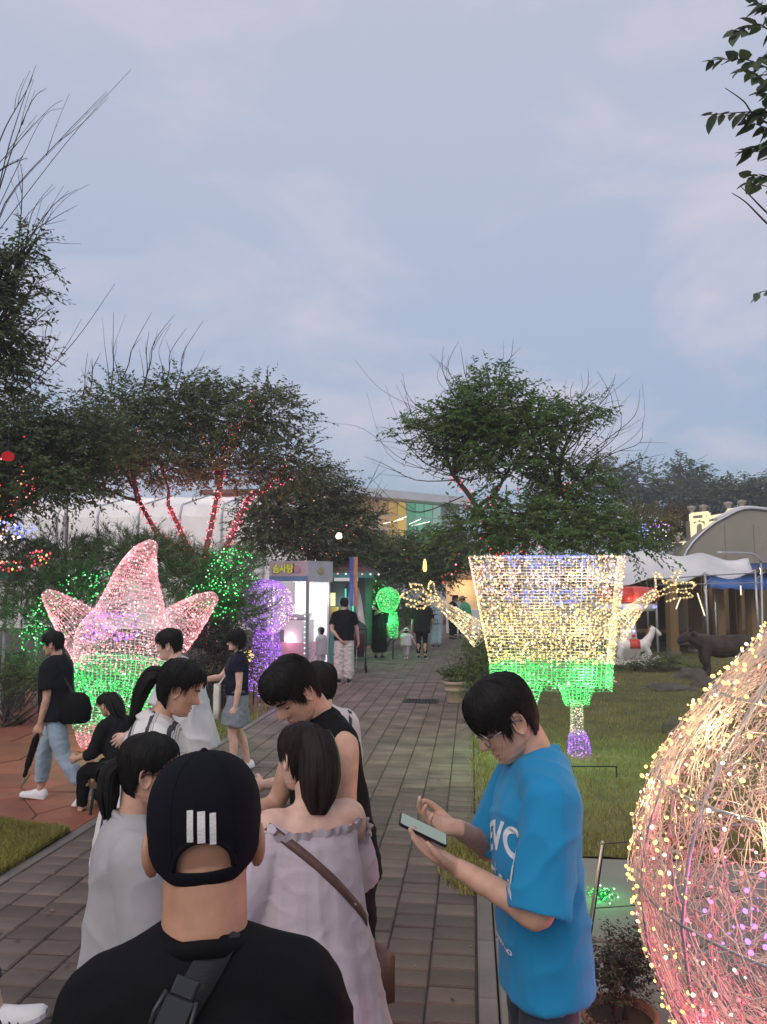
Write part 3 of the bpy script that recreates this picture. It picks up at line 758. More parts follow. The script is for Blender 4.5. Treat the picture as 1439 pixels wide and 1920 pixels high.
LR = [(.1, 5.95), (4.4, 5.95), (12, 5.95), (16, 24), (.1, 24)]
lw, ins = lawn_sheet(LR, .14, -.005, 'right')
blades(scatter(ins, .1, 9, 5.9, 22, 40000, 1.8), .02, .055, .0032, m_grass)
blades(scatter(ins, .1, 9, 5.9, 20, 16000, 2.), .015, .05, .003, m_dry)
# grass creeping over the edge of the bricks
edge = [(random.uniform(-.25, .35) * (1 if random.random() < .8 else 1.3), random.uniform(5.1, 6.6), -.005) for _ in range(5500)]
edge = [p for p in edge if (p[0] - .1) ** 2 / .12 + (p[1] - 5.75) ** 2 / .55 < 1 + random.uniform(-.35, .2)]
blades(edge, .025, .08, .0035, m_grass)
blades([(random.gauss(.06, .05), random.uniform(5.9, 20), -.005) for _ in range(5000)], .02, .07, .0035, m_grass)
LL = [(PX0 - .1, 2.2), (PX0 - .1, 6.0), (-5.65, 6.7), (-12, 9.3), (-12, 2.2)]
lw2, ins2 = lawn_sheet(LL, .12, .0, 'left')
blades(scatter(ins2, -9, PX0 - .1, 2.5, 9, 22000, .9), .025, .075, .0035, m_grass)
blades(scatter(ins2, -9, PX0 - .1, 2.5, 9, 9000, .9), .02, .06, .003, m_dry)
LM = [(PX0 - .1, 9.35), (PX0 - .1, 19.4), (-12, 19.4), (-12, 15), (-7.2, 14.25), (-4.2, 11.65)]
lw3, ins3 = lawn_sheet(LM, .2, -.01, 'mid')
blades(scatter(ins3, -12, PX0 - .1, 9.4, 19, 16000, 1.2), .03, .1, .005, m_grass)
# grate in the path
dg_ = gnd(790, 1315); gr = thing('drain_grate', 'dark metal drain grate set into the brick path', 'drain grate', (dg_.x, dg_.y, 0))
m_iron = M('iron', (.03, .03, .03), .6, .3, 10, .2, 60, metallic=.6)
fr = MB(); 
for sx in (-1, 1): fr.box((sx * .27, 0, .004), (.04, .42, .016))
for sy in (-1, 1): fr.box((0, sy * .19, .004), (.5, .04, .016))
fr.build('frame', m_iron, gr)
for k in range(9): MB().box((-.22 + k * .055, 0, .003), (.02, .34, .012)).build('bar', m_iron, gr)
tag(MB().box((dg_.x, dg_.y + .0, .0005), (.5, .34, .003)).build('drain_pit_shade', M('pit_shade', (.01, .01, .01), 1, 0, bump=0)), kind='structure')  # flat black sheet; the dark of the hollow is put into its colour
# ------------------------------------------------------------------ vegetation
m_bark = M('bark', (.075, .055, .045), .9, .35, 7, .6, 40); m_twig = M('twig', (.06, .045, .04), .9, .3, 9, .3, 60)
m_leaf = M('leaf_green', (.115, .145, .055), .55, .25, 1.1, 0, perisland=.45, trans=.35)
m_leafd = M('leaf_dark', (.10, .125, .055), .55, .25, 1.1, 0, perisland=.45, trans=.3)
m_leafb = M('leaf_bright', (.12, .195, .06), .5, .25, 1.1, 0, perisland=.4, trans=.45)
m_leafy = M('leaf_yellow', (.17, .145, .03), .55, .25, 1.1, 0, perisland=.45, trans=.35)
m_leafr = M('leaf_rust', (.13, .075, .03), .55, .25, 1.1, 0, perisland=.45, trans=.35)
m_needle = M('needle', (.10, .14, .06), .6, .3, 1.5, 0, perisland=.45, trans=.2)
def nrm(a): return a / np.maximum(np.linalg.norm(a, axis=-1, keepdims=True), 1e-9)
def leaf_mesh(org, dirs, lens, nleaf, ls, droop=.35, wid=.42, flat=.8):
    """sprays: twigs with alternate leaves; returns leaf verts/faces and twig polylines"""
    n = len(org); t = np.linspace(.12, 1, nleaf)[None, :, None]
    P = org[:, None] + dirs[:, None] * lens[:, None, None] * t; P[..., 2] -= (droop * lens[:, None] * t[..., 0] ** 2) * .5
    up = np.array([0, 0, 1.]); side = nrm(np.cross(dirs, up) + rng.normal(0, .15, dirs.shape))
    sg = np.where(np.arange(nleaf) % 2 == 0, 1., -1.)[None, :, None]
    ld = nrm(dirs[:, None] * .65 + side[:, None] * sg * .85 + rng.normal(0, .28, (n, nleaf, 3)) + np.array([0, 0, -.28]))
    nn = nrm(rng.normal(0, .45, (n, nleaf, 3)) + np.array([0, 0, flat])); wv = nrm(np.cross(ld, nn)); nn = np.cross(wv, ld)
    s = ls * rng.uniform(.6, 1.25, (n, nleaf, 1)) * (1 - .25 * t)
    b = P; tip = P + ld * s - nn * s * .16; m1 = P + ld * s * .42 + wv * s * wid * .5 + nn * s * .05; m2 = P + ld * s * .42 - wv * s * wid * .5 + nn * s * .05
    vs = np.stack([b, m1, tip, m2], 2).reshape(-1, 3); k = np.arange(len(vs) // 4)[:, None] * 4
    return vs, k + np.array([[0, 1, 2, 3]])
def blob_sprays(blobs, n, lmin, lmax, upb=.25, shell=.55, jit=.5):
    w_ = np.array([b[3] * b[4] * b[5] for b in blobs]) ** .75; w_ = w_ / w_.sum(); ci = rng.choice(len(blobs), n, p=w_); B = np.array(blobs)[ci]
    u = nrm(rng.normal(0, 1, (n, 3))); r = (shell + (1 - shell) * rng.random(n)) * (1 + .16 * rng.normal(0, 1, n)); off = u * r[:, None] * B[:, 3:6]; org = B[:, :3] + off
    d = nrm(nrm(off) * .8 + rng.normal(0, jit, (n, 3)) * .8 + np.array([0, 0, upb])); d[:, 2] *= .7; d = nrm(d)
    return org, d, rng.uniform(lmin, lmax, n), ci
def limb_path(a, b, bend=.15, n=5):
    a, b = V(a), V(b); L_ = (b - a).length; o = []; j = V((random.uniform(-1, 1), random.uniform(-1, 1), random.uniform(-.2, .6))) * L_ * bend
    for i in range(n + 1):
        t = i / n; o.append(a.lerp(b, t) + j * math.sin(t * math.pi) + V((random.uniform(-1, 1), random.uniform(-1, 1), random.uniform(-1, 1))) * L_ * .02)
    return o
def tree(name, label, loc, trunk, blobs, nspray, nleaf, ls, mat, slen=(.3, .6), shoots=(), group=None, tr=.09, extra=None, upb=.25, shell=.5, droop=.35, cat='tree', stems=None, twigs=.35, wid=.42):
    """trunk: list of local points; blobs: local ellipsoids (x,y,z,rx,ry,rz) that the crown fills; returns limb polylines in world space"""
    t = thing(name, label, cat, loc, 0, group); wood = MB(); lines = []
    stems = stems or [trunk]
    for st in stems:
        p = catmull(st, 4); wood.tube(p, [tr * (1 - .55 * i / (len(p) - 1)) for i in range(len(p))], 9); lines.append((p, tr))
    ends = [V(st[-1]) for st in stems]
    wood.build('trunk', m_bark, t, True)
    br = MB()
    for b in blobs:
        c = V(b[:3]); e = min(ends, key=lambda q: (q - c).length); path = limb_path(e, c, .14); r0 = tr * .5
        br.tube(path, [r0 * (1 - .75 * i / 5) for i in range(6)], 7); lines.append((path, r0))
        for _ in range(int(3 + 2 * max(b[3:6]))):
            u = V((random.gauss(0, 1), random.gauss(0, 1), random.gauss(.2, .7))).normalized(); q = c + V((u.x * b[3], u.y * b[4], u.z * b[5])) * .9
            pp = limb_path(path[random.choice((2, 3, 4))], q, .18); br.tube(pp, [r0 * .4 * (1 - .8 * i / 5) for i in range(6)], 5)
    org, d, l, ci = blob_sprays(blobs, nspray, *slen, upb, shell)
    for i in rng.choice(nspray, int(nspray * twigs), replace=False):
        b = blobs[ci[i]]; c = V(b[:3]); o = V(org[i]); br.tube([c.lerp(o, .45), o, o + V(d[i]) * l[i] * .55 - V((0, 0, droop * l[i] * .15)), o + V(d[i]) * l[i] - V((0, 0, droop * l[i] * .5))], [.008, .005, .0035, .002], 3, False)
    br.build('branches', m_twig, t, True)
    vs, fs = leaf_mesh(org, d, l, nleaf, ls, droop, wid)
    link('crown', npmesh('crown', vs, fs), mat, t, kind='stuff')
    if shoots:
        sh = MB()
        more_ = []
        for pts, r0 in shoots:
            for _ in range(1):
                j = V((random.gauss(0, 1), random.gauss(0, 1), random.gauss(0, .5))) * (V(pts[-1]) - V(pts[0])).length * .10; more_.append(([V(p) + j * (.5 + i * .6) * (1 if i else .3) for i, p in enumerate(pts)][: 4 if random.random() < .6 else 3], r0 * .6))
            a, b_ = V(pts[1]), V(pts[2]); d = (b_ - a); o = d.orthogonal().normalized() * d.length
            for _ in range(2): q = Matrix.Rotation(random.uniform(0, 6.28), 3, d.normalized()) @ o; s0 = a.lerp(b_, random.random()); more_.append(([s0, s0 + d * .35 + q * .12, s0 + d * .8 + q * random.uniform(.15, .35)], r0 * .5))
        for pts, r0 in list(shoots) + more_:
            p = catmull(pts, 4); sh.tube(p, [max(.0018, r0 * (1 - .8 * i / (len(p) - 1))) for i in range(len(p))], 5)
            for i in range(2, len(p) - 1, 2):
                if random.random() < .8:
                    k = (p[i + 1] - p[i - 1]).normalized(); q = k.orthogonal().normalized(); q = Matrix.Rotation(random.uniform(0, 6.28), 3, k) @ q
                    sh.tube([p[i], p[i] + (q + k).normalized() * random.uniform(.012, .03)], [.003, .001], 3, False)
        sh.build('bare_shoots', m_twig, t, True)
    return t, lines
def local(pts, loc): return [p - V(loc) for p in pts]
def pxpath(pix, d, loc, dj=.0): return [at(x, y, d + random.uniform(-dj, dj)) - V(loc) for x, y in pix]
def pblob(px, py, d, rx, rz, loc, ry=None):
    p = at(px, py, d) - V(loc); s = d / F; return (p.x, p.y, p.z, rx * s, (ry if ry else (rx + rz) / 2) * s, rz * s)
def string_lights(label, lines, n, size, cols, group=None, spread=1.4, loc=(0, 0, 0)):
    """LEDs wound along limbs (list of (polyline, radius))"""
    t = thing('string_lights', label, 'string lights', loc, 0, group); pts = []; cable = MB()
    tot = sum(sum((b - a).length for a, b in zip(p, p[1:])) for p, r in lines)
    for p, r in lines:
        L_ = sum((b - a).length for a, b in zip(p, p[1:])); k = max(2, int(n * L_ / tot)); seg = []
        for i in range(k):
            x = (i + random.random() * .7) / k * (len(p) - 1); j = min(int(x), len(p) - 2); q = p[j].lerp(p[j + 1], x - j); d = (p[j + 1] - p[j]).normalized(); u = d.orthogonal().normalized(); w_ = d.cross(u)
            a = i * 1.1 + random.random(); rr = r * spread * (1 - .5 * x / len(p)) + .012; pt = q + (u * math.cos(a) + w_ * math.sin(a)) * rr; pts.append(pt); seg.append(pt)
        if len(seg) > 2: cable.tube(seg, .0035, 3, False)
    cable.build('cable', M('cable_green', (.02, .03, .02), .6, .1, bump=0), t)
    tot = sum(w_ for _, w_ in cols); i0 = 0; random.shuffle(pts)
    for cn, w_ in cols:
        i1 = i0 + int(len(pts) * w_ / tot); leds(pts[i0:i1], size, LED[cn], t); i0 = i1
    return t
def shoot_fan(root, n, L_, lean, up=1., r0=.009, curve=.3):
    o = []
    for _ in range(n):
        l = L_ * random.uniform(.5, 1.15); d = V((random.gauss(lean[0], .28), random.gauss(lean[1], .28), up)).normalized(); b = V((random.gauss(0, 1), random.gauss(0, 1), random.uniform(-.4, .2))) * curve * l
        p0 = V(root) + V((random.gauss(0, .1), random.gauss(0, .1), 0)); o.append(([p0, p0 + d * l * .35, p0 + d * l * .7 + b * .35, p0 + d * l + b], r0))
    return o

# --- left big tree, crown over the star lamp
D = 15.; loc = base(392, D)
stems = [pxpath(q, D, loc, .15) for q in ([(372, 1215), (368, 1080), (345, 1010), (318, 950)], [(385, 1215), (380, 1080), (398, 980), (412, 905)], [(398, 1215), (412, 1070), (440, 990), (470, 930)], [(378, 1215), (360, 1060), (300, 1005), (262, 940)])]
blobs = [pblob(*q, loc) for q in ((255, 800, 15, 90, 55), (340, 775, 15.3, 85, 50), (430, 790, 15, 85, 55), (500, 775, 15.2, 65, 45), (540, 850, 14.8, 55, 45), (300, 870, 14.6, 100, 40), (420, 870, 15, 100, 42), (200, 850, 15, 80, 55), (480, 735, 15.2, 50, 22), (560, 890, 15, 45, 25), (150, 900, 14.6, 60, 40), (230, 745, 15, 60, 24), (350, 725, 15, 60, 22))]
sh = []
for a, b_, c in (((415, 735), (425, 640), (427, 585)), ((455, 715), (500, 650), (570, 585)), ((540, 720), (580, 640), (655, 590)), ((620, 725), (640, 660), (700, 615)), ((655, 735), (690, 660), (765, 600)), ((330, 745), (350, 690), (380, 660)), ((305, 750), (320, 700), (330, 660)), ((545, 720), (550, 660), (560, 620))):
    f_ = lambda q: (q[0] / 2, q[1] * 1)
    sh.append((pxpath([(a[0] / 2, a[1]), ((a[0] + b_[0]) / 4 + 3, (a[1] + b_[1]) / 2), (b_[0] / 2, b_[1]), (c[0] / 2, c[1])], D, loc), .014))
_, lnA = tree('broadleaf_tree', 'wide dark tree with several red lit stems behind the pink star lamp', loc, None, blobs, 2500, 13, .112, m_leaf, (.3, .65), sh, tr=.075, stems=stems)
string_lights('pink red lights wound round the stems of the wide dark tree', [([p + V(loc) for p in l], r) for l, r in lnA[:4]] * 3 + [([p + V(loc) for p in l], r) for l, r in lnA[4:14]], 1500, .0145, (('pink', 4), ('red', 3), ('palepink', 1)))
stA = bpy.data.objects[[o.name for o in bpy.data.objects if o.name.startswith('string_lights')][0]]
for px_, py_ in ((345, 1000), (405, 985), (445, 990), (310, 960), (385, 1060), (430, 930)): lamp(stA, at(px_, py_, 14.55), (1, .2, .27), 14, .05)
# --- far left tree with dark low crown, joins the big one
D = 12.; loc = base(-60, D)
blobs = [pblob(*q, loc) for q in ((40, 815, 12, 85, 55), (110, 860, 12.2, 80, 45), (-40, 850, 12, 80, 70), (60, 905, 11.8, 85, 38), (160, 820, 12.4, 70, 40), (-20, 940, 12, 60, 40))]
_, lnB = tree('broadleaf_tree', 'dark leafy tree at the left edge with red lights in its low crown', loc, [V((0, 0, 0)), V((.1, 0, 1.4)), V((.3, 0, 2.6))], blobs, 2000, 13, .105, m_leafd, (.3, .6), tr=.12)
string_lights('red lights strung through the low crown at the left edge', [([p + V(loc) for p in l], r) for l, r in lnB[1:]] + [(pxpath([(-10, 880), (20, 890), (60, 905)], 11.4, (0, 0, 0)), .15), (pxpath([(-10, 925), (30, 915), (70, 930)], 11.4, (0, 0, 0)), .12)], 170, .017, (('red', 3), ('pink', 2), ('orange', 2)))
# --- tall tree on the left edge with long bare shoots
D = 8.; loc = base(-230, D)
blobs = [pblob(*q, loc) for q in ((-10, 620, 8, 55, 85), (15, 525, 8, 38, 50), (-40, 700, 8, 75, 55), (38, 480, 8, 24, 30), (-70, 560, 8, 60, 100), (15, 680, 8, 40, 36), (58, 455, 8, 16, 14))]
sh = []
for pix in ([(-30, 520), (10, 380), (110, 265), (200, 172)], [(-20, 440), (10, 300), (40, 200), (68, 122)], [(-20, 420), (20, 290), (60, 190), (88, 165)], [(-20, 320), (10, 240), (50, 170), (62, 140)], [(-10, 760), (60, 720), (140, 640), (216, 532)], [(0, 600), (40, 500), (60, 400), (100, 345)], [(20, 560), (50, 460), (100, 385), (145, 355)], [(20, 520), (60, 440), (100, 410), (145, 385)], [(20, 600), (60, 540), (90, 515), (124, 502)], [(30, 520), (40, 400), (42, 330), (36, 300)], [(10, 660), (70, 600), (95, 580), (106, 575)], [(20, 700), (80, 690), (86, 620), (105, 580)], [(30, 480), (70, 450), (90, 448), (108, 445)], [(0, 320), (20, 308), (40, 300), (52, 296)]):
    sh.append((pxpath(pix, D, loc, .2), .008))
tree('tall_tree', 'tall tree at the left edge with long bare shoots against the sky', loc, [V((0, 0, 0)), V((.1, .1, 1.6)), V((.3, 0, 3.0)), V((.9, 0, 4.2))], blobs, 640, 13, .085, m_leafd, (.25, .5), sh, tr=.12)
# --- middle tree left of the path
D = 21.; loc = base(600, D)
blobs = [pblob(*q, loc) for q in ((540, 950, 21, 65, 50), (610, 940, 21.3, 60, 45), (660, 985, 21, 45, 45), (570, 1010, 20.6, 70, 40), (500, 990, 21, 50, 50), (625, 1025, 20.8, 55, 32), (590, 905, 21, 45, 28))]
sh = [(pxpath(p, D, loc), .02) for p in ([(640, 990), (680, 930), (705, 885)], [(640, 1000), (690, 950), (715, 915)], [(650, 1010), (700, 975), (728, 955)])]
_, lnC = tree('broadleaf_tree', 'dark tree with red lights above the white machine booth', loc, [V((0, 0, 0)), V((0, 0, 1.6)), V((-.1, 0, 2.6))], blobs, 1700, 13, .15, m_leafd, (.4, .8), sh, tr=.11)
string_lights('red lights scattered through the tree above the booth', [([p + V(loc) for p in l], .3) for l, r in lnC[1:]], 200, .022, (('red', 3), ('pink', 2), ('palepink', 1)), spread=1.)
# --- trees over the far end of the path
D = 27.; loc = base(770, D)
blobs = [pblob(*q, loc) for q in ((740, 1045, 27, 55, 30), (800, 1030, 27, 55, 24), (840, 1045, 26.5, 45, 26), (700, 1058, 27, 40, 36), (790, 1068, 26.5, 60, 26), (860, 1025, 27, 40, 22))]
_, lnD = tree('broadleaf_tree', 'green tree arching over the far end of the brick path', loc, [V((-1.6, 0, 0)), V((-1.4, 0, 1.5)), V((-.3, 0, 2.9))], blobs, 1500, 12, .18, m_leaf, (.5, .9), tr=.12)
string_lights('red and orange lights hanging in the tree over the path', [([p + V(loc) for p in l], .35) for l, r in lnD], 130, .025, (('red', 4), ('orange', 2), ('warm', 1)), spread=1.)
# --- right tree behind the tapered box lamp
D = 13.; loc = base(955, D)
stems = [pxpath(q, D, loc, .1) for q in ([(950, 1230), (945, 1060), (935, 980), (925, 930)], [(965, 1230), (975, 1060), (1010, 970), (1050, 920)], [(945, 1230), (930, 1050), (900, 960), (850, 890)])]
blobs = [pblob(*q, loc) for q in ((930, 770, 13, 70, 50), (920, 725, 13, 40, 24), (990, 800, 12.8, 75, 42), (900, 830, 13, 75, 45), (1050, 790, 13, 50, 26), (960, 870, 12.8, 80, 35), (840, 800, 13, 60, 24), (790, 812, 13, 45, 12), (1090, 770, 13, 40, 14), (870, 770, 13, 45, 30))]
blobs += [pblob(*q, loc) for q in ((885, 998, 12.3, 70, 24), (960, 975, 12.2, 85, 32), (1060, 965, 12.4, 80, 38), (1120, 1000, 12, 70, 34), (1010, 1015, 12, 100, 22), (1190, 1020, 11.8, 40, 18), (1080, 910, 13, 70, 35))]
sh = []
for pix in ([(870, 860), (800, 840), (770, 770), (755, 700)], [(880, 900), (800, 870), (740, 810), (705, 800)], [(900, 800), (870, 740), (840, 690), (860, 640)], [(890, 800), (850, 740), (830, 690), (832, 650)], [(900, 790), (880, 730), (870, 690), (864, 648)], [(935, 720), (940, 690), (958, 670), (963, 635)], [(860, 900), (780, 900), (720, 870), (684, 856)], [(870, 930), (790, 960), (740, 940), (700, 900)], [(890, 880), (830, 880), (780, 850), (760, 740)], [(1060, 880), (1110, 820), (1150, 760), (1120, 695)], [(1070, 880), (1130, 830), (1190, 780), (1200, 730)], [(1060, 890), (1120, 850), (1165, 800), (1150, 720)], [(1080, 890), (1150, 850), (1200, 830), (1205, 790)], [(1050, 870), (1090, 800), (1140, 740), (1155, 700)], [(1040, 870), (1080, 800), (1070, 740), (1076, 715)], [(1070, 900), (1150, 880), (1200, 860), (1222, 822)], [(1060, 880), (1100, 800), (1130, 760), (1165, 750)], [(1040, 860), (1060, 780), (1100, 730), (1103, 690)], [(880, 870), (810, 830), (750, 830), (728, 790)], [(890, 860), (850, 800), (780, 760), (752, 712)]):
    sh.append((pxpath(pix, D, loc, .3), .011))
_, lnE = tree('broadleaf_tree', 'bright green tree with curving bare shoots behind the tapered box lamp', loc, None, blobs, 2200, 13, .112, m_leafb, (.3, .6), sh, tr=.075, stems=stems, upb=.3)
string_lights('red lights on the limbs of the bright green tree', [([p + V(loc) for p in l], r) for l, r in lnE[:3]] + [(pxpath(q, 12.6, (0, 0, 0)), .06) for q in ([(925, 950), (930, 910)], [(975, 940), (980, 915)], [(1060, 930), (1072, 900)], [(870, 960), (920, 975)], [(900, 1030), (980, 1030), (1030, 1025)], [(880, 1010), (930, 1000)], [(860, 1040), (830, 1100)])], 190, .019, (('red', 3), ('pink', 2)))
# --- branch of a tree out of frame, top right: large leaves are single parts
D = 4.; loc = base(1720, D)
tb = thing('broadleaf_tree', 'tree standing outside the right edge whose leafy branch hangs in at the top', 'tree', loc)
MB().tube(catmull([V((0, 0, 0)), V((.05, 0, 1.5)), V((-.1, 0, 3.2)), V((-.2, 0, 5.2))], 4), [.1] * 6 + [.07] * 7, 10).build('trunk', m_bark, tb, True)
br = MB(); lv = MB(); lf = bpy.data.meshes.new('leaf')
lf.from_pydata([(0, 0, 0), (.32, .2, .02), (.30, .52, .03), (.14, .82, 0), (0, 1, -.06), (-.14, .82, 0), (-.30, .52, .03), (-.32, .2, .02), (0, .2, -.04), (0, .52, -.05), (0, .82, -.04)], [], [(0, 1, 8), (8, 1, 2, 9), (9, 2, 3, 10), (10, 3, 4), (0, 8, 7), (8, 9, 6, 7), (9, 10, 5, 6), (10, 4, 5)]); lf.update(); lf.materials.append(M('leaf_near', (.075, .105, .05), .5, .2, 9, 0, objrand=.3, trans=.35)); lf.shade_smooth()
def near_twig(pix, leaves, r0=.006, sc=.095):
    p = catmull(pxpath(pix, D, loc, .12), 5); br.tube(p, [max(.0018, r0 * (1 - .75 * i / (len(p) - 1))) for i in range(len(p))], 6)
    for k in range(leaves):
        x = (.25 + .75 * (k + .5) / leaves) * (len(p) - 1.01); i = int(x); q = p[i].lerp(p[i + 1], x - i); d = (p[i + 1] - p[i]).normalized(); sd = V((-d.z, 0, d.x)) * (1 if k % 2 else -1)
        ld = (d * .9 + sd * .55 + V((random.gauss(0, .25), random.gauss(0, .5), -.55))).normalized()
        o = link('leaf', lf, None, tb); s_ = sc * random.uniform(.6, 1.2); nrm_ = V((random.gauss(0, .5), random.gauss(-.5, .5), 1)).normalized(); x_ = ld.cross(nrm_).normalized()
        o.matrix_local = Matrix.Translation(q) @ Matrix((x_ * s_ * .9, ld * s_, x_.cross(ld) * s_)).transposed().to_4x4()
T0 = [(1720, -60), (1560, 60), (1480, 150)]
for pix, n in (([(1500, -60), (1460, 0), (1430, 10), (1415, -5)], 7), ([(1500, 20), (1450, 55), (1420, 45), (1378, 62)], 8), ([(1520, 90), (1460, 130), (1400, 112), (1335, 112)], 10), ([(1520, 150), (1450, 160), (1420, 140), (1390, 125)], 9), ([(1520, 200), (1440, 210), (1400, 210), (1330, 215)], 12), ([(1520, 230), (1460, 230), (1440, 240), (1400, 225)], 8), ([(1530, 260), (1470, 260), (1430, 270), (1395, 280)], 8), ([(1530, 300), (1470, 295), (1440, 285), (1400, 285)], 6), ([(1530, 350), (1480, 330), (1440, 330), (1405, 330)], 7), ([(1540, 400), (1480, 360), (1440, 350), (1400, 340)], 5), ([(1520, 100), (1470, 80), (1440, 100), (1420, 115)], 8), ([(1520, 180), (1460, 190), (1440, 180), (1425, 170)], 9), ([(1530, 560), (1470, 545), (1440, 545), (1418, 550)], 4)):
    near_twig(pix, int(n * 1.6))
for pix in ([(1500, 470), (1440, 420), (1400, 380), (1373, 362)], [(1500, 450), (1440, 400), (1410, 370), (1388, 348)], [(1500, 260), (1420, 220), (1395, 190), (1360, 165)]): near_twig(pix, 0, .007)
for pix in ([(1730, 300), (1620, 140), (1520, 60), (1480, -60)], [(1730, 420), (1600, 260), (1520, 190), (1450, 160)], [(1735, 500), (1640, 380), (1540, 300), (1480, 260)], [(1735, 640), (1640, 560), (1560, 500), (1500, 450)], [(1735, 640), (1640, 600), (1560, 580), (1520, 560)]):
    p = catmull(pxpath(pix, D, loc, .05), 5); br.tube(p, [.03 * (1 - .7 * i / (len(p) - 1)) for i in range(len(p))], 7)
br.build('branches', m_twig, tb, True)

# --- pines behind the star lamp, lit green from strings in them
def pine(label, px, d, blobs, n, mat=m_needle, nl=.16, group=None):
    loc = base(px, d); t = thing('pine_tree', label, 'pine tree', loc, 0, group); B = [pblob(*q, loc) for q in blobs]; w_ = MB(); zt = max(b[2] for b in B)
    w_.tube([V((0, 0, 0)), V((.08, 0, zt * .4)), V((0, .05, zt * .95))], [.09, .07, .03], 8); w_.build('trunk', m_bark, t, True); br = MB(); lines = []
    for b in B:
        p = limb_path((0, 0, b[2] * .8), b[:3], .12); br.tube(p, [.035 * (1 - .7 * i / 5) for i in range(6)], 6); lines.append(([q + V(loc) for q in p], .2))
    org, dr, l, ci = blob_sprays(B, n, .12, .3, .6, .35)
    for i in range(0, n, 4): c = V(B[ci[i]][:3]); o = V(org[i]); br.tube([c.lerp(o, .4), o], [.008, .004], 3, False)
    br.build('branches', m_twig, t, True)
    k = 22; tt = rng.random((n, k, 1)); P = org[:, None] + dr[:, None] * l[:, None, None] * tt; nd = nrm(dr[:, None] * .9 + rng.normal(0, .55, (n, k, 3))); sd = nrm(np.cross(nd, rng.normal(0, 1, (n, k, 3)))) * .0042
    tip = P + nd * nl * rng.uniform(.6, 1.1, (n, k, 1)); vs = np.stack([P - sd, P + sd, tip], 2).reshape(-1, 3); f_ = np.arange(len(vs)).reshape(-1, 3)
    link('crown', npmesh('needles', vs, f_), mat, t, kind='stuff'); return t, lines, B, loc
def blob_leds(label, blobs, d, n, size, cols, group=None, lampc=None, power=0, cat='string lights'):
    loc = base(blobs[0][0], d); t = thing('string_lights', label, cat, loc, 0, group); pts = []; cb = MB(); last = None
    for b in blobs:
        B = pblob(*b, loc); k = int(n * b[3] * b[4] / sum(q[3] * q[4] for q in blobs)); seg = []
        for _ in range(k):
            u = V((random.gauss(0, 1), random.gauss(-.5, .8), random.gauss(.15, 1))).normalized() * random.uniform(.75, 1.04); pts.append(V((B[0] + u.x * B[3], B[1] + u.y * B[4], B[2] + u.z * B[5])))
        seg = sorted(pts[-k:], key=lambda p: (round(p.z * 5), p.x)); 
        if len(seg) > 2: cb.tube(seg, .003, 3, False)
        if lampc: lamp(t, V(B[:3]) + V((0, -B[4] * .9, 0)), lampc, power, .08)
    cb.build('cable', M('cable_green', (.02, .03, .02), .6, .1, bump=0), t); tot = sum(w_ for _, w_ in cols); i0 = 0; random.shuffle(pts)
    for cn, w_ in cols:
        i1 = i0 + int(len(pts) * w_ / tot); leds(pts[i0:i1], size, LED[cn], t); i0 = i1
    return t
pb1 = ((60, 1090, 12, 70, 45), (140, 1080, 12, 80, 50), (230, 1040, 12.3, 90, 45), (40, 1150, 11.6, 55, 45), (110, 1160, 11.8, 55, 50), (180, 1120, 12, 60, 40), (120, 1035, 12.5, 80, 28), (20, 1040, 12.4, 60, 35))
pine('broad pine with green lights to the left of the star lamp', 110, 12, pb1, 1500)
pb2 = ((340, 1085, 12.6, 70, 50), (420, 1075, 12.6, 70, 45), (400, 1135, 12.2, 70, 40), (455, 1150, 12.3, 50, 40), (290, 1040, 12.8, 70, 35))
pine('bushy pine with green lights between the star lamp and the purple lamp', 420, 12.6, pb2, 1300)
blob_leds('green lights over the pine left of the star lamp', ((95, 1165, 11.4, 40, 55), (190, 1100, 11.6, 80, 30), (70, 1200, 11.4, 35, 30)), 11.5, 260, .0125, (('green', 6), ('palegreen', 2)), lampc=(.1, 1, .25), power=5)
blob_leds('green lights over the pine between star lamp and purple lamp', ((435, 1075, 12, 48, 46), (400, 1130, 11.9, 50, 40), (430, 1045, 12, 30, 20)), 12, 240, .013, (('green', 6), ('palegreen', 2)), lampc=(.1, 1, .25), power=6)
blob_leds('white and blue lights on the bushes at the left edge', ((10, 1000, 11.3, 30, 25),), 11.3, 60, .018, (('white', 3), ('blue', 2)))
blob_leds('blue garland among the bushes at the left edge', ((48, 995, 11.2, 26, 14),), 11.2, 34, .017, (('blue', 1),))
blob_leds('red lights low at the left edge above the stall', ((25, 1062, 10.8, 50, 10), (75, 1045, 11, 24, 14)), 10.8, 60, .017, (('red', 3), ('pink', 1), ('orange', 1)))
# --- bushes
def bush(name, label, px, d, blobs, n, ls, mat, nleaf=9, group=None, slen=(.12, .28), wid=.5, cat='bush'):
    loc = base(px, d); t = thing(name, label, cat, loc, 0, group); B = [pblob(*q, loc) for q in blobs]; br = MB()
    for b in B:
        for _ in range(4): br.tube(limb_path((random.gauss(0, .06), random.gauss(0, .06), 0), (b[0] + random.gauss(0, b[3] * .4), b[1] + random.gauss(0, b[4] * .4), b[2] + b[5] * .3), .1, 4), [.014, .011, .008, .006, .004], 5)
    br.build('stems', m_twig, t, True); org, dr, l, ci = blob_sprays(B, n, *slen, .35, .3); org[:, 2] = np.maximum(org[:, 2], .03)
    vs, fs = leaf_mesh(org, dr, l, nleaf, ls, .2, wid); vs[:, 2] = np.maximum(vs[:, 2], .005); link('crown', npmesh('crown', vs, fs), mat, t, kind='stuff'); return t
bush('hedge', 'dense dark clipped hedge behind the walking man with the umbrella', 30, 11, ((0, 1265, 11, 50, 42), (60, 1265, 11, 50, 40), (110, 1270, 11, 45, 36), (-60, 1265, 11, 50, 45), (150, 1285, 11, 35, 30)), 1400, .045, m_leafd, cat='hedge')
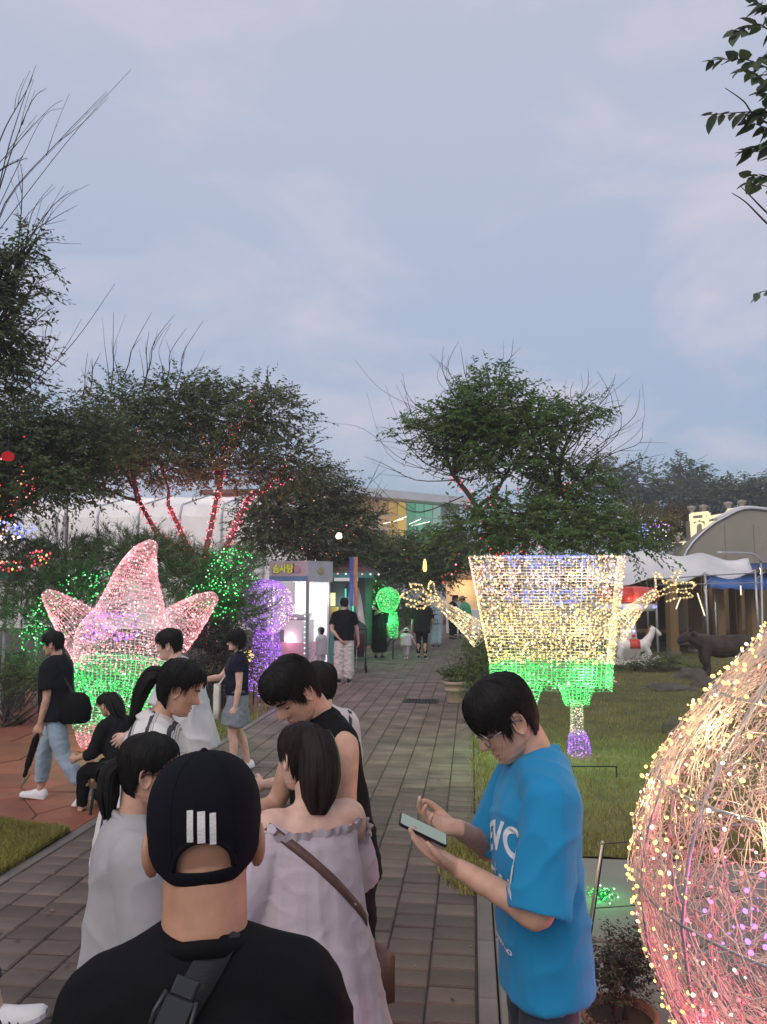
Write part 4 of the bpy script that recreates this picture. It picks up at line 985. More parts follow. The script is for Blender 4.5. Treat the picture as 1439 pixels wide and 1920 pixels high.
m_leafp = M('leaf_purple', (.06, .035, .045), .55, .3, 1.1, 0, perisland=.45, trans=.3)
bush('shrub', 'dusky purple shrub between the star lamp and the purple lamp', 405, 12, ((380, 1180, 12, 40, 50), (420, 1200, 12, 40, 50), (400, 1250, 11.8, 60, 40), (440, 1240, 12, 35, 50)), 900, .06, m_leafp)
bush('shrub', 'leafy shrub lit green beside the far green lamp', 720, 24, ((700, 1110, 24, 35, 32), (745, 1140, 24, 35, 30), (680, 1140, 24, 20, 30), (785, 1150, 24.5, 28, 28)), 900, .09, m_leaf)
bush('shrub', 'round shrub lit green behind the left foot of the box lamp', 900, 11.5, ((895, 1235, 11.5, 34, 42), (925, 1240, 11.5, 32, 36), (880, 1262, 11.3, 24, 20)), 600, .05, m_leaf)
bush('shrub', 'low leafy growth in front of the toy carousel', 1200, 18, ((1170, 1252, 18, 30, 9), (1215, 1248, 18, 35, 10), (1250, 1240, 18.2, 30, 13), (1300, 1256, 17.6, 30, 8)), 500, .06, m_leaf)
blob_leds('green lights in the shrub by the far green lamp', ((700, 1110, 23.4, 30, 28), (690, 1150, 23.4, 22, 20)), 23.4, 60, .022, (('green', 4), ('palegreen', 1)), lampc=(.1, 1, .25), power=14)
# --- trees far behind on the right
for i, (px, d, bl, mt, lb, n) in enumerate((
    (1195, 70, ((1170, 905, 70, 40, 30), (1200, 915, 70, 45, 35), (1130, 900, 70, 35, 35), (1230, 935, 70, 30, 25)), m_leafd, 'dark distant tree just right of the bright green tree', 420),
    (1290, 75, ((1290, 890, 75, 26, 22), (1292, 915, 75, 34, 22), (1285, 940, 75, 50, 22)), m_leafd, 'distant tree with a pointed top above the arched front', 380),
    (1340, 70, ((1330, 925, 70, 36, 20), (1370, 930, 70, 40, 20), (1310, 945, 70, 30, 20)), m_leafd, 'low broad distant tree above the grey tunnel tent', 380),
    (1425, 70, ((1425, 912, 70, 22, 14), (1440, 930, 70, 40, 20), (1400, 945, 70, 30, 16)), m_leafd, 'distant tree at the right edge above the grey tunnel tent', 320),
    (1190, 30, ((1180, 985, 30, 50, 30), (1220, 990, 30, 40, 28), (1140, 990, 30, 40, 30), (1200, 1010, 30, 40, 20)), m_leafy, 'yellow green tree carrying a blue garland', 520),
    (1275, 36, ((1270, 985, 36, 34, 30), (1300, 1000, 36, 24, 26), (1245, 1000, 36, 24, 26)), m_leafr, 'rust coloured tree left of the arched front', 420))):
    loc = base(px, d); B = [pblob(*q, loc) for q in bl]
    tree('broadleaf_tree', lb, loc, [V((0, 0, 0)), V((0, 0, B[0][2] * .5)), V((0, 0, B[0][2] * .8))], B, n, 10, .0075 * d if d > 40 else .2, mt, (.012 * d, .03 * d), tr=.004 * d + .05, twigs=.1)
for i, (px, d, rx, rz) in enumerate(((560, 90, 60, 22), (440, 95, 70, 24), (320, 90, 60, 26), (1000, 85, 60, 40), (1080, 88, 60, 36), (900, 90, 50, 30), (200, 92, 70, 28), (80, 90, 70, 30))):
    pass
blob_leds('blue garland on the yellow green tree', ((1206, 995, 28.6, 9, 14),), 28.6, 26, .03, (('blue', 1),))
blob_leds('white lights on the yellow green tree', ((1235, 995, 28.8, 20, 22),), 28.8, 30, .025, (('white', 1), ('violet', 1)))
# ------------------------------------------------------------------ buildings and stalls
m_white = M('white_paint', (.72, .71, .70), .6, .06, 2, .05, 30); m_tarp = M('white_tarp', (.78, .76, .75), .6, .07, 1.2, .12, 9, trans=.25)
m_steel = M('steel', (.45, .45, .46), .4, .1, 6, .05, 60, metallic=.7); m_dark = M('dark_wall', (.05, .052, .06), .7, .2, 3, .1, 40)
m_teal = M('teal_paint', (.05, .24, .24), .6, .15, 3, .1, 40); m_wood = M('wood', (.25, .16, .075), .75, .25, 3, .3, 40, stretch=(1, 1, .2)); m_woodd = M('wood_dark', (.09, .05, .03), .75, .25, 3, .3, 40, stretch=(1, 1, .2))
m_brick = M('red_brown_wall', (.25, .10, .06), .8, .15, 2, .1, 40)
# glass fronted building at the end of the path
D = 62.
A = at(598, 1100, D); Bp = at(870, 1100, D + 10)
bl = thing('glass_building', 'low building with a white roof edge and lit glass front in orange and green', 'building', (A.x, A.y, 0), math.atan2(Bp.y - A.y, Bp.x - A.x)); Lb = math.hypot(Bp.x - A.x, Bp.y - A.y)
zt = at(610, 907, D).z
MB().box((Lb / 2, 6.2, zt / 2 - .4), (Lb, 11.6, zt - .8)).build('wall', m_white, bl)
MB().box((Lb / 2, 5.5, zt - .35), (Lb + .6, 13.4, .7)).build('roof', m_white, bl)
pw = (Lb - 2.6) / 13; z0 = zt - 4.6; ph = 3.85 / 3
cols = [(.34, .19, .09)] * 7 + [(.55, .33, .09), (.75, .5, .12)] + [(.12, .42, .24), (.16, .46, .3), (.2, .5, .36), (.3, .5, .42)]
for i in range(13):
    for j in range(4):
        c = cols[i]; k = .95 + .3 * random.random()
        if j == 0: c = (.25, .17, .08) if i < 7 else c
        if i in (4, 6) and j == 2: c = (.5, .32, .16)
        m = E(f'pane_glow_{i}_{j}', tuple(q * .72 for q in c), k)
        MB().box(((i + .5) * pw, .27, z0 + (j - .5) * ph), (pw - .09, .04, ph - .09)).build('pane', m, bl)
for i in range(14): MB().box((i * pw, .26, z0 + ph * 1.0), (.08, .12, 4 * ph)).build('mullion', m_white, bl)
for j in range(5): MB().box((pw * 6.5, .27, z0 + (j - 1) * ph), (pw * 13, .09, .07)).build('transom', m_white, bl)
ft = E('tube_light', (1, .9, .75), 2.2)
for a, b_, y in ((6.5, 8.6, .5), (7.5, 9., .9), (9.3, 10.6, .7), (9.6, 11.6, .4)):
    MB().bar((a * pw, .2, z0 + ph * (1.2 + y * .4)), (b_ * pw, .2, z0 + ph * (1.55 + y * .5)), .06, .06).build('tube_light', ft, bl)
# long white tent hall left
D = 34.; A = at(-120, 1100, D + 3); Bp = at(575, 1100, D + 1)
wt = thing('tent_hall', 'long white fabric tent hall behind the left trees', 'tent', (A.x, A.y, 0), math.atan2(Bp.y - A.y, Bp.x - A.x)); Lw = math.hypot(Bp.x - A.x, Bp.y - A.y); ze = at(130, 948, D + 2.5).z; zr = ze + .9
rg = []
nb = 9
for i in range(nb + 1):
    x = Lw * i / nb
    rg.append([V((x, 0, 0)), V((x, 0, ze - .5)), V((x, .25, ze)), V((x, 4, zr)), V((x, 7.75, ze)), V((x, 8, ze - .5)), V((x, 8, 0))])
for i in range(nb):
    r0 = rg[i]; r1 = [p.copy() for p in rg[i + 1]]; b = MB(); m_ = [[a.lerp(c, t) + V((0, -.12 * math.sin(t * math.pi) if k < 3 else 0, -.10 * math.sin(t * math.pi) if k > 0 else 0)) for k, (a, c) in enumerate(zip(r0, r1))] for t in (0, .25, .5, .75, 1)]
    b.loft(m_[::-1], cap=(i in (0, nb - 1)), closed=False); b.build('tarp_bay', m_tarp, wt)
for i in range(nb + 1): MB().tube(rg[i][:4], .06, 6).build('rib', m_steel, wt)
for i in range(4): lamp(wt, (Lw * (.3 + .2 * i), 3.2, ze - 1.2), (1, .9, .86), 260, .15)  # unseen lamps added inside so the fabric shows whiter
# red brown building just right of it
D = 40.; A = base(388, D); rb = thing('brown_building', 'red brown wall rising over the white tent hall', 'building', (A.x, A.y, 0)); zt = at(430, 922, D).z
MB().box((1.6, 3, zt / 2), (4., 5, zt)).build('wall', m_brick, rb); MB().box((1.6, 3, zt + .1), (4.4, 5.4, .22)).build('roof', M('brown_roof', (.16, .07, .05), .8, .1), rb)
# lamp post
D = 14.; A = base(119, D); lp = thing('lamp_post', 'grey steel post rising out of the dark left trees', 'post', A)
zt = at(125, 868, D).z; MB().tube([(0, 0, 0), (0, 0, zt)], .035, 10).build('pole', m_steel, lp, True); MB().tube([(0, 0, 0), (0, 0, zt - .95)], .055, 12).build('sleeve', m_steel, lp, True); MB().box((0, 0, .03), (.25, .25, .06)).build('foot', m_steel, lp)
for z in (zt - .35, zt - .62): MB().lathe([(.05, z - .02), (.05, z + .02)], 12).build('clamp', m_steel, lp)
# small stall on the left edge
D = 12.4; A = base(8, D); st = thing('stall', 'small stall with teal roof and white side cloth at the left edge', 'stall', A)
zt = at(20, 1070, D).z; MB().add([(-.9, -.5, zt - .14), (.38, -.5, zt - .14), (.38, .5, zt - .14), (-.9, .5, zt - .14), (-.6, 0, zt + .1), (.15, 0, zt + .1)], [(0, 1, 5, 4), (2, 3, 4, 5), (1, 2, 5), (3, 0, 4), (3, 2, 1, 0)]).build('roof', m_teal, st)
MB().box((-.28, -.42, zt - .52), (.5, .03, .72)).build('side_cloth', m_tarp, st); MB().box((-.3, 0, .45), (1.0, .8, .9)).build('counter', m_dark, st)
for x in (-.85, .33):
    for y in (-.45, .45): MB().tube([(x, y, 0), (x, y, zt - .12)], .025, 8).build('post', m_steel, st)
# red lantern
p = at(15, 856, 10.6); ln = thing('lantern', 'round red paper lantern hanging in the left tree', 'lantern', p)
MB().ball((0, 0, 0), (.085, .085, .07), 16, 10).build('shade', E('red_glow', (.7, .03, .04), .55), ln, True)
for z in (.07, -.07): MB().lathe([(.03, z - .01), (.03, z + .01)], 12).build('rim', m_dark, ln)
MB().tube([(0, 0, .07), (0, 0, .6)], .004, 4).build('cord', m_dark, ln)

# cotton candy machine booth
D = 17.; bx = gnd(512, 1264); wR = base(580, 17.1); A = base(512, 17.4); Fr = base(577, 16.9); Bk = base(617, 18.2)
u = (Fr - A).normalized(); wid = (Fr - A).length; v2 = V((-u.y, u.x, 0)); dep = .82
bo = thing('vending_booth', 'tall glowing white cotton candy machine booth with yellow lettering on its header', 'vending booth', A, math.atan2(u.y, u.x))
m_head = M('booth_header', (.62, .63, .64), .5, .1, 3, .03, 30); m_band = M('booth_band', (.18, .36, .55), .5, .2, 6, 0)
H0 = 2.06; H1 = 2.52
hd = MB().box((wid / 2, dep / 2, (H0 + H1) / 2), (wid + .12, dep + .12, H1 - H0)).build('header', m_head, bo)
MB().box((wid / 2, -.066, H0 + .07), (wid + .1, .008, .11)).build('stripe', m_band, hd)
for x, y in ((0, 0), (wid, 0), (wid, dep), (0, dep)): MB().box((x, y, H0 / 2), (.05, .05, H0)).build('post', m_steel, bo)
MB().box((wid / 2, dep / 2, .06), (wid + .04, dep + .04, .12)).build('base', m_white, bo)
MB().box((wid / 2, dep - .03, H0 / 2 + .06), (wid - .06, .02, H0 - .14)).build('back_panel', E('booth_panel_glow', (1, .97, 1), 1.7), bo)
MB().box((wid * .42, dep * .55, .95), (.5, .45, .5)).build('machine', m_white, bo); MB().lathe([(.02, 1.2), (.24, 1.22), (.3, 1.34), (.28, 1.35), (.2, 1.25), (.02, 1.24)], 20, (wid * .42, dep * .55, 0), cap=False).build('spinner', m_steel, bo, True)
MB().box((wid * .42, dep * .55, .42), (.62, .55, .56)).build('cabinet', M('pink_panel', (.65, .3, .4), .5, .1), bo)
m_sheet = glassy('clear_sheet', (.75, .74, .80), .26, .15)
MB().box((wid, dep / 2, H0 / 2 + .05), (.012, dep - .06, H0 - .1)).build('side_sheet', m_sheet, bo); MB().box((wid / 2, .0, H0 / 2 + .05), (wid - .06, .012, H0 - .1)).build('front_sheet', glassy('clear_sheet_front', (.8, .8, .85), .12, .1), bo)
for k in range(13): MB().ball((wid - .05, -.02, .5 + k * .115), .016, 8, 6).build('strip_led', E('cyan_led', (.5, .9, 1), 2.5), bo)
for r_ in ((.1, .5, .3), (.3, .9, .25), (.55, .7, .9)): MB().bar((wid + .012, .05, r_[0]), (wid + .012, dep - .06, r_[1]), .006, .008).build('crease', m_white, bo)
def text_on(parent, body, size, loc, rot, mat, ext=.006, name='lettering'):
    me = textmesh(body, size, ext, size * .022); o = link(name, me, mat, parent); o.location = loc; o.rotation_euler = rot; return o
text_on(hd, '솜사탕', .235, (wid * .36, -.078, H0 + .28), (R(90), 0, 0), M('sign_dark', (.03, .05, .03), .6, 0, bump=0), .004)
text_on(hd, '솜사탕', .215, (wid * .36, -.088, H0 + .28), (R(90), 0, 0), E('sign_yellow', (.62, .58, .08), .75), .006)
MB().ball((wid * .76, -.07, H0 + .27), (.1, .012, .09), 14, 8).build('pink_puff', M('puff_pink', (.6, .42, .5), .7, .2), hd, True)
MB().ball((wid + .066, dep * .5, H0 + .24), (.012, .13, .09), 14, 8).build('yellow_puff', M('sign_pale', (.5, .46, .24), .6, .2, 14, 0), hd, True)
lamp(bo, (wid * .5, .35, 1.75), (1, .95, 1), 42, .12); lamp(bo, (wid * .35, .2, .75), (1, .55, .75), 14, .1)

# kiosk with teal eaves right of the booth
D = 19.5; A = base(590, D); kz = at(640, 1074, D).z; kw = 1.22
ki = thing('kiosk', 'dark kiosk with shingled roof and teal eaves beside the booth', 'kiosk', A)
MB().box((kw / 2, 1.3, kz / 2 + .2), (kw, 1.4, kz - .4)).build('wall', m_dark, ki); MB().box((kw * .32, .55, .55), (.9, .1, 1.1)).build('counter', m_teal, ki)
rf = MB().add([(-.2, .2, kz), (kw + .2, .2, kz - .05), (kw + .25, 2.4, kz), (-.2, 2.4, kz), (.2, 1.3, kz + .42), (kw - .35, 1.3, kz + .40)], [(0, 1, 5, 4), (2, 3, 4, 5), (1, 2, 5), (3, 0, 4), (3, 2, 1, 0)]).build('roof', M('shingle', (.12, .075, .06), .85, .3, 5, .3, 40), ki)
for k in range(4):
    t = .1 + k * .22; a = V((-.2, .2, kz)).lerp(V((.2, 1.3, kz + .42)), t); b_ = V((kw + .2, .2, kz - .05)).lerp(V((kw - .35, 1.3, kz + .40)), t)
    MB().bar(a + V((0, 0, .015)), b_ + V((0, 0, .015)), .05, .02).build('batten', M('shingle_edge', (.19, .12, .10), .85, .2), rf)
MB().box((kw / 2 + .02, .17, kz - .06), (kw + .5, .06, .13)).build('eave', m_teal, ki)
for k in range(9): MB().ball((-.05 + k * .21, .1, kz - .01 - .004 * k), .022, 8, 6).build('bulb', E('bulb_white', (1, .9, .8), 2.) if k % 3 else E('bulb_red', (1, .3, .3), 2.), ki)
mn = MB().box((.28, .5, 1.62), (.34, .03, .34)).build('menu_board', E('menu_glow', (1, .85, .5), 1.25), ki)
for k in range(3): MB().box((.2, .48, 1.72 - k * .07), (.12, .012, .025)).build('menu_row', m_dark, mn)
MB().box((.32, .5, 1.3), (.42, .03, .26)).build('picture_board', M('board_orange', (.5, .26, .05), .6, .3, 9), ki)
MB().box((.72, .56, 2.14), (.62, .05, .09)).build('sign_strip', E('kiosk_sign', (.9, .85, .85), .6), ki)
for k in range(2): MB().tube([(.72 + .2 * k, .5, 1.2), (.72 + .2 * k, .5, 1.9)], .02, 8).build('neon_tube', E('neon_green', (.1, 1, .45), 1.4) if k else E('neon_cyan', (.1, .8, .8), 1.1), ki)
lamp(ki, (.7, .35, 1.5), (.5, 1, .8), 10, .05)

# feather banners
D = 17.6; A = base(664, D)
fb = thing('banner', 'tall blue and orange feather banner on a pole by the kiosk', 'banner', A); zt = at(664, 1044, D).z
MB().tube([(0, 0, 0), (0, 0, zt)], .012, 8).build('pole', m_steel, fb)
for x0, x1, mm, nm in ((-.1, -.005, M('banner_blue', (.10, .16, .5), .7, .25, 8, 0), 'blue_flag'), (.005, .085, M('banner_orange', (.62, .30, .14), .7, .25, 8, 0), 'orange_flag')):
    MB().loft([[V((x0, .02 * math.sin(z * 5), z)), V((x1, .02 * math.sin(z * 5 + 1), z)), V((x1, .02 * math.sin(z * 5 + 1) + .004, z)), V((x0, .02 * math.sin(z * 5) + .004, z))] for z in [zt - 1.12 + k * .112 for k in range(11)]]).build(nm, mm, fb)
wf = thing('flag', 'limp white flag hanging under the orange feather banner', 'flag', base(672, 17.9)); z1 = at(672, 1100, 17.9).z
MB().tube([(-.03, 0, 0), (-.03, 0, z1 + .3)], .01, 8).build('pole', m_steel, wf)
MB().loft([[V((-.02, 0, z1 - .75 * t)), V((.02 + .17 * t, .06 * math.sin(t * 6), z1 - .05 - .85 * t)), V((.02 + .17 * t, .06 * math.sin(t * 6) + .006, z1 - .05 - .85 * t)), V((-.02, .006, z1 - .75 * t))] for t in [k / 8 for k in range(9)]]).build('cloth', m_tarp, wf, True)

# white canopy tent on the right
P0 = at(1128, 1084, 19); zE = at(1222, 1087, 19.6).z; zA = at(1225, 1032, 20.6).z
cp = thing('canopy_tent', 'white canopy tent on grey poles right of the box lamp', 'tent', base(1120, 19.))
o0 = V(cp.location)
eave = [at(x, y, d) - o0 for x, y, d in ((1105, 1086, 19.), (1228, 1082, 19.6), (1322, 1075, 20.0), (1416, 1070, 20.4))]
rid = [at(x, y, d) - o0 for x, y, d in ((1100, 1030, 21.4), (1218, 1031, 21.6), (1318, 1036, 21.8), (1404, 1047, 22.))]
bck = [V((r.x * 2 - e.x, r.y * 2 - e.y, e.z)) for r, e in zip(rid, eave)]
rg = []
for j in range(4):
    row = []
    for t in np.linspace(0, 1, 9): row.append(eave[j].lerp(rid[j], t) + V((0, 0, -.12 * math.sin(t * math.pi))))
    for t in np.linspace(0, 1, 9)[1:]: row.append(rid[j].lerp(bck[j], t) + V((0, 0, -.12 * math.sin(t * math.pi))))
    rg.append(row)
full = []
for j in range(3):
    for t in np.linspace(0, 1, 10, endpoint=(j == 2)):
        full.append([a.lerp(b_, t) + V((0, 0, -.16 * math.sin(t * math.pi) * (1 - .5 * k / 16) + .02 * math.sin(k * 2.3 + t * 9))) for k, (a, b_) in enumerate(zip(rg[j], rg[j + 1]))])
mr = MB().loft([[p for p in r] + [p - V((0, 0, .012)) for p in r[::-1]] for r in full[::-1]]).build('canopy', m_tarp, cp, True)
for a, b_ in ((-1, 0),): pass
for e_ in eave[1:3] + [eave[3]]:
    MB().tube([V((e_.x + .03, e_.y, -o0.z)), V((e_.x, e_.y, e_.z + .03))], .032, 8).build('pole', m_steel, cp, True)
for e_ in bck[1:]: MB().tube([V((e_.x, e_.y, -o0.z)), e_], .03, 8).build('pole', m_steel, cp, True)
MB().tube([eave[1] - V((0, 0, .06)), eave[2] - V((0, 0, .06)), eave[3] - V((0, 0, .06))], .018, 6).build('rail', m_steel, cp); MB().tube([eave[1] - V((0, 0, .2)), eave[3] - V((-.2, 0, .32))], .012, 6).build('rail', m_steel, cp)
q = [at(x, y, d) - o0 for x, y, d in ((1345, 1036, 21), (1408, 1038, 21), (1424, 1050, 21), (1428, 1072, 21), (1431, 1235, 20.2))]
MB().tube(catmull(q, 4), .03, 8).build('bent_pole', m_steel, cp, True)
for i in range(3):
    a = eave[min(i + 1, 3)]; MB().tube([a - V((0, 0, .25)), a + V((.35, .3, -.03))], .012, 6).build('brace', m_steel, cp)
# blue canopy behind
for x_ in (.35, 1.9): q = rid[1].lerp(rid[3], x_ / 2.2) - V((0, .2, .35)); lamp(cp, q, (1, .93, .86), 30, .08)  # unseen lamps added under the white canopy to brighten its cloth
bc = thing('blue_canopy', 'blue tarpaulin canopy edge behind the white canopy', 'tent', base(1400, 24)); o1 = V(bc.location)
pts = [at(x, y, d) - o1 for x, y, d in ((1325, 1077, 23), (1500, 1069, 23), (1500, 1108, 22.2), (1325, 1103, 22.2))]
MB().loft([[pts[0].lerp(pts[1], t) + V((0, 2.2, .3)), pts[0].lerp(pts[1], t), pts[3].lerp(pts[2], t) + V((0, 0, .02 * math.sin(t * 30))), pts[3].lerp(pts[2], t) + V((0, .02, .02 * math.sin(t * 30))), pts[0].lerp(pts[1], t) + V((0, .03, -.03)), pts[0].lerp(pts[1], t) + V((0, 2.2, .27))] for t in np.linspace(0, 1, 24)][::-1]).build('tarp', M('blue_tarp', (.03, .08, .26), .55, .15, 2, .1, 20), bc, True)
for x in (1340, 1480): p = base(x, 22.6) - o1; MB().tube([p, V((p.x, p.y, pts[2].z))], .03, 8).build('pole', m_steel, bc, True)
# grey tunnel tent
D = 26.; tn = thing('tunnel_tent', 'grey fabric tunnel tent with arched roof at the right edge', 'tent', base(1290, D)); o2 = V(tn.location)
prof = [at(x, y, D) - o2 for x, y in ((1262, 1110), (1290, 1033), (1330, 990), (1362, 970), (1396, 955), (1440, 958), (1490, 968), (1560, 1000), (1620, 1060), (1640, 1110))]
prof = [V((p.x, 0, p.z)) for p in catmull(prof, 3)]; bot = [V((prof[0].x, 0, 0))]; ring = [V((prof[-1].x, 0, 0))] + prof[::-1] + bot
MB().loft([[p + V((.15 * y, y, 0)) for p in ring] for y in (0, .02, 3, 6, 9, 12)][::-1]).build('shell', M('grey_tarp', (.29, .26, .21), .7, .12, 1, .1, 12), tn)
MB().tube([p + V((0, -.03, .02)) for p in prof], .05, 6).build('rib', m_steel, tn, True); MB().tube([p + V((.05, .5, .06)) for p in prof[8:20]], .11, 6).build('roof_band', m_tarp, tn, True)
for px in (1360, 1412): p = at(px, 1000, D) - o2; MB().tube([V((p.x, -.012, 0)), V((p.x, -.012, p.z + .3))], .008, 4).build('seam', M('grey_seam', (.2, .19, .17), .7, 0), tn)
# arched front outlined in light
D = 30.; af = thing('lit_facade', 'ornamental front outlined in warm light with an arched niche and balustrade', 'facade', base(1300, D)); o3 = V(af.location); gl = E('outline_warm', (1, .86, .52), 1.25); m_plas = M('plaster', (.3, .27, .23), .8, .15, 3, .1)
sc = D / F
def pp(x, y): p = at(x, y, D) - o3; return V((p.x, 0, p.z))
def fbar(a, b_, wd=.09, nm='light_band', par=None, mat=gl): return MB().bar(pp(*a) + V((0, -.13, 0)), pp(*b_) + V((0, -.13, 0)), wd, .06, up=(0, 1, 0)).build(nm, mat, par or af)
a, b_ = pp(1296, 975), pp(1329, 1020); MB().box(((a.x + b_.x) / 2, .2, a.z / 2), (b_.x - a.x, .5, a.z)).build('tower_wall', m_plas, af)
a2, b2 = pp(1329, 980), pp(1395, 1020); MB().box(((a2.x + b2.x) / 2, .3, a2.z / 2 - .1), (b2.x - a2.x, .4, a2.z - .2)).build('side_wall', m_plas, af)
for q_ in (((1298, 964), (1330, 961)), ((1298, 975), (1330, 973)), ((1299, 975), (1301, 1018)), ((1326, 973), (1327, 1000)), ((1298, 963), (1298, 976)), ((1322, 961), (1322, 974)), ((1330, 961), (1330, 974)), ((1331, 970), (1366, 964)), ((1330, 981), (1352, 978)), ((1365, 957), (1366, 968)), ((1372, 956), (1372, 968)), ((1365, 957), (1400, 952)), ((1262, 1020), (1298, 1017))): fbar(*q_, wd=.13)
for x in (1303, 1307, 1312, 1316, 1320): MB().bar(pp(x, 964) + V((0, -.1, 0)), pp(x, 974) + V((0, -.1, 0)), .05, .05, up=(0, 1, 0)).build('baluster', m_plas, af)
for k in range(7): x = 1335 + k * 4.5; MB().bar(pp(x, 970 - k * .8) + V((0, -.1, 0)), pp(x, 980 - k * .6) + V((0, -.1, 0)), .05, .05, up=(0, 1, 0)).build('baluster', m_plas, af)
arch = [pp(1305, 1002), pp(1305, 988), pp(1307, 983), pp(1312, 980), pp(1317, 982), pp(1320, 987), pp(1320, 1001), pp(1305, 1002)]
nc = MB().tube([p + V((0, -.12, 0)) for p in catmull(arch[:-1], 3) + [arch[-1]]], .06, 6).build('niche_frame', gl, af, True); MB().loft([[p + V((0, y, 0)) for p in arch[:-1]] for y in (-.09, -.07)][::-1]).build('niche', m_woodd, af)
MB().lathe([(.12, 0), (.14, .05), (.08, .2), (.1, .32), (.03, .4), (.06, .46), (.05, .52), (.0, .55)], 10, pp(1313, 1000) + V((0, -.12, 0))).build('statue', m_plas, af, True)
for x, y in ((1301, 961), (1323, 959), (1368, 954), (1393, 951)): MB().lathe([(.1, 0), (.06, .05), (.16, .16), (.17, .26), (.02, .3)], 12, pp(x, y)).build('urn', m_plas, af, True)
bs = thing('statue', 'small pale bird statue on a lit ledge left of the arched front', 'statue', base(1274, 29.5)); z = at(1274, 1018, 29.5).z
MB().lathe([(.2, 0), (.14, .1), (.14, z - .1), (.2, z)], 12).build('pedestal', m_plas, bs); b = MB(); b.ball((0, 0, z + .16), (.11, .09, .16), 10, 8); b.ball((.05, 0, z + .36), .06, 8, 6)
for s_ in (-1, 1): b.tube([(0, 0, z + .2), (s_ * .14, 0, z + .34), (s_ * .2, 0, z + .42)], [.05, .035, .01], 6)
b.build('bird', M('statue_pale', (.7, .62, .5), .6, .1), bs, True)
# wooden posts of the shelter behind the tent
for i, (px, d, r_, mt, lb) in enumerate(((1258, 22.6, .13, m_wood, 'thick orange brown post behind the animal statue'), (1292, 24, .045, m_wood, 'thin pinkish post wound with a light string'), (1302, 23.4, .14, m_woodd, 'broad dark post of the shelter'), (1346, 23, .12, m_wood, 'yellowish post of the shelter right of the second tent pole'), (1372, 24, .07, m_woodd, 'slim dark post of the shelter'), (1384, 23.4, .05, m_wood, 'slim pale post with a light string on it'), (1410, 23, .14, m_wood, 'broad yellowish post of the shelter near the right edge'), (1330, 25, .08, m_woodd, 'thin dark post deep in the shelter'))):
    t = thing('wooden_post', lb, 'post', base(px, d), 0, 'posts of the shelter behind the tent'); MB().box((0, 0, 1.2), (r_ * 2, r_ * 2, 2.4), Matrix.Rotation(.3, 3, 'Z')).build('shaft', mt, t); MB().box((0, 0, .04), (r_ * 2.5, r_ * 2.5, .08), Matrix.Rotation(.3, 3, 'Z')).build('footing', m_conc, t)
sb = thing('shelter', 'dim timber shelter with a dark back wall behind the tent', 'shelter', base(1320, 26)); MB().box((.6, 1.0, 1.1), (7.5, .15, 2.2)).build('back_wall', m_woodd, sb); MB().box((.6, -1.2, 2.42), (8, 4.6, .12)).build('roof', m_woodd, sb); MB().box((.4, .2, .45), (5.5, .6, .1)).build('bench', m_wood, sb)
for a, b_, lb in (((1308, 1112), (1322, 1155), 'slanted white tube light under the tent'), ((1389, 1098), (1390, 1116), 'short upright tube light in the shelter'), ((1268, 1142), (1276, 1120), 'slanted short tube light behind the left tent pole')):
    A_, B_ = at(*a, 21.8), at(*b_, 21.8); t = thing('tube_light', lb, 'tube light', A_); MB().tube([V((0, 0, 0)), B_ - A_], .018, 8).build('tube', E('tube_warm', (1, .88, .62), 1.6), t); MB().tube([(B_ - A_) * .98, (B_ - A_) * 1.04], .022, 8).build('cap', m_steel, t)
    MB().tube([(B_ - A_) * 1.04, V((B_.x - A_.x, B_.y - A_.y, 2.36 - A_.z))], .004, 4).build('cord', m_dark, t)
lamp(sb, (.4, -1.6, 2.0), (1, .72, .4), 24, .08); lamp(sb, (2.4, -1.6, 2.0), (1, .72, .4), 18, .08)
# warm stall at the far end of the path
fs_ = thing('stall', 'warm lit stall with an orange awning at the far end of the path', 'stall', base(868, 33)); z = at(868, 1092, 33).z
MB().box((0, .9, 1.15), (1.5, .1, 2.3)).build('back_wall', M('cream', (.65, .5, .34), .7, .1), fs_); MB().box((0, -.2, .5), (1.4, .5, 1.)).build('counter', m_white, fs_)
MB().add([(-.9, -.7, z + .2), (.9, -.7, z + .2), (.9, .9, z + .75), (-.9, .9, z + .75), (-.9, -.7, z + .1), (.9, -.7, z + .1)], [(0, 1, 2, 3), (4, 5, 1, 0)]).build('awning', M('awning_orange', (.5, .24, .1), .7, .15), fs_)
for sx in (-.85, .85): MB().tube([(sx, -.65, 0), (sx, -.65, z + .15)], .03, 8).build('post', m_steel, fs_)
lamp(fs_, (0, .1, 1.9), (1, .75, .45), 45, .06)
hb = bush('hedge', 'dark hedge closing the view at the end of the path', 820, 40, ((760, 1085, 40, 60, 35), (820, 1085, 40, 50, 30), (880, 1085, 40, 50, 35), (690, 1085, 40, 60, 40), (620, 1085, 40, 60, 40), (950, 1085, 40, 60, 40), (1020, 1085, 40, 60, 40), (1090, 1085, 40, 60, 40)), 1800, .2, m_leafd, slen=(.4, .8), cat='hedge')
fw = thing('lantern', 'small yellow glowing lantern hanging in the tree over the path', 'lantern', at(797, 1060, 24)); MB().lathe([(.04, -.2), (.07, -.1), (.05, .12), (.02, .2)], 10).build('shade', E('yellow_glow', (1, .85, .3), 1.6), fw, True); MB().tube([(0, 0, .2), (0, 0, .9)], .006, 4).build('cord', m_dark, fw)
ww = thing('lantern', 'white glowing round lamp in the tree above the booth', 'lantern', at(636, 1005, 20)); MB().ball((0, 0, 0), .09, 12, 8).build('globe', E('white_glow', (1, .9, .75), 2.5), ww, True); MB().tube([(0, 0, .09), (0, 0, .7)], .006, 4).build('cord', m_dark, ww)
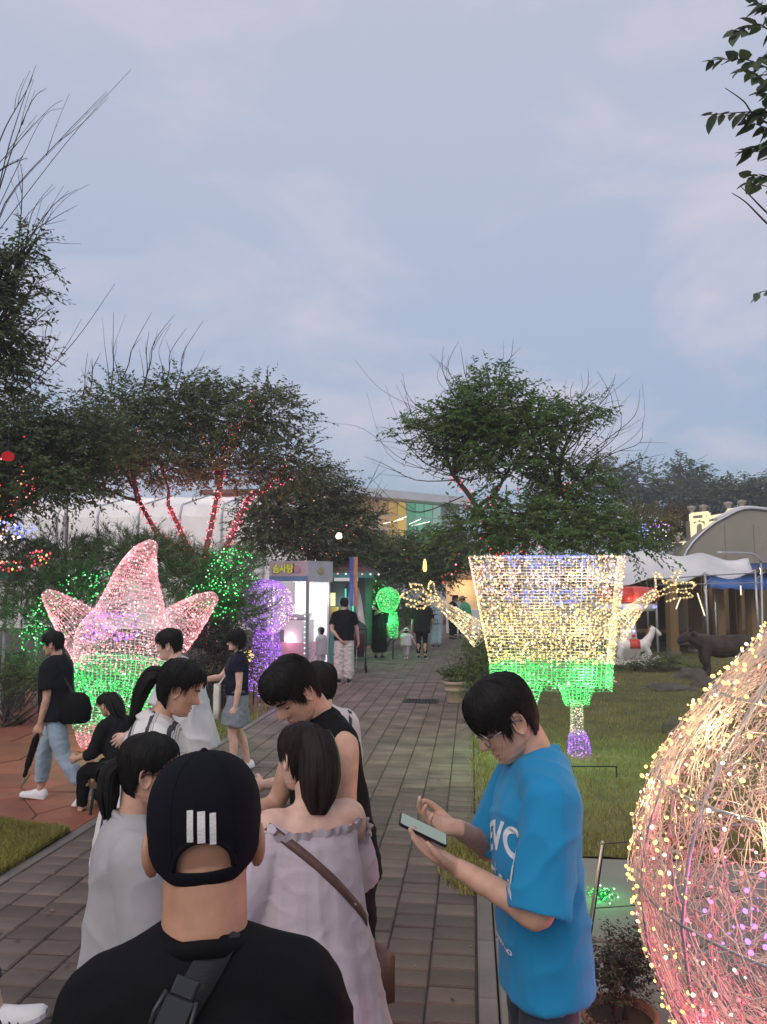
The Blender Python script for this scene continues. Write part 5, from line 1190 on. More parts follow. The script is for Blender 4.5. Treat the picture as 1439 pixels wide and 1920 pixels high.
# power line on the far right
pl = thing('power_line', 'thin overhead cable in the sky over the far right trees', 'cable', at(1230, 917, 60)); q0 = V(pl.location); MB().tube([at(x, y, 60) - q0 for x, y in ((1060, 925), (1230, 917), (1439, 896), (1700, 860))], .02, 4).build('wire', m_dark, pl)
# ------------------------------------------------------------------ light figures
m_wire = M('wire_white', (.52, .45, .36), .5, .1, bump=0, scale=30); m_wirep = M('wire_pink', (.70, .48, .48), .5, .1, bump=0, scale=30); m_wireg = M('wire_green', (.25, .55, .32), .5, .1, bump=0, scale=30); m_wirev = M('wire_violet', (.46, .26, .66), .5, .1, bump=0, scale=30)
def ringset(path, radx, rady, seg=30, sub=4):
    p = catmull(path, sub); rx = lerps(radx, sub); ry = lerps(rady, sub); o = []; n = len(p)
    for i in range(n):
        t = (p[min(i + 1, n - 1)] - p[max(i - 1, 0)]).normalized(); x = t.cross(V((0, 1, 0))).normalized(); y = V((0, 1, 0)); y = (y - t * y.dot(t)).normalized()
        o.append([p[i] + x * rx[i] * math.cos(a) + y * ry[i] * math.sin(a) for a in [2 * math.pi * k / seg for k in range(seg)]])
    return o
def net(rings, wmb, r=.0035, every=1, everyl=1):
    n = len(rings); m = len(rings[0])
    for i in range(0, n, every): wmb.tube(rings[i] + [rings[i][0]], r, 3, False)
    for k in range(0, m, everyl): wmb.tube([rg[k] for rg in rings], r, 3, False)
def ringpts(rings, n, fn=None):
    o = []; m = len(rings[0]); per = [sum((rg[k] - rg[k - 1]).length for k in range(m)) for rg in rings]; ln = [(rings[i + 1][0] - rings[i][0]).length for i in range(len(rings) - 1)]
    ws = [per[i] * ln[i] + 1e-6 for i in range(len(ln))]; cum = np.cumsum(ws) / sum(ws)
    while len(o) < n:
        i = int(np.searchsorted(cum, random.random())); t = random.random(); u = random.random() * m; k = int(u) % m; f_ = u - int(u)
        p = rings[i][k].lerp(rings[i][(k + 1) % m], f_).lerp(rings[i + 1][k].lerp(rings[i + 1][(k + 1) % m], f_), t)
        o.append(p)
    return o
# star lamp, left
D = 9.4; loc = base(240, D); star = thing('star_lamp', 'large pink and green star shaped light figure of wire net on the lawn', 'light figure', loc); sc = D / F
def sp(x, y): p = at(x, y, D) - V(loc); return V((p.x, p.y, p.z))
body = ringset([sp(232, 1250), sp(236, 1200), sp(244, 1165), sp(250, 1120), sp(258, 1075), sp(272, 1040), sp(290, 1017)], [.62, .62, .5, .36, .26, .17, .05], [.42, .42, .38, .3, .22, .14, .04], 64, 5)
armr = ringset([sp(318, 1190), sp(345, 1165), sp(380, 1135), sp(405, 1116)], [.3, .25, .16, .05], [.26, .22, .13, .04], 36, 5)
arml = ringset([sp(180, 1210), sp(145, 1170), sp(110, 1135), sp(84, 1110)], [.32, .26, .16, .05], [.28, .22, .13, .04], 36, 5)
low = ringset([sp(228, 1240), sp(226, 1265), sp(222, 1300), sp(216, 1335)], [.62, .62, .56, .42], [.42, .43, .4, .32], 60, 6)
legl = ringset([sp(178, 1325), sp(172, 1350), sp(170, 1365)], [.27, .24, .2], [.25, .22, .18], 22, 4); legr = ringset([sp(262, 1325), sp(268, 1350), sp(270, 1365)], [.27, .24, .2], [.25, .22, .18], 22, 4)
fl_ = ringset([sp(170, 1366), sp(172, 1382), sp(174, 1398)], [.18, .17, .13], [.18, .17, .13], 20, 4); frr = ringset([sp(270, 1366), sp(268, 1382), sp(266, 1398)], [.18, .17, .13], [.18, .17, .13], 20, 4)
w_ = MB(); [net(q, w_, .0027) for q in (body, armr, arml)]; w_.build('upper_net', m_wirep, star)
w_ = MB(); [net(q, w_, .0032) for q in (low, legl, legr)]; w_.build('lower_net', m_wireg, star)
for q in (fl_, frr): w_ = MB(); net(q, w_, .0032); w_.build('foot_net', m_wirep, star)
P_ = ringpts(body, 1250) + ringpts(armr, 360) + ringpts(arml, 360); random.shuffle(P_)
leds(P_[:1050], .0115, LED['pink'], star); leds(P_[1050:], .0115, LED['palepink'], star)
# plain violet patch of LEDs on the middle of the star's front
c = sp(228, 1172); vio = [p for p in ringpts(body, 2600) if abs((p - c).x) < .36 and abs((p - c).z) < .17 and (p - c).y < .1]
leds(vio[:240], .0115, LED['violet'], star); leds(vio[240:440], .0115, LED['blue'], star)
G_ = ringpts(low, 1200) + ringpts(legl, 130) + ringpts(legr, 130); leds(G_[:960], .0115, LED['green'], star); leds(G_[960:], .0115, LED['palegreen'], star)
leds(ringpts(fl_, 90) + ringpts(frr, 90), .0112, LED['pink'], star)
for x, y, cl, pw_ in ((250, 1110, (1, .5, .56), 7), (262, 1060, (1, .5, .56), 6), (225, 1185, (.75, .45, 1), 11), (360, 1150, (1, .5, .54), 7), (120, 1150, (1, .5, .54), 7), (300, 1200, (1, .4, .5), 6), (225, 1280, (.2, 1, .4), 20), (170, 1300, (.2, 1, .4), 8), (275, 1300, (.2, 1, .4), 8), (172, 1385, (1, .4, .5), 2)): lamp(star, sp(x, y), cl, pw_, .06)
for x, y in ((172, 1398), (268, 1398)): p = sp(x, y); MB().tube([p, V((p.x, p.y, 0))], .012, 6).build('stake', m_iron, star)
sf = MB(); 
# tapered box lamp on two posts, right
D = 8.9; loc = base(1020, D); boxl = thing('box_lamp', 'tall tapered box light figure of white net above green on two posts', 'light figure', loc)
def bp(x, y): return at(x, y, D) - V(loc)
def boxring(y, xl, xr, dep):
    a, b_ = bp(xl, y), bp(xr, y); o = []; n = 26; m_ = 8
    for k in range(n): o.append(V((a.x + (b_.x - a.x) * k / n, a.y - dep / 2, a.z)))
    for k in range(m_): o.append(V((b_.x, a.y - dep / 2 + dep * k / m_, a.z)))
    for k in range(n): o.append(V((b_.x + (a.x - b_.x) * k / n, a.y + dep / 2, a.z)))
    for k in range(m_): o.append(V((a.x, a.y + dep / 2 - dep * k / m_, a.z)))
    return o
def brs(y0, y1, l0, l1, r0, r1, d0, d1, n): return [boxring(y0 + (y1 - y0) * t, l0 + (l1 - l0) * t, r0 + (r1 - r0) * t, d0 + (d1 - d0) * t) for t in [i / n for i in range(n + 1)]]
up_ = brs(1240, 1044, 919, 880, 1140, 1160, .46, .54, 34); gp = brs(1289, 1240, 922, 919, 1137, 1140, .46, .46, 9)
w_ = MB(); net(up_, w_, .0024); w_.build('upper_net', m_wire, boxl); w_ = MB(); net(gp, w_, .0026); w_.build('lower_net', m_wireg, boxl)
top = up_[-1]; w_ = MB()
for k in range(0, 26, 1): w_.tube([top[k], top[59 - k]], .003, 3, False)
w_.build('top_net', m_wire, boxl)
pts = ringpts(up_, 3100) + [top[random.randrange(0, 26)].lerp(top[random.randrange(34, 60)], random.random()) for _ in range(160)]
hi = [p for p in pts if abs(p.z - bp(1020, 1085).z) < .3 and abs(p.x - bp(1025, 1085).x) < .5 and p.y < bp(1020, 1085).y and abs(abs(p.z - bp(1020, 1085).z) - .2) < .09]
pts2 = [p for p in pts if not any(p is q for q in hi)]; random.shuffle(pts2)
leds(hi, .0112, LED['blue'], boxl); pk = [p for p in pts2 if p.z > bp(0, 1120).z and random.random() < .55]; pids = set(map(id, pk)); ot = [p for p in pts2 if id(p) not in pids]; leds(pk, .0112, LED['palepink'], boxl); leds(ot[:len(ot) // 3], .0112, LED['white'], boxl); leds(ot[len(ot) // 3:], .0115, LED['warm'], boxl)
gq = ringpts(gp, 620); leds(gq[:460], .0115, LED['green'], boxl); leds(gq[460:], .0115, LED['palegreen'], boxl)
for px in (1082, 985):
    a = ringset([bp(px - 1, 1289), bp(px, 1322)], [.2, .13], [.2, .13], 22, 6); b_ = ringset([bp(px, 1322), bp(px, 1375)], [.07, .075], [.07, .075], 14, 10); f_ = ringset([bp(px, 1374), bp(px + 3, 1388), bp(px + 5, 1412)], [.09, .12, .13], [.1, .13, .15], 18, 4)
    for rg_, mm, nm, q_ in ((a, m_wireg, 'post_collar', (('green', 110), ('palegreen', 40))), (b_, m_wire, 'post', (('white', 110),)), (f_, m_wirev, 'post_foot', (('violet', 130),))):
        w_ = MB(); net(rg_, w_, .003); o = w_.build(nm, mm, boxl); [leds(ringpts(rg_, n), .008, LED[c_], o) for c_, n in q_]
    p = bp(px + 5, 1412); MB().tube([V((p.x - .03, p.y, p.z)), V((p.x - .03, p.y, 0)), V((p.x + .07, p.y, 0)), V((p.x + .07, p.y, p.z))], .005, 5).build('stake', m_steel, boxl); lamp(boxl, bp(px + 4, 1400), (.6, .3, 1), 2.0, .04); lamp(boxl, bp(px, 1305), (.15, 1, .25), 6, .05)
for sx, pth, fing in ((-1, [(905, 1195), (870, 1165), (835, 1140), (808, 1122)], [[(808, 1122), (780, 1105), (755, 1115), (760, 1122), (790, 1128)], [(805, 1118), (790, 1098), (776, 1094), (772, 1100), (800, 1128)], [(808, 1116), (805, 1095), (812, 1092), (818, 1112), (822, 1122)], [(806, 1126), (775, 1136), (764, 1133), (790, 1140), (812, 1130)]]), (1, [(1150, 1190), (1180, 1155), (1205, 1130), (1228, 1112)], [[(1226, 1112), (1232, 1090), (1224, 1076), (1236, 1078), (1244, 1092), (1250, 1090)], [(1232, 1110), (1262, 1094), (1258, 1080), (1274, 1072), (1270, 1086), (1266, 1094)], [(1262, 1096), (1285, 1092), (1300, 1094), (1296, 1102), (1270, 1106)], [(1236, 1118), (1262, 1110), (1290, 1112), (1296, 1120), (1270, 1122), (1250, 1128)]])):
    br_ = thing('light_branch', 'forked wire branch of warm lights reaching ' + ('left over the path' if sx < 0 else 'right towards the canopy tent'), 'light branch', loc); rg_ = ringset([bp(*q) for q in pth], [.15, .1, .06, .05], [.13, .09, .06, .045], 16, 6); w_ = MB(); net(rg_, w_, .0035); w_.build('arm_net', m_wire, br_)
    P_ = ringpts(rg_, 210); leds(P_[:120], .0112, LED['warm'], br_); leds(P_[120:], .0112, LED['white'], br_); w_ = MB(); fp = []
    for fg in fing:
        q = catmull([bp(*z) + V((0, random.uniform(-.06, .02), 0)) for z in fg], 5); w_.tube(q, .006, 5); fp += [p + V((random.gauss(0, .006), random.gauss(0, .006), random.gauss(0, .006))) for p in q]
    w_.build('twig_frame', m_wire, br_); leds(fp, .0125, LED['warm'], br_); lamp(br_, bp(*pth[1]), (1, .85, .5), 3, .04)
for x, y, cl, pw_ in ((950, 1080, (1, .76, .62), 14), (1090, 1080, (1, .76, .62), 14), (1020, 1080, (.6, .6, 1), 16), (960, 1180, (1, .76, .38), 14), (1090, 1180, (1, .76, .38), 14), (1020, 1140, (1, .76, .45), 8), (960, 1265, (.15, 1, .25), 24), (1100, 1265, (.15, 1, .25), 24)): lamp(boxl, bp(x, y), cl, pw_, .06)
# round headed violet lamp
D = 13.; loc = base(500, D); vl = thing('globe_lamp', 'violet round headed light figure on a flared column by the booth', 'light figure', loc)
def vp(x, y): return at(x, y, D) - V(loc)
hd_ = ringset([vp(500, 1188), vp(500, 1178), vp(500, 1155), vp(500, 1135), vp(500, 1110), vp(500, 1092), vp(500, 1087)], [.12, .28, .44, .475, .4, .2, .03], [.12, .28, .44, .475, .4, .2, .03], 44, 5); cl_ = ringset([vp(500, 1186), vp(500, 1215), vp(500, 1260), vp(500, 1300)], [.2, .24, .31, .37], [.2, .24, .31, .37], 36, 7)
w_ = MB(); net(hd_, w_, .0035); w_.build('head_net', m_wirev, vl); w_ = MB(); net(cl_, w_, .0035); w_.build('column_net', m_wirev, vl)
P_ = ringpts(hd_, 950); a_ = [p for p in P_ if p.x < .12 or p.z > vp(0, 1105).z]; b_ = [p for p in P_ if not (p.x < .12 or p.z > vp(0, 1105).z)]; leds(a_, .010, LED['violet'], vl); leds(b_[::2], .0105, LED['white'], vl); leds(b_[1::2], .0105, LED['palepink'], vl); leds(ringpts(cl_, 600), .010, LED['violet'], vl)
for x, y, pw_ in ((490, 1120, 12), (490, 1155, 12), (500, 1230, 8), (500, 1275, 7)): lamp(vl, vp(x, y), (.62, .25, 1), pw_, .06)
lamp(vl, vp(522, 1150), (1, .8, .9), 9, .05)
for k in range(3): a = k * 2.1; MB().tube([V((.25 * math.cos(a), .25 * math.sin(a), .35)), V((.27 * math.cos(a), .27 * math.sin(a), 0))], .012, 6).build('leg', m_iron, vl)
yf = thing('flower_lamp', 'small yellow flower light beside the violet lamp', 'light figure', base(468, 12.6)); z = at(468, 1228, 12.6).z; MB().tube([(0, 0, 0), (0, 0, z)], .012, 6).build('stem', m_iron, yf)
for k in range(5): a = k * 1.256; MB().ball((.06 * math.cos(a), -.02, z + .06 * math.sin(a)), (.045, .02, .045), 10, 6).build('petal', E('petal_glow', (1, .75, .3), 1.3), yf, True)
# green round lamp far down the path
D = 21.; loc = base(728, D); gl_ = thing('topiary_lamp', 'bright green round light figure beside the far path', 'light figure', loc)
def gp_(x, y): return at(x, y, D) - V(loc)
g1 = ringset([gp_(728, 1148), gp_(728, 1140), gp_(728, 1122), gp_(728, 1108), gp_(728, 1101)], [.08, .25, .34, .24, .04], [.08, .25, .34, .24, .04], 36, 5); g2 = ringset([gp_(738, 1148), gp_(738, 1165), gp_(738, 1196)], [.1, .14, .12], [.1, .14, .12], 18, 6)
w_ = MB(); net(g1, w_, .005); net(g2, w_, .005); w_.build('net', m_wireg, gl_); leds(ringpts(g1, 420) + ringpts(g2, 160), .014, LED['green'], gl_); leds(ringpts(g1, 80), .014, LED['palegreen'], gl_); leds(ringpts(g1, 30), .014, LED['warm'], gl_)
for q in ((728, 1122), (735, 1165)): lamp(gl_, gp_(*q), (.1, 1, .3), 16, .06)
MB().tube([gp_(738, 1196), V((gp_(738, 1196).x, 0, 0))], .02, 6).build('stake', m_iron, gl_)
# big near light dome at the right edge
D = 2.62; c0 = at(1655, 1640, D); dome = thing('dome_lamp', 'big dome of tangled white wire with yellow and pink bulbs at the right edge', 'light figure', (c0.x, c0.y, 0)); R0 = .815
prof = [(.40, .28), (.56, .32), (.70, .46), (.79, .68), (.815, .9), (.79, 1.08), (.73, 1.26), (.63, 1.42), (.51, 1.57), (.38, 1.72), (.25, 1.86), (.12, 1.97), (.02, 2.02)]
zc = c0.z
def dsurf(t, a):
    t = max(0, min(.9999, t)) * (len(prof) - 1); i = int(t); f_ = t - i; f_ = f_; r = prof[i][0] + (prof[i + 1][0] - prof[i][0]) * f_; z = prof[i][1] + (prof[i + 1][1] - prof[i][1]) * f_; return V((r * math.cos(a), r * math.sin(a), z))
fr_ = MB()
for k in range(16): a = 2 * math.pi * k / 16; fr_.tube([dsurf(i / 30, a) * .985 for i in range(31)], .006, 5)
for r_, z in prof[::2]: fr_.tube([V((r_ * .985 * math.cos(a), r_ * .985 * math.sin(a), z)) for a in [2 * math.pi * k / 48 for k in range(49)]], .006, 5)
fr_.build('frame', m_steel, dome, True)
tw = MB(); tpk = MB()
for _ in range(8500):
    t = random.random() ** 1.05; a = random.uniform(0, 6.283); d = random.uniform(-1, 1); p = []; dt = random.gauss(0, .055); da = random.gauss(0, .16); off = random.uniform(-.05, .018)
    for j in range(5):
        x = j / 4; q = dsurf(t + dt * x + .006 * math.sin(j * 2 + a * 9), a + da * x + .012 * math.cos(j * 2.3 + t * 40)); n_ = V((q.x, q.y, 0)).normalized(); p.append(q + n_ * (off + random.uniform(-.006, .006)))
    (tw if random.random() < (.97 if t > .45 else .72) else tpk).tube(p, random.choice((.0012, .0016, .0022)), 3, False)
tw.build('wire_tangle', M('wire_clear', (.66, .58, .48), .35, .15, 40, 0), dome, True, kind='stuff'); tpk.build('wire_tangle_glow_tint', M('wire_glow_tint', (.66, .36, .38), .35, .15, 40, 0), dome, True, kind='stuff')  # pink glow of the bulbs put into the colour of some wires, mostly low
bm_ = MB(); bm_.ball((0, 0, 0), (.0056, .0056, .0068), 8, 6)
BE = dict(warm=E('bulb_warm', (1, .70, .22), 2.6), pink=E('bulb_pink', (1, .25, .32), 2.2), white=E('bulb_pale', (1, .88, .72), 2.4), violet=E('bulb_violet', (.5, .25, 1), 2.2)); bme = {}
for k_, m_ in BE.items(): me = bm_.mesh('bulb'); me.materials.append(m_); bme[k_] = me
camdir = math.atan2(-c0.y, -c0.x); cand = []
for _ in range(2200):
    t = random.random(); a = random.uniform(0, 6.283); p = dsurf(t, a); cand.append((t, a, p))
def kindof(p, a):
    wz = p.z; da = ((a - camdir + math.pi) % (2 * math.pi)) - math.pi; px_ = CAMR.transposed() @ (V((p.x + c0.x, p.y + c0.y, p.z)) - V((0, 0, CAMZ)))
    x = px_.x / -px_.z * F + CX; y = -px_.y / -px_.z * F + CY
    if ((x - 1420) / 95) ** 2 + ((y - 1720) / 80) ** 2 < 1: return 'violet', x, y
    if y > 1500 and x > 1290 + (y - 1700) ** 2 / 1800: return ('pink' if random.random() < .8 else 'white'), x, y
    return ('warm' if random.random() < .85 else 'white'), x, y
front = []; rest = {k_: [] for k_ in BE}
for t, a, p in cand:
    n_ = V((p.x, p.y, .25)).normalized(); k_, x, y = kindof(p, a); q = p + n_ * random.uniform(.0, .03); vis_ = n_.dot(V((-c0.x, -c0.y, CAMZ - p.z)).normalized()) > -.05 and 1180 < x < 1460 and y < 1940
    if vis_ and len(front) < 300: front.append((k_, q, n_))
    else: rest[k_].append((q, n_))
for k_, q, n_ in front:
    o = link('bulb', bme[k_], None, dome); o.location = q; o.rotation_euler = (n_ + V((random.gauss(0, .5), random.gauss(0, .5), random.gauss(0, .5)))).to_track_quat('Z', 'Y').to_euler(); o.scale = [random.uniform(.5, 1.4)] * 3
ln_ = 0
for k_, l_ in rest.items():
    if l_: leds([q for q, n_ in l_], .006, BE[k_], dome, 'bulbs')
for z, cl, pw_, r_ in ((1.7, (1, .72, .36), 3, 0), (1.42, (1, .7, .34), 3.2, .2), (.80, (1, .05, .1), 17, .5), (.45, (1, .1, .22), 11, .4)):
    lamp(dome, (math.cos(camdir) * r_, math.sin(camdir) * r_, z), cl, pw_, .05)
lamp(dome, (math.cos(camdir + .9) * .45, math.sin(camdir + .9) * .45, .75), (.5, .2, 1), 10, .05)
lamp(dome, (math.cos(camdir - .8) * .5, math.sin(camdir - .8) * .5, 1.35), (1, .7, .35), 9, .05)
for da_, t_, cl, pw_ in ((-.9, .62, (1, .66, .3), 1.5), (-.35, .5, (1, .66, .3), 1.2), (.5, .55, (1, .68, .32), 1.2), (-1.5, .45, (1, .64, .28), 4.5), (0., .22, (1, .2, .3), 1.4), (-.7, .2, (1, .22, .3), 1.4)): q = dsurf(t_, camdir + da_); lamp(dome, q + V((q.x, q.y, 0)).normalized() * .04, cl, pw_, .012)
for k in range(4): a = k * 1.57 + .4; MB().tube([V((.42 * math.cos(a), .42 * math.sin(a), .3)), V((.46 * math.cos(a), .46 * math.sin(a), 0))], .014, 6).build('leg', m_iron, dome)
# small white light clump on the lawn; green laser spot on the slab, built as bulbs
for px, py, cl, lb, n, rr, lc, pw_ in ((1144, 1278, ('white', 'violet'), 'small clump of white lights in the lawn beside the box lamp', 60, .09, (.9, .85, 1), 2), (1130, 1685, ('green', 'palegreen'), 'green laser spot on the concrete behind the stake, built as small bulbs', 70, .085, (.1, 1, .25), 2.2)):
    p = gnd(px, py); t = thing('light_clump', lb, 'light clump', p); q = [V((random.gauss(0, rr * .55), random.gauss(0, rr * .5), abs(random.gauss(.01, rr * .45)))) for _ in range(n)]; leds(q[:n * 3 // 4], .0065 if 'green' in cl else .012, LED[cl[0]], t); leds(q[n * 3 // 4:], .0065 if 'green' in cl else .012, LED[cl[1]], t)
    w_ = MB(); w_.tube(q[::2], .002, 3, False); w_.build('wire', M('cable_green', (.02, .03, .02), .6, .1, bump=0), t); lamp(t, (0, 0, .12), lc, pw_, .03)
# ------------------------------------------------------------------ small things
m_terra = M('terracotta', (.30, .14, .09), .75, .2, 6, .2, 60); m_clay = M('pot_beige', (.34, .27, .19), .8, .2, 6, .2, 60)
def pot(label, px, py, d, r, h, mat, n, ls, lm, spread, tall, group=None):
    loc = base(px, d); t = thing('potted_plant', label, 'potted plant', loc, 0, group)
    p = MB().lathe([(.001, 0), (r * .72, 0), (r * .74, .02), (r * .86, h * .55), (r * .9, h * .56), (r * .9, h * .62), (r * .87, h * .63), (r * .95, h * .84), (r * 1.06, h * .85), (r * 1.06, h), (r * .94, h), (r * .9, h * .82), (.001, h * .8)], 32, cap=False).build('pot', mat, t, True); MB().lathe([(.001, h * .83), (r * .9, h * .83)], 20, cap=False).build('earth', m_soil, p)
    st_ = MB(); B = [(random.gauss(0, r * .35), random.gauss(0, r * .35), h + tall * random.uniform(.25, .7), r * spread, r * spread, tall * .42) for _ in range(6)]
    for b_ in B: st_.tube(limb_path((b_[0] * .3, b_[1] * .3, h * .8), (b_[0], b_[1], b_[2] + tall * .2), .1, 4), [.008, .006, .005, .004, .002], 5)
    st_.build('stems', m_twig, t, True); org, dr, l, ci = blob_sprays(B, n, tall * .18, tall * .4, .9, .2); vs, fs = leaf_mesh(org, dr, l, 8, ls, .2, .5); link('foliage', npmesh('foliage', vs, fs), lm, t, kind='stuff'); return t
pot('beige ridged planter with a low leafy plant beside the path', 853, 1312, 13.2, .205, .36, m_clay, 130, .07, m_leaf, 1.0, .24)
pot('smaller beige planter half hidden behind the ridged planter', 880, 1318, 13.4, .17, .3, m_clay, 70, .06, m_leafd, .9, .2)
pot('terracotta pot with a dark bushy plant on the concrete at the bottom edge', 1140, 1900, 3.35, .148, .2, m_terra, 420, .024, M('leaf_dim', (.05, .052, .035), .6, .3, 1.1, 0, perisland=.45, trans=.3), .72, .30)
# leaning stake with a cord
p = gnd(1096, 1792); q = at(1130, 1580, 4.05); sk = thing('stake', 'thin leaning metal stake with cords at the edge of the concrete', 'stake', p); m_pole = M('stake_metal', (.5, .46, .36), .35, .1, metallic=.6); MB().tube([(0, 0, 0), q - p], .0075, 10).build('rod', m_pole, sk, True); MB().tube([V((.03, .05, 0)), q - p + V((.01, .01, -.01))], .004, 8).build('brace', m_iron, sk, True); MB().ball(q - p, .011, 10, 8).build('tip', m_pole, sk, True)
for z_, e_ in ((.99, (1400, 1548)), (.42, (1400, 1668))):
    a = (q - p) * z_; b_ = at(*e_, 4.0) - p; MB().tube([a, a.lerp(b_, .5) - V((0, 0, .02)), b_], .0028, 5).build('cord', m_iron, sk)
# low metal frame standing in the lawn
p = gnd(1108, 1456); fr_ = thing('metal_frame', 'low thin dark metal frame standing in the lawn under the box lamp', 'frame', p); a = at(1058, 1437, 7.9) - p; b_ = at(1156, 1437, 7.9) - p
MB().bar(a, b_, .012, .012).build('rail', m_iron, fr_)
for e_ in (a, b_): MB().bar(V((e_.x, e_.y, 0)), e_, .012, .012).build('leg', m_iron, fr_)
# rocks
def rock(label, px, py, s, seed):
    p = gnd(px, py); bm = bmesh.new(); bmesh.ops.create_icosphere(bm, subdivisions=4, radius=1)
    for v in bm.verts:
        n = v.co.copy(); f_ = 1 + .28 * mnoise.noise(n * 1.6 + V((seed, 0, 0))) + .12 * mnoise.noise(n * 4 + V((0, seed, 0))); v.co = V((n.x * s[0] * f_, n.y * s[1] * f_, max(-.02, n.z * s[2] * f_)))
    me = bpy.data.meshes.new('rock'); bm.to_mesh(me); bm.free(); o = link('rock', me, M('rock', (.10, .085, .07), .9, .35, 5, .6, 20), None, True); o.location = p; tag(o, label, 'rock')
rock('dark rounded rock on the lawn left of the big dome lamp', 1268, 1375, (.19, .16, .2), 1); rock('rock under the belly of the animal statue', 1298, 1272, (.34, .25, .22), 5); rock('flat rock in front of the animal statue', 1255, 1292, (.5, .3, .1), 9); rock('low rock at the foot of the animal statue near the dome lamp', 1330, 1285, (.36, .28, .15), 12)
# toy carousel with horses
cl = thing('toy_carousel', 'toy carousel with red scalloped top and a pale heart covered column', 'carousel', base(1176, 19.6)); D = 19.6; zt = at(1180, 1100, D).z; zb = at(1180, 1130, D).z; m_redp = M('red_plastic', (.55, .045, .03), .35, .08, 3, 0); m_wp = M('white_plastic', (.72, .68, .64), .4, .06, 3, 0)
n = 8; Rr = .72
for k in range(n):
    a0, a1 = 2 * math.pi * k / n, 2 * math.pi * (k + 1) / n; rg_ = []
    for t in np.linspace(0, 1, 6): a = a0 + (a1 - a0) * t; bl_ = 1 + .07 * math.sin(t * math.pi); rg_.append([V((r_ * bl_ * math.cos(a), r_ * bl_ * math.sin(a), z)) for r_, z in ((Rr * .85, zb + .02), (Rr, zb + .06), (Rr * 1.02, zb + .22), (Rr * .9, zt - .03), (Rr * .3, zt + .02), (Rr * .3, zb + .1))])
    MB().loft(rg_).build('canopy_panel', m_redp if k % 2 else M('red_plastic_light', (.68, .09, .06), .35, .08, 3, 0), cl, True)
MB().lathe([(.25, zb - .22), (Rr * .92, zb - .2), (Rr * .95, zb - .02), (.25, zb + .02)], 28).build('rim', m_wp, cl, True)
for k in range(10): a = k * .628; MB().ball((Rr * .96 * math.cos(a), Rr * .96 * math.sin(a), zb - .1), .035, 8, 6).build('rim_light', E('rim_violet', (.35, .3, 1), 2), cl, True)
MB().lathe([(.24, .12), (.22, .5), (.19, 1.0), (.2, zb - .1)], 22).build('column', m_wp, cl, True)
def heart(c, s, nrm_ang, name, mat, par):
    pts = []
    for k in range(20):
        t = 2 * math.pi * k / 20; pts.append((s * .06 * 16 * math.sin(t) ** 3 / 16, s * .06 * (13 * math.cos(t) - 5 * math.cos(2 * t) - 2 * math.cos(3 * t) - math.cos(4 * t)) / 16))
    rot = Matrix.Rotation(nrm_ang, 3, 'Z'); MB().loft([[rot @ V((x, y, z)) + V(c) for x, z in pts] for y in (-.012, .012)][::-1]).build(name, mat, par)
for x, z, s_ in ((-.06, .95, 1), (.08, .72, .8), (.0, .55, .9)): heart((x, -.225, z), s_, 0, 'heart', m_redp, cl)
for x, z in ((-.1, .82), (.1, .84)): MB().ball((x, -.21, z), .03, 8, 6).build('blue_light', E('blue_dot', (.4, .5, 1), 3), cl, True)
MB().lathe([(.001, 0), (.75, 0), (.75, .1), (.2, .14), (.001, .14)], 30).build('base', m_wp, cl, True); lamp(cl, (0, -.9, 1.5), (1, .85, .8), 5, .05)
def horse(label, px, d, rz, blanket):
    t = thing('rocking_horse', label, 'rocking horse', base(px, d), rz, 'white horses of the toy carousel'); mb = MB(); hm = Human.__new__(Human)
    Human.limb(hm, mb, [(-.32, 0, .5), (-.1, 0, .5), (.15, 0, .5), (.3, 0, .55)], [.13, .15, .15, .13]); Human.limb(hm, mb, [(.27, 0, .56), (.4, 0, .75), (.45, 0, .88)], [.12, .09, .075]); Human.limb(hm, mb, [(.44, 0, .9), (.52, 0, .86), (.62, 0, .78)], [.085, .07, .05])
    for sy in (-1, 1):
        mb.tube([(.43, sy * .04, .94), (.44, sy * .05, 1.02)], [.025, .006], 6); Human.limb(hm, mb, [(.26, sy * .07, .48), (.36, sy * .08, .3), (.3, sy * .08, .14), (.3, sy * .08, .06)], [.07, .05, .035, .04]); Human.limb(hm, mb, [(-.3, sy * .07, .46), (-.36, sy * .08, .28), (-.3, sy * .08, .16), (-.34, sy * .08, .06)], [.09, .06, .035, .04])
    me = remesh(mb, .014, 3); me.shade_smooth(); link('body', me, m_wp, t)
    Human.limb(hm, q := MB(), [(.3, 0, .75), (.37, 0, .9), (.43, 0, .99)], [.03, .035, .02]); q.build('mane', M('mane_brown', (.16, .08, .04), .7, .2), t, True); Human.limb(hm, q := MB(), [(-.36, 0, .55), (-.47, 0, .5), (-.5, 0, .3)], [.03, .045, .015]); q.build('tail', M('mane_brown', (0, 0, 0)), t, True)
    MB().loft([[V((x, .155 * math.cos(a) * 1.05, .5 + .165 * math.sin(a))) for a in [math.pi * (-.12 + 1.24 * k / 12) for k in range(13)]] + [V((x, .15 * math.cos(a) * .9, .5 + .14 * math.sin(a))) for a in [math.pi * (1.12 - 1.24 * k / 12) for k in range(13)]] for x in (-.12, -.06, .04, .12)]).build('saddle', blanket, t, True)
    MB().tube([V((.51, .075 * math.cos(a), .86 + .08 * math.sin(a))) for a in [6.283 * k / 14 for k in range(15)]], .01, 5).build('bridle', m_woodd, t, True)
    q = MB()
    for sy in (-1, 1): q.tube([(x, sy * .13, .03 + .22 * (x / .6) ** 2) for x in np.linspace(-.6, .6, 11)], .022, 6)
    q.build('rockers', m_wp, t, True)
horse('white rocking horse with red saddle facing right', 1186, 19.1, 0, m_redp); horse('white rocking horse facing left, partly hidden by the box lamp', 1165, 19.9, R(180), M('orange_plastic', (.55, .2, .05), .4, .1))
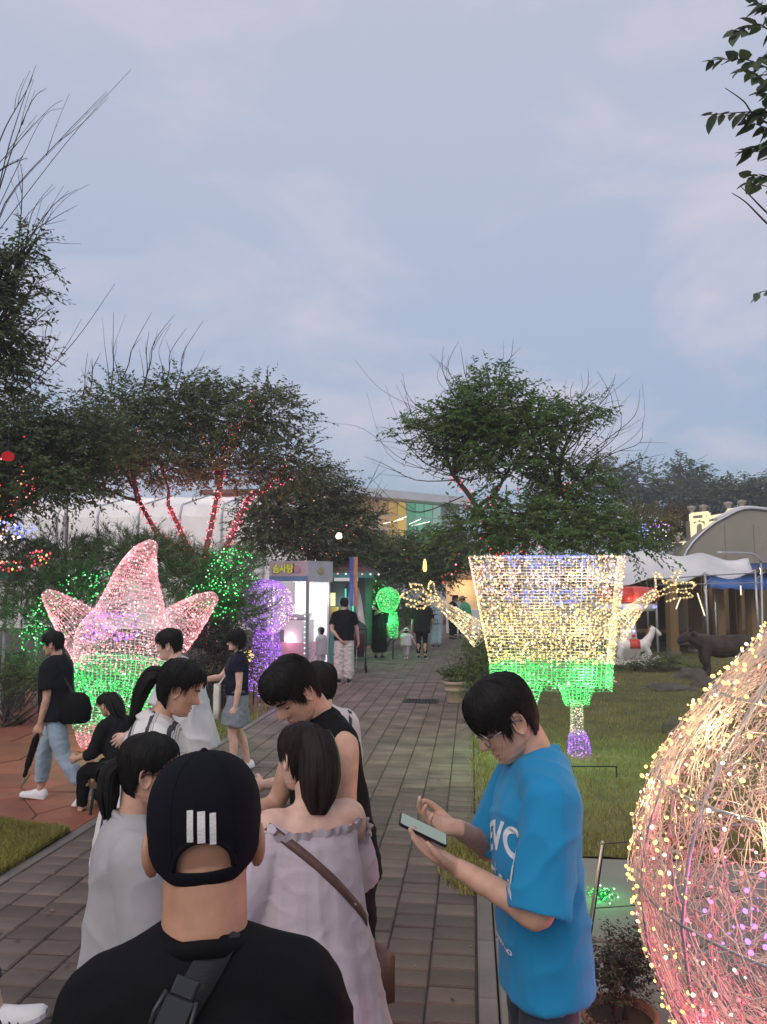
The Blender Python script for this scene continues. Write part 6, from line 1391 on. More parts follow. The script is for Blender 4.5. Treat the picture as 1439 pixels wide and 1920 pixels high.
# animal statue (calf) on the lawn
hm = Human.__new__(Human); cf = thing('animal_statue', 'weathered dark brown cow statue standing on the lawn', 'statue', base(1350, 16.6), R(183)); cf.scale = (.88, .88, .88); mb = MB(); LB = lambda p, r_: Human.limb(hm, mb, p, r_)
LB([(-.72, 0, .78), (-.45, 0, .8), (0, 0, .76), (.35, 0, .8), (.5, 0, .84)], [.2, .26, .27, .25, .2]); LB([(.45, 0, .88), (.66, 0, .95), (.78, 0, 1.0)], [.2, .15, .12]); LB([(.76, 0, 1.03), (.88, 0, .98), (1.02, 0, .88)], [.13, .11, .075])
for sy in (-1, 1):
    LB([(.4, sy * .13, .75), (.44, sy * .14, .45), (.38, sy * .14, .28), (.46, sy * .14, .05)], [.14, .075, .05, .06]); LB([(-.62, sy * .13, .75), (-.5, sy * .14, .5), (-.74, sy * .14, .34), (-.68, sy * .14, .05)], [.18, .09, .05, .06]); mb.tube([(.74, sy * .1, 1.06), (.72, sy * .22, 1.1), (.7, sy * .3, 1.05)], [.04, .06, .01], 8); mb.tube([(.78, sy * .06, 1.12), (.8, sy * .14, 1.2), (.84, sy * .13, 1.27)], [.035, .025, .006], 8)
LB([(-.9, 0, .85), (-1.0, 0, .6), (-.98, 0, .35)], [.04, .03, .04]); me = remesh(mb, .02, 3); me.shade_smooth()
for v in me.vertices: v.co += v.normal * .014 * mnoise.noise(v.co * 9)
link('body', me, M('statue_brown', (.05, .035, .027), .85, .55, 5, .5, 30), cf)
# pale fur-like foreleg plate is part of the statue's weathering; plinth of earth
for sy in (-1, 1): MB().ball((.46, sy * .14, .04), (.09, .075, .05), 10, 6).build('hoof', M('hoof', (.3, .24, .18), .8, .2), cf, True)
# ------------------------------------------------------------------ people
GP = 'visitors in the light garden'
blk = fabric('cloth_black', (.009, .009, .0105)); blk2 = fabric('cloth_charcoal', (.014, .014, .017)); navy = fabric('cloth_navy', (.013, .013, .028)); wht = fabric('cloth_white', (.58, .57, .56)); gry = fabric('cloth_pale_grey', (.37, .35, .355))
blue_t = fabric('cloth_blue', (.015, .235, .46), scale=3); lav = fabric('cloth_lavender', (.53, .445, .49), bscale=260, bump=.45, stretch=(1, 1, 2.5)); denim = fabric('denim_light', (.30, .38, .46), var=.25, scale=5); shortsg = fabric('cloth_slate', (.20, .22, .25), var=.15); cream = fabric('cloth_cream', (.62, .58, .52), var=.15); dk = fabric('cloth_dark_denim', (.03, .035, .05)); greent = fabric('cloth_green', (.06, .32, .17)); lblue = fabric('cloth_pale_blue', (.42, .52, .62))
shoew = fabric('shoe_white', (.70, .70, .70), bump=.1); shoeb = fabric('shoe_black', (.02, .02, .02), bump=.1); sole = M('sole_white', (.66, .64, .62), .6, .08); soleb = M('sole_dark', (.05, .05, .05), .6, .08)
leather = M('leather_brown', (.11, .055, .045), .5, .2, 8, .2, 90); web = M('webbing', (.02, .02, .022), .6, .1, 8, .5, 300, stretch=(1, 1, 3)); m_gl = M('glasses_metal', (.25, .25, .26), .25, .05, metallic=.9, bump=0); m_glb = M('glasses_black', (.01, .01, .01), .3, .05, bump=0)
def ztop(px, py, d): return at(px, py, d).z
def hair(h, t, line, thick, mat, n=0, seed=1, **k):
    s_ = k.pop('strand', {}); o = link('hair', h.hair_shell(line, thick, seed=seed, **k), mat, t)
    if n: link('strands', h.strands(line, thick - .012, n, seed=seed, top=k.get('top', .02), **s_), mat, o, kind='stuff')
    return o
def collar(h, mat, par, r=.041, tk=.0075):
    c_ = MB(); cc = h.T(V((0, -.008 * h.H, .842 * h.H))); c_.loft([[cc + h.RT @ V(((r * h.H + q) * math.cos(a), (r * h.H + q) * math.sin(a) * .95, z - .018 * h.H * math.sin(a))) for a in [6.2832 * k / 40 for k in range(40)]] for q, z in ((-.002, -.02), (.006, -.02), (tk, -.004), (.004, .006), (-.003, .004))]); o = c_.build('collar', mat, par, True); return o
def shirt_print(me_shirt, h, body, size, z, x, mat, par, back=False, arc=0., rot=0.):
    tm = textmesh(body, size, 0, size * .03); bm = bmesh.new(); bm.from_mesh(tm); bmesh.ops.triangulate(bm, faces=bm.faces[:]); bmesh.ops.subdivide_edges(bm, edges=[e for e in bm.edges if e.calc_length() > size * .18], cuts=2); tr = bvh(me_shirt)
    for v in bm.verts:
        X, Z = v.co.x, v.co.y - arc * v.co.x ** 2; c, s_ = math.cos(rot), math.sin(rot); X, Z = X * c - Z * s_ , X * s_ + Z * c
        # text read from the front: its right is the figure's left
        p = h.T(V((x - X, 0, z * h.H + Z))); d = h.RT @ V((0, 1, 0)); hit = tr.ray_cast(p + d * .6, -d)
        v.co = (hit[0] if hit[0] is not None else p + d * .12) + d * .0022
    m = bpy.data.meshes.new('print'); bm.to_mesh(m); bm.free(); return link('print', m, mat, par)

# --- boy in blue with a phone
D = 2.36; zt = ztop(940, 1280, D)
h = Human(zt / .968, 'm', lean=2, twist=0, head=(33, 4, -3), armL=((-.1, .16, -1), (.30, .76, .74)), armR=((.16, .30, -1), (-.52, .72, .36)), legL=((-.03, .05, -1), (0, -.02, -1), 8), legR=((.03, .0, -1), (0, -.04, -1), -8), build=.84, headscale=1.03, neck=1.05)
b = base(1003, D); RZ = 100
h.ik('L', (-.085, .26, 1.155), (-.6, -.4, -1), (.12, .85, .48)); h.ik('R', (.075, .235, 1.215), (.8, -.3, -1), (-.12, .88, .22))
t = person('boy in an oversized bright blue shirt and glasses looking down at his phone', b, RZ, h, SKIN, .0095, dict(palm={'L': (-.12, -.45, .85), 'R': (-.35, -.2, .9)}, curl={'L': 9, 'R': 24}, nth=96, nz=84), GP); boy = t
sm = h.tee(.0078, hem=.468, sleeve=.98, loose=.026, sl=.034, straight=1.0, folds=.007, seed=2, yokew=1.08, fs=7); so = link('shirt', sm, blue_t, t)
wp = M('print_white', (.68, .70, .72), .7, .15, 40, 0)
for tx, sz, z, x, ac, ro in (('IEVCA', .115, .725, -.085, 2.6, 0), ('a', .045, .675, -.035, 0, 0), ('TAV', .11, .638, -.065, .5, 0), ('oooooooo', .032, .55, -.03, 1., 0)): shirt_print(sm, h, tx, sz, z, x, wp, so, arc=ac, rot=ro)
collar(h, blue_t, so)
link('trousers', h.pants(.01, .95, .01, .003, 5, .01), dk, t); shoes(h, t, shoeb, sole); face(h, t, closed=True); glasses(h, t, m_gl, .1)
hair(h, t, BANGS, .045, HAIR, 2600, 3, rough=.018, top=.03, strand=dict(length=.5, wid=.014, lift=.018, spread=.9, over=.045))
RW = Matrix.Rotation(R(RZ), 3, 'Z')
def toworld(b_, p, rw): return V(b_) + rw @ p
dirL = V((.06, .9, .42)).normalized(); hL = h.arms['L'][2] + h.hd['L'] * .06 * h.H
nP = (V((-.2, -.4, .9)) - dirL * V((-.2, -.4, .9)).dot(dirL)).normalized(); ctr = hL + nP * .041 + V((.045, .02, .004)); xP = dirL.cross(nP).normalized()
ph = thing('phone', 'phone with a pale lit screen held by the boy in blue', 'phone', toworld(b, ctr, RW)); mP = RW @ Matrix((xP, dirL, nP)).transposed()
def rrect(w_, l, r, z): return [V((sx * (w_ / 2 - r) + r * math.cos(a), sy * (l / 2 - r) + r * math.sin(a), z)) for sx, sy, a0 in ((1, 1, 0), (-1, 1, 90), (-1, -1, 180), (1, -1, 270)) for a in [R(a0 + q * 22.5) for q in range(5)]]
for nm, pr, mt in (('body', ((.072, .150, .009, -.004), (.074, .152, .01, 0), (.072, .150, .009, .004)), M('phone_black', (.01, .01, .012), .25, 0, bump=0)), ('screen', ((.066, .143, .007, .0042), (.066, .143, .007, .0048)), E('screen_glow', (.36, .44, .40), .75))):
    MB().loft([[mP @ p for p in rrect(*q)] for q in pr]).build(nm, mt, ph)
MB().box((0, 0, 0), (.001, .001, .001)) if False else None

# --- man in the black cap, back view
D = 1.24; zt = ztop(382, 1416, D)
h = Human(zt / 1.012, 'm', lean=3, head=(4, 0, -2), armL=((-.22, .1, -1), (.2, .6, -.4)), armR=((.22, .12, -1), (-.2, .6, -.4)), build=.84, headscale=1.04, neck=1.24, shw=.88, ear=(1.08, .03))
b = base(398, D); RZ = 18
t = person('man in a black baseball cap and black shirt seen from behind', b, RZ, h, SKIN2, .0088, dict(nth=96, nz=80), GP)
sm = h.tee(.0075, hem=.46, sleeve=.7, loose=.02, sl=.024, folds=.006, seed=6, fs=6, neck=1.28, yokew=1.04); so = link('shirt', sm, blk, t); collar(h, blk, so, .046, .006); link('trousers', h.pants(.014, .95, .016, .005), blk2, t); shoes(h, t, shoeb, soleb); face(h, t)
# cap: dome with a rear arch, closing strap, brim, button, three stripes
rimz = lambda th: interp(abs(math.degrees(((th + math.pi) % (2 * math.pi)) - math.pi)), [(0, .10), (60, .06), (95, -.0), (125, -.13), (150, -.195), (180, -.205)])[0]
bm = bmesh.new(); nth, nz = 120, 56; grid = []
def cap_pt(th, s_, off=.045):
    z0 = rimz(th); z = z0 + (.499 - z0) * s_; p = head_xyz(th, z, False); c = V((0, -.03, .0)); n = (p - c).normalized(); q = p + n * off + V((0, 0, .055 * sstep(.15, .9, s_)))
    return q
for i in range(nz):
    grid.append([bm.verts.new(h.P(cap_pt(2 * math.pi * k / nth, 1 - (1 - i / (nz - 1)) ** 1.25))) for k in range(nth)])
for i in range(nz - 1):
    for k in range(nth):
        th = 2 * math.pi * (k + .5) / nth; s_ = 1 - (1 - (i + .5) / (nz - 1)) ** 1.25; z = rimz(th) + (.5 - rimz(th)) * s_; dx = (th - math.pi) / .50
        if abs(dx) < 1 and s_ > .11 and (z - (rimz(math.pi) + .10)) < .15 * math.sqrt(1 - dx * dx): continue
        bm.faces.new((grid[i][k], grid[i + 1][k], grid[i + 1][(k + 1) % nth], grid[i][(k + 1) % nth]))
bm.faces.index_update(); bm.faces.ensure_lookup_table(); seen_ = set(); stack_ = [bm.faces[0]]; bm.faces.ensure_lookup_table()
isl = []
for f0 in bm.faces:
    if f0.index in seen_: continue
    cur = []; stack_ = [f0]; seen_.add(f0.index)
    while stack_:
        f1 = stack_.pop(); cur.append(f1)
        for e1 in f1.edges:
            for f2 in e1.link_faces:
                if f2.index not in seen_: seen_.add(f2.index); stack_.append(f2)
    isl.append(cur)
isl.sort(key=len); bmesh.ops.delete(bm, geom=[f for c in isl[:-1] for f in c], context='FACES')
bmesh.ops.delete(bm, geom=[v for v in bm.verts if not v.link_faces], context='VERTS'); bmesh.ops.recalc_face_normals(bm, faces=bm.faces[:]); me = bpy.data.meshes.new('cap'); bm.to_mesh(me); bm.free(); me = evalmods(me, [('SOLIDIFY', dict(thickness=.0035, offset=1.0)), ('SMOOTH', dict(factor=.5, iterations=1))]); me.shade_smooth()
capm = fabric('cap_cloth', (.008, .008, .012), bscale=600, bump=.35); cap = link('cap', me, capm, t)
MB().ball(h.P((0, -.03, .605)), .007, 10, 6).build('button', capm, cap, True)
sd_ = MB()
for k in range(6):
    th = math.pi / 3 * k + math.pi / 6; sd_.tube([h.P(cap_pt(th, s_, .062)) for s_ in np.linspace(.22, .97, 16)], .0011, 5)
sd_.build('seam', capm, cap, True)
am = MB(); am.tube([h.P(cap_pt(math.pi + .50 * math.cos(a) * 1.04, min(1, max(.0, ((rimz(math.pi) + .10 + .155 * math.sin(a)) - rimz(math.pi + .5 * math.cos(a))) / (.5 - rimz(math.pi + .5 * math.cos(a))))), .056)) for a in np.linspace(.02, 3.12, 26)], .0045, 6); am.build('binding', capm, cap, True)
for k in range(3):
    c = math.pi + (k - 1) * .155 + .02; rg_ = []
    for z in np.linspace(.04, .195, 9):
        z += .01 * (k == 2) - .012 * (k == 0); row = []
        for th, o_ in ((c - .047, .078), (c + .047, .078), (c + .047, .05), (c - .047, .05)): s_ = (z - rimz(th)) / (.499 - rimz(th)); row.append(h.P(cap_pt(th, s_, o_)))
        rg_.append(row)
    MB().loft(rg_).build('stripe', M('stripe_white', (.66, .62, .60), .6, .1, 40, .3, 300), cap)
br_ = MB(); rg_ = []
for r_ in np.linspace(0, 1, 8): rg_.append([h.P(cap_pt(a, .01, .05) + V((0, 1, -.28)) * (.36 * r_ * max(0, math.cos(a * 1.35)) ** .6)) for a in np.linspace(-1.1, 1.1, 21)])
br_.loft([r_ for r_ in rg_], cap=False, closed=False); me = evalmods(br_.mesh(), [('SOLIDIFY', dict(thickness=.004, offset=0))]); link('brim', me, capm, cap, True)
# sling strap and buckle
tr = bvh(sm); cc = h.T((-.05, 0, .792 * h.H)); rw = Matrix.Rotation(R(RZ), 3, 'Z')
bag = thing('sling_bag', 'black sling bag strap with a buckle across the back of the man in the cap', 'bag', b, R(RZ))
strap(tr, cc, h.RT @ V((.80, .0, -.55)), .045, -62, 62, h.RT @ V((0, -1, .15)), 40, .005).build('strap', web, bag, True)
def buckle(p, n_, up_, par, s_=1.):
    x_ = up_.cross(n_).normalized(); u_ = n_.cross(x_); m_ = Matrix((x_, u_, n_)).transposed(); bk = MB()
    bk.box(p + m_ @ V((0, .0, .006)), (.042 * s_, .05 * s_, .012), m_, ch=.004); bk.box(p + m_ @ V((0, .036 * s_, .006)), (.03 * s_, .022 * s_, .009), m_, ch=.003); bk.build('buckle', M('buckle_plastic', (.03, .03, .033), .28, .05, bump=0), par)
    for sg in (-1, 1): MB().tube([p + m_ @ V((sg * .021 * s_, -.022 * s_, .012)), p + m_ @ V((sg * .024 * s_, .005, .013)), p + m_ @ V((sg * .02 * s_, .028 * s_, .012))], .0035, 6).build('buckle_prong', M('buckle_plastic', (0, 0, 0)), par, True)
d = h.RT @ V((-.16, -.98, 0)).normalized(); hit = tr.ray_cast(h.T(V((-.042, 0, .806 * h.H))) - h.RT @ V((0, .5, 0)), h.RT @ V((0, 1, 0)))
if hit[0] is not None: buckle(hit[0], hit[1], h.RT @ V((.4, 0, .9)), bag, 1.15)

# --- woman in the lavender off shoulder dress
D = 2.5; zt = ztop(555, 1354, D)
h = Human(zt / 1.0, 'f', lean=4, head=(12, 6, 4), armL=((-.46, .0, -1), (.1, .5, -.7)), armR=((.22, .35, -1), (-.3, .8, .1)), build=1.04, neck=1.0)
b = base(588, D); RZ = 36
t = person('woman in a lavender off shoulder dress with long dark hair seen from behind', b, RZ, h, SKINL, .0095, dict(nth=80, nz=66), GP)
rows = [(.22, .19, .17), (.36, .165, .145), (.50, .14, .12), (.62, .118, .10), (.70, .112, .092), (.76, .108, .082), (.79, .107, .071)]; mb = MB(); H = h.H; rg_ = []
for z in np.linspace(.22, .79, 40):
    a, c = interp(z, rows); ring = []
    for k in range(110):
        th = 2 * math.pi * k / 110; rp = 1 + (.075 * (1 - z / .85)) * math.sin(th * 15 + 1.5 * math.sin(th * 3) + z * 3) + .02 * math.sin(th * 7 + z * 9) * (1 - z) + .013 * math.sin(th * 38 + 2 * math.sin(th * 5)) * sstep(.5, .78, z); ring.append(h.T(V((a * H * math.cos(th) * rp, (c * math.sin(th) * rp - .004) * H, z * H))))
    rg_.append(ring)
mb.loft(rg_)
for nm, (sh_, e_, wr_, f_) in h.arms.items():
    dr = (.30 if nm == 'R' else .0); s0 = (sh_ if nm == 'R' else h.T(V((-.07 * H, -.01 * H, .8 * H)))).lerp(e_, dr) + h.RT @ V((0, 0, .006 if nm == 'L' else -.005)); en = sh_.lerp(e_, .95); h.limb(mb, [s0 - (e_ - sh_) * .02, s0.lerp(en, .4), en], [.038 * H, .054 * H, .062 * H], ext=False)
dm = h.cloth(mb, .0082, [(h.T((0, 0, .235 * H)), (0, 0, -1), .5 * H)], .003, 15, 4, 0, 3, stretch=(1, 1, .1)); do = link('dress', dm, lav, t)
rf = MB(); n = 150; rr_ = []
for j, (dz, o_) in enumerate(((-.012, .004), (.0, .014), (.012, .02), (.018, .026))):
    rr_.append([h.T(V(((.108 * H + o_ * (.55 + .45 * math.sin(k * .9 + math.sin(k * .37) * 2))) * math.cos(2 * math.pi * k / n), (.072 * H + o_ * (.55 + .45 * math.sin(k * .9 + math.sin(k * .37) * 2))) * math.sin(2 * math.pi * k / n) - .004 * H, .788 * H + dz + .004 * math.sin(k * 1.7)))) for k in range(n)])
rf.loft(rr_, cap=False).build('ruffle', lav, do, True)
rf = MB(); sh_, e_, wr_, f_ = h.arms['R']; c0_ = sh_.lerp(e_, .26); ax = (e_ - sh_).normalized(); x_ = ax.orthogonal().normalized(); y_ = ax.cross(x_)
rf.loft([[c0_ - ax * dz + (x_ * math.cos(2 * math.pi * k / 60) + y_ * math.sin(2 * math.pi * k / 60)) * (r_ * H + .008 * math.sin(k * 1.25)) for k in range(60)] for dz, r_ in ((-.02, .043), (0, .040), (.014, .044), (.02, .047))], cap=False).build('sleeve_ruffle', lav, do, True)
shoes(h, t, shoew, sole); face(h, t, False); hair(h, t, TIED, .035, HAIRB, 2200, 5, rough=.012, top=.025, strand=dict(length=.9, wid=.013, lift=.02, spread=.7, over=.1))
link('hair_lock', h.lock([(.06, -.34, .30), (.06, -.46, .0), (.05, -.46, -.35), (.03, -.42, -.66), (.0, -.40, -.92)], [.24, .27, .29, .25, .12], .62, 120, 3, .35), HAIRB, t); link('hair_lock', h.lock([(.22, -.2, .3), (.27, -.22, .0), (.26, -.26, -.35), (.24, -.3, -.7)], [.11, .13, .13, .06], .7, 40, 8, .4), HAIRB, t)
tr = bvh(dm); bg_ = thing('shoulder_bag', 'brown leather strap of a shoulder bag across the lavender dress', 'bag', b, R(RZ)); strap(tr, h.T((0, 0, .70 * H)), h.RT @ V((.62, .1, .60)), .026, -80, 70, h.RT @ V((0, -1, .0)), 44, .004).build('strap', leather, bg_, True)
hp = h.T(V((.20 * H * .62, -.02, .49 * H))); MB().box(hp + V((.04, .05, -.02)), (.07, .2, .16), ch=.02).build('pouch', leather, bg_, True)

# --- man bowing his head, sleeveless
D = 3.0
h = Human(1.74, 'm', lean=10, head=(34, 6, 0), armL=((-.22, .1, -1), (.2, .5, -.9)), armR=((.22, .3, -1), (-.1, .8, -.2)), build=.95, headscale=1.0)
b = base(640, D); RZ = 126
t = person('young man in a sleeveless black top bowing towards the woman in lavender', b, RZ, h, SKIN, .0095, dict(nth=96, nz=80), GP)
link('top', h.tee(.009, hem=.50, sleeve=0, loose=.014, folds=.005, seed=8, yokew=.86, fs=7), blk, t); link('trousers', h.pants(.014, .95, .016, .005), blk2, t); shoes(h, t, shoeb, sole); face(h, t, closed=True)
hair(h, t, SHORT, .045, HAIR, 2400, 11, rough=.02, top=.04, strand=dict(length=.5, wid=.016, lift=.03, spread=1., over=.05))

# --- woman in pale grey shirt with tied hair
D = 2.3; zt = ztop(270, 1370, D)
h = Human(zt / 1.0, 'f', lean=2, head=(6, 0, 0), armL=((-.15, .1, -1), (.1, .5, -.8)), armR=((.16, .15, -1), (-.1, .5, -.8)), build=.98)
b = base(256, D); RZ = -62
t = person('woman in a plain pale grey shirt with tied back hair and glasses', b, RZ, h, SKIN, .0095, dict(nth=84, nz=70), GP)
link('shirt', h.tee(.0085, hem=.42, sleeve=.85, loose=.024, sl=.026, straight=1.0, folds=.0055, seed=12, fs=6, yokew=1.06), gry, t); collar(h, gry, t, .034); link('trousers', h.pants(.014, .95, .016, .005), blk2, t); shoes(h, t, shoew, sole); face(h, t); glasses(h, t, m_glb, .09)
hair(h, t, TIED, .028, HAIR, 1800, 14, rough=.012, top=.02, strand=dict(length=.9, wid=.012, lift=.015, spread=.5, over=.06))
link('ponytail', h.lock([(-.04, -.40, .08), (-.06, -.52, -.08), (-.06, -.50, -.4), (-.05, -.44, -.72)], [.10, .15, .17, .09], .75, 70, 4, .3), HAIR, t); link('bun_wisp', h.lock([(-.05, -.42, .0), (-.25, -.62, -.05), (-.36, -.66, -.22), (-.38, -.60, -.36)], [.05, .08, .07, .03], .8, 26, 9, .4), HAIR, t)

# --- woman in striped shirt
D = 3.4; zt = ztop(330, 1240, D)
stripe = bpy.data.materials.new('cloth_striped'); stripe.use_nodes = True; nt_ = stripe.node_tree; N_ = nt_.nodes.new; L_ = nt_.links.new; tcx = N_('ShaderNodeTexCoord'); sx_ = N_('ShaderNodeSeparateXYZ'); L_(tcx.outputs['Object'], sx_.inputs[0]); ad_ = N_('ShaderNodeMath'); ad_.operation = 'MULTIPLY_ADD'; ad_.inputs[1].default_value = 1.5; L_(sx_.outputs['X'], ad_.inputs[0]); mz = N_('ShaderNodeMath'); mz.operation = 'MULTIPLY'; mz.inputs[1].default_value = 11.; L_(sx_.outputs['Y'], mz.inputs[0]); L_(mz.outputs[0], ad_.inputs[2]); fr_c = N_('ShaderNodeMath'); fr_c.operation = 'FRACT'; L_(ad_.outputs[0], fr_c.inputs[0]); rp_ = N_('ShaderNodeValToRGB'); rp_.color_ramp.interpolation = 'CONSTANT'; L_(fr_c.outputs[0], rp_.inputs[0])
el = rp_.color_ramp.elements; el[0].position = 0; el[0].color = (.64, .61, .58, 1); el[1].position = .53; el[1].color = (.05, .04, .055, 1)
for p_, c_ in ((.73, (.64, .61, .58)), (.77, (.30, .26, .25)), (.81, (.64, .61, .58)), (.86, (.30, .26, .25)), (.91, (.64, .61, .58))): q = el.new(p_); q.color = (*c_, 1)
L_(rp_.outputs[0], nt_.nodes['Principled BSDF'].inputs['Base Color']); nt_.nodes['Principled BSDF'].inputs['Roughness'].default_value = .85
h = Human(zt / .985, 'f', lean=10, head=(14, 0, 0), armL=((-.3, .1, -1), (.1, .5, -.8)), armR=((.2, .2, -1), (-.1, .7, -.5)), build=1.16, headscale=1.03)
b = base(272, D); RZ = -68
t = person('woman in a white shirt with dark vertical stripes and a long dark ponytail', b, RZ, h, SKIN, .0105, dict(nth=72, nz=60), GP)
so = link('shirt', h.tee(.0095, hem=.45, sleeve=.95, loose=.03, sl=.035, straight=1.05, folds=.007, seed=22, fs=6, yokew=1.08), stripe, t)
cr_ = MB(); cc = h.T(V((0, -.004 * h.H, .838 * h.H))); cr_.loft([[cc + h.RT @ V((r_ * h.H * math.cos(a), r_ * h.H * math.sin(a), dz * h.H - .016 * h.H * math.sin(a))) for a in [6.2832 * k / 32 for k in range(32)]] for r_, dz in ((.036, -.008), (.036, .012), (.044, .008), (.066, -.012), (.064, -.016), (.042, -.002))]).build('collar', fabric('cloth_collar', (.64, .61, .58)), so, True)
link('trousers', h.pants(.016, .95, .016, .005), blk2, t); shoes(h, t, shoew, sole); face(h, t); hair(h, t, TIED, .05, HAIR, 1500, 24, rough=.02, top=.03, strand=dict(length=.9, wid=.014, lift=.03, spread=.6, over=.12))
link('ponytail', h.lock([(-.02, -.42, .12), (-.1, -.60, .0), (-.18, -.64, -.4), (-.22, -.58, -.8), (-.26, -.54, -1.15)], [.10, .17, .16, .12, .05], .8, 60, 5, .35), HAIR, t)

# --- boy in white behind her, bending left
D = 5.8
h = Human(1.66, 'm', lean=16, head=(-6, 0, 0), armL=((-.2, .3, -1), (0, .8, -.6)), armR=((.1, .45, -1), (-.1, .75, -.75)), build=1.05)
b = base(368, D); RZ = 92
t = person('boy in a loose white shirt bending towards the pink star lamp', b, RZ, h, SKINL, .011, dict(nth=64, nz=52), GP)
link('shirt', h.tee(.011, hem=.44, sleeve=.8, loose=.035, sl=.03, folds=.008, seed=31, fs=6), wht, t); link('trousers', h.pants(.016, .95, .016, .005), blk2, t); shoes(h, t, shoeb, sole); face(h, t); hair(h, t, SHORT, .05, HAIR, 500, 33, strand=dict(length=.4, wid=.025))

# --- boy with glasses and white shirt with black strap
D = 4.1; zt = ztop(600, 1246, D)
h = Human(zt / 1.0, 'm', lean=3, head=(4, 8, 0), armL=((-.12, .2, -1), (.1, .8, -.2)), armR=((.2, .0, -1), (.05, .4, -1)), build=.98, headscale=1.06)
b = base(614, D); RZ = 58
t = person('boy in a white shirt with a black strap over his back and round dark hair', b, RZ, h, SKINL, .0095, dict(nth=72, nz=58), GP)
sm = h.tee(.009, hem=.45, sleeve=.8, loose=.025, sl=.026, folds=.007, seed=41, fs=6); collar(h, wht, link('shirt', sm, wht, t), .038); link('shorts', h.pants(.016, .5, .02, .005), dk, t); shoes(h, t, shoew, sole); face(h, t); glasses(h, t, m_glb, .1)
hair(h, t, MOP, .07, HAIR, 1400, 43, rough=.015, top=.04, strand=dict(length=.6, wid=.018, lift=.02, spread=.5, over=.05))
bg_ = thing('shoulder_bag', 'black strap of a small bag on the boy in white with round hair', 'bag', b, R(RZ)); strap(bvh(sm), h.T((0, 0, .68 * h.H)), h.RT @ V((-.72, .15, .5)), .028, -70, 80, h.RT @ V((0, -1, 0)), 36, .005).build('strap', web, bg_, True); MB().box(h.T(V((-.11 * h.H, .06, .5 * h.H))), (.08, .2, .15), ch=.02).build('pouch', web, bg_)

# --- man walking left with umbrella and bag
D = 7.2
h = Human(1.56, 'm', lean=4, head=(4, 0, 0), armL=((-.08, -.05, -1), (.0, .22, -1)), armR=((.12, .1, -1), (-.0, .3, -1)), legL=((0, -.30, -1), (0, -.72, -1), 0, 38), legR=((0, .42, -1), (0, .08, -1), 0, -6), build=1.0)
b = base(118, D); RZ = 92
t = person('person in a black shirt and light blue jeans walking left with a folded umbrella', b, RZ, h, SKIN, .011, dict(nth=64, nz=52), GP)
link('shirt', h.tee(.011, hem=.49, sleeve=.75, loose=.028, sl=.026, folds=.007, seed=51, fs=6), blk2, t); link('jeans', h.pants(.012, .9, .013, .004, 5, .008), denim, t); shoes(h, t, shoew, sole, 1.1); face(h, t); hair(h, t, SHORT, .06, HAIR, 500, 53, strand=dict(length=.4, wid=.025, lift=.04))
um = thing('umbrella', 'black folded umbrella in the hand of the person walking left', 'umbrella', b, R(RZ)); wr = h.arms['L'][2] + h.arms['L'][3] * .06; tp = V((wr.x - .03, wr.y + .10, .26)); u0 = wr + (wr - tp) * .08
MB().tube(catmull([u0, wr.lerp(tp, .18), wr.lerp(tp, .5), wr.lerp(tp, .82), tp], 3), [.012] * 3 + [.03] * 3 + [.028] * 3 + [.018] * 3 + [.006], 10).build('canopy', blk, um, True); MB().tube([tp, tp + (tp - wr).normalized() * .06], .004, 6).build('tip', m_steel, um); MB().tube([u0, wr + (wr - tp).normalized() * .1], .014, 8).build('handle', m_woodd, um, True)
bg_ = thing('shoulder_bag', 'black bag hanging behind the person walking left', 'bag', b, R(RZ)); c = h.T(V((-.06, -.17, .55 * h.H))); MB().loft([[c + V((x * k, y * k * 1.35, z)) for x, y in [(.09 * math.cos(a), .13 * math.sin(a)) for a in [6.283 * q / 16 for q in range(16)]]] for z, k in ((-.13, .75), (-.1, 1), (0, 1.05), (.1, .9), (.14, .6))]).build('pouch', blk, bg_, True); MB().tube([c + V((0, 0, .14)), h.T(V((-.1, -.06, .8 * h.H))), h.T(V((-.09, .02, .83 * h.H)))], .012, 6).build('strap', web, bg_)

# --- woman in navy tee and grey shorts
D = 8.3
h = Human(1.47, 'f', lean=0, head=(2, 4, 0), armL=((-.16, .0, -1), (.0, .15, -1)), armR=((.1, .6, -.75), (-.1, .9, -.12)), legL=((0, .14, -1), (0, -.05, -1), 0), legR=((0, -.10, -1), (0, -.30, -1), 0, 16), build=1.06)
b = base(448, D); RZ = 112
t = person('woman in a dark navy shirt and slate shorts reaching one arm out to the left', b, RZ, h, SKINL, .012, dict(nth=64, nz=52), GP)
link('shirt', h.tee(.011, hem=.55, sleeve=.5, loose=.018, sl=.018, straight=.92, folds=.006, seed=61, fs=7), navy, t); link('shorts', h.pants(.012, .40, .03, .007, 5, .03), shortsg, t); shoes(h, t, shoew, sole); face(h, t); hair(h, t, MOP, .11, HAIR, 700, 63, rough=.06, top=.05, strand=dict(length=.6, wid=.03, lift=.08, spread=1.6, over=.1))
bg_ = thing('tote_bag', 'pale tote bag hanging in front of the woman in slate shorts', 'bag', b, R(RZ)); c = V((.06, .20, .52 * h.H)); MB().loft([[c + V((x * k, y * k, z)) for x, y in [(.16 * math.cos(a), .04 * math.sin(a)) for a in [6.283 * q / 16 for q in range(16)]]] for z, k in ((-.2, .9), (-.1, 1), (.05, 1), (.14, .95))]).build('pouch', cream, bg_, True); MB().tube([c + V((-.08, 0, .14)), h.T(V((.0, .09, .72 * h.H))), h.T(V((.08, .0, .83 * h.H)))], .01, 6).build('strap', cream, bg_)

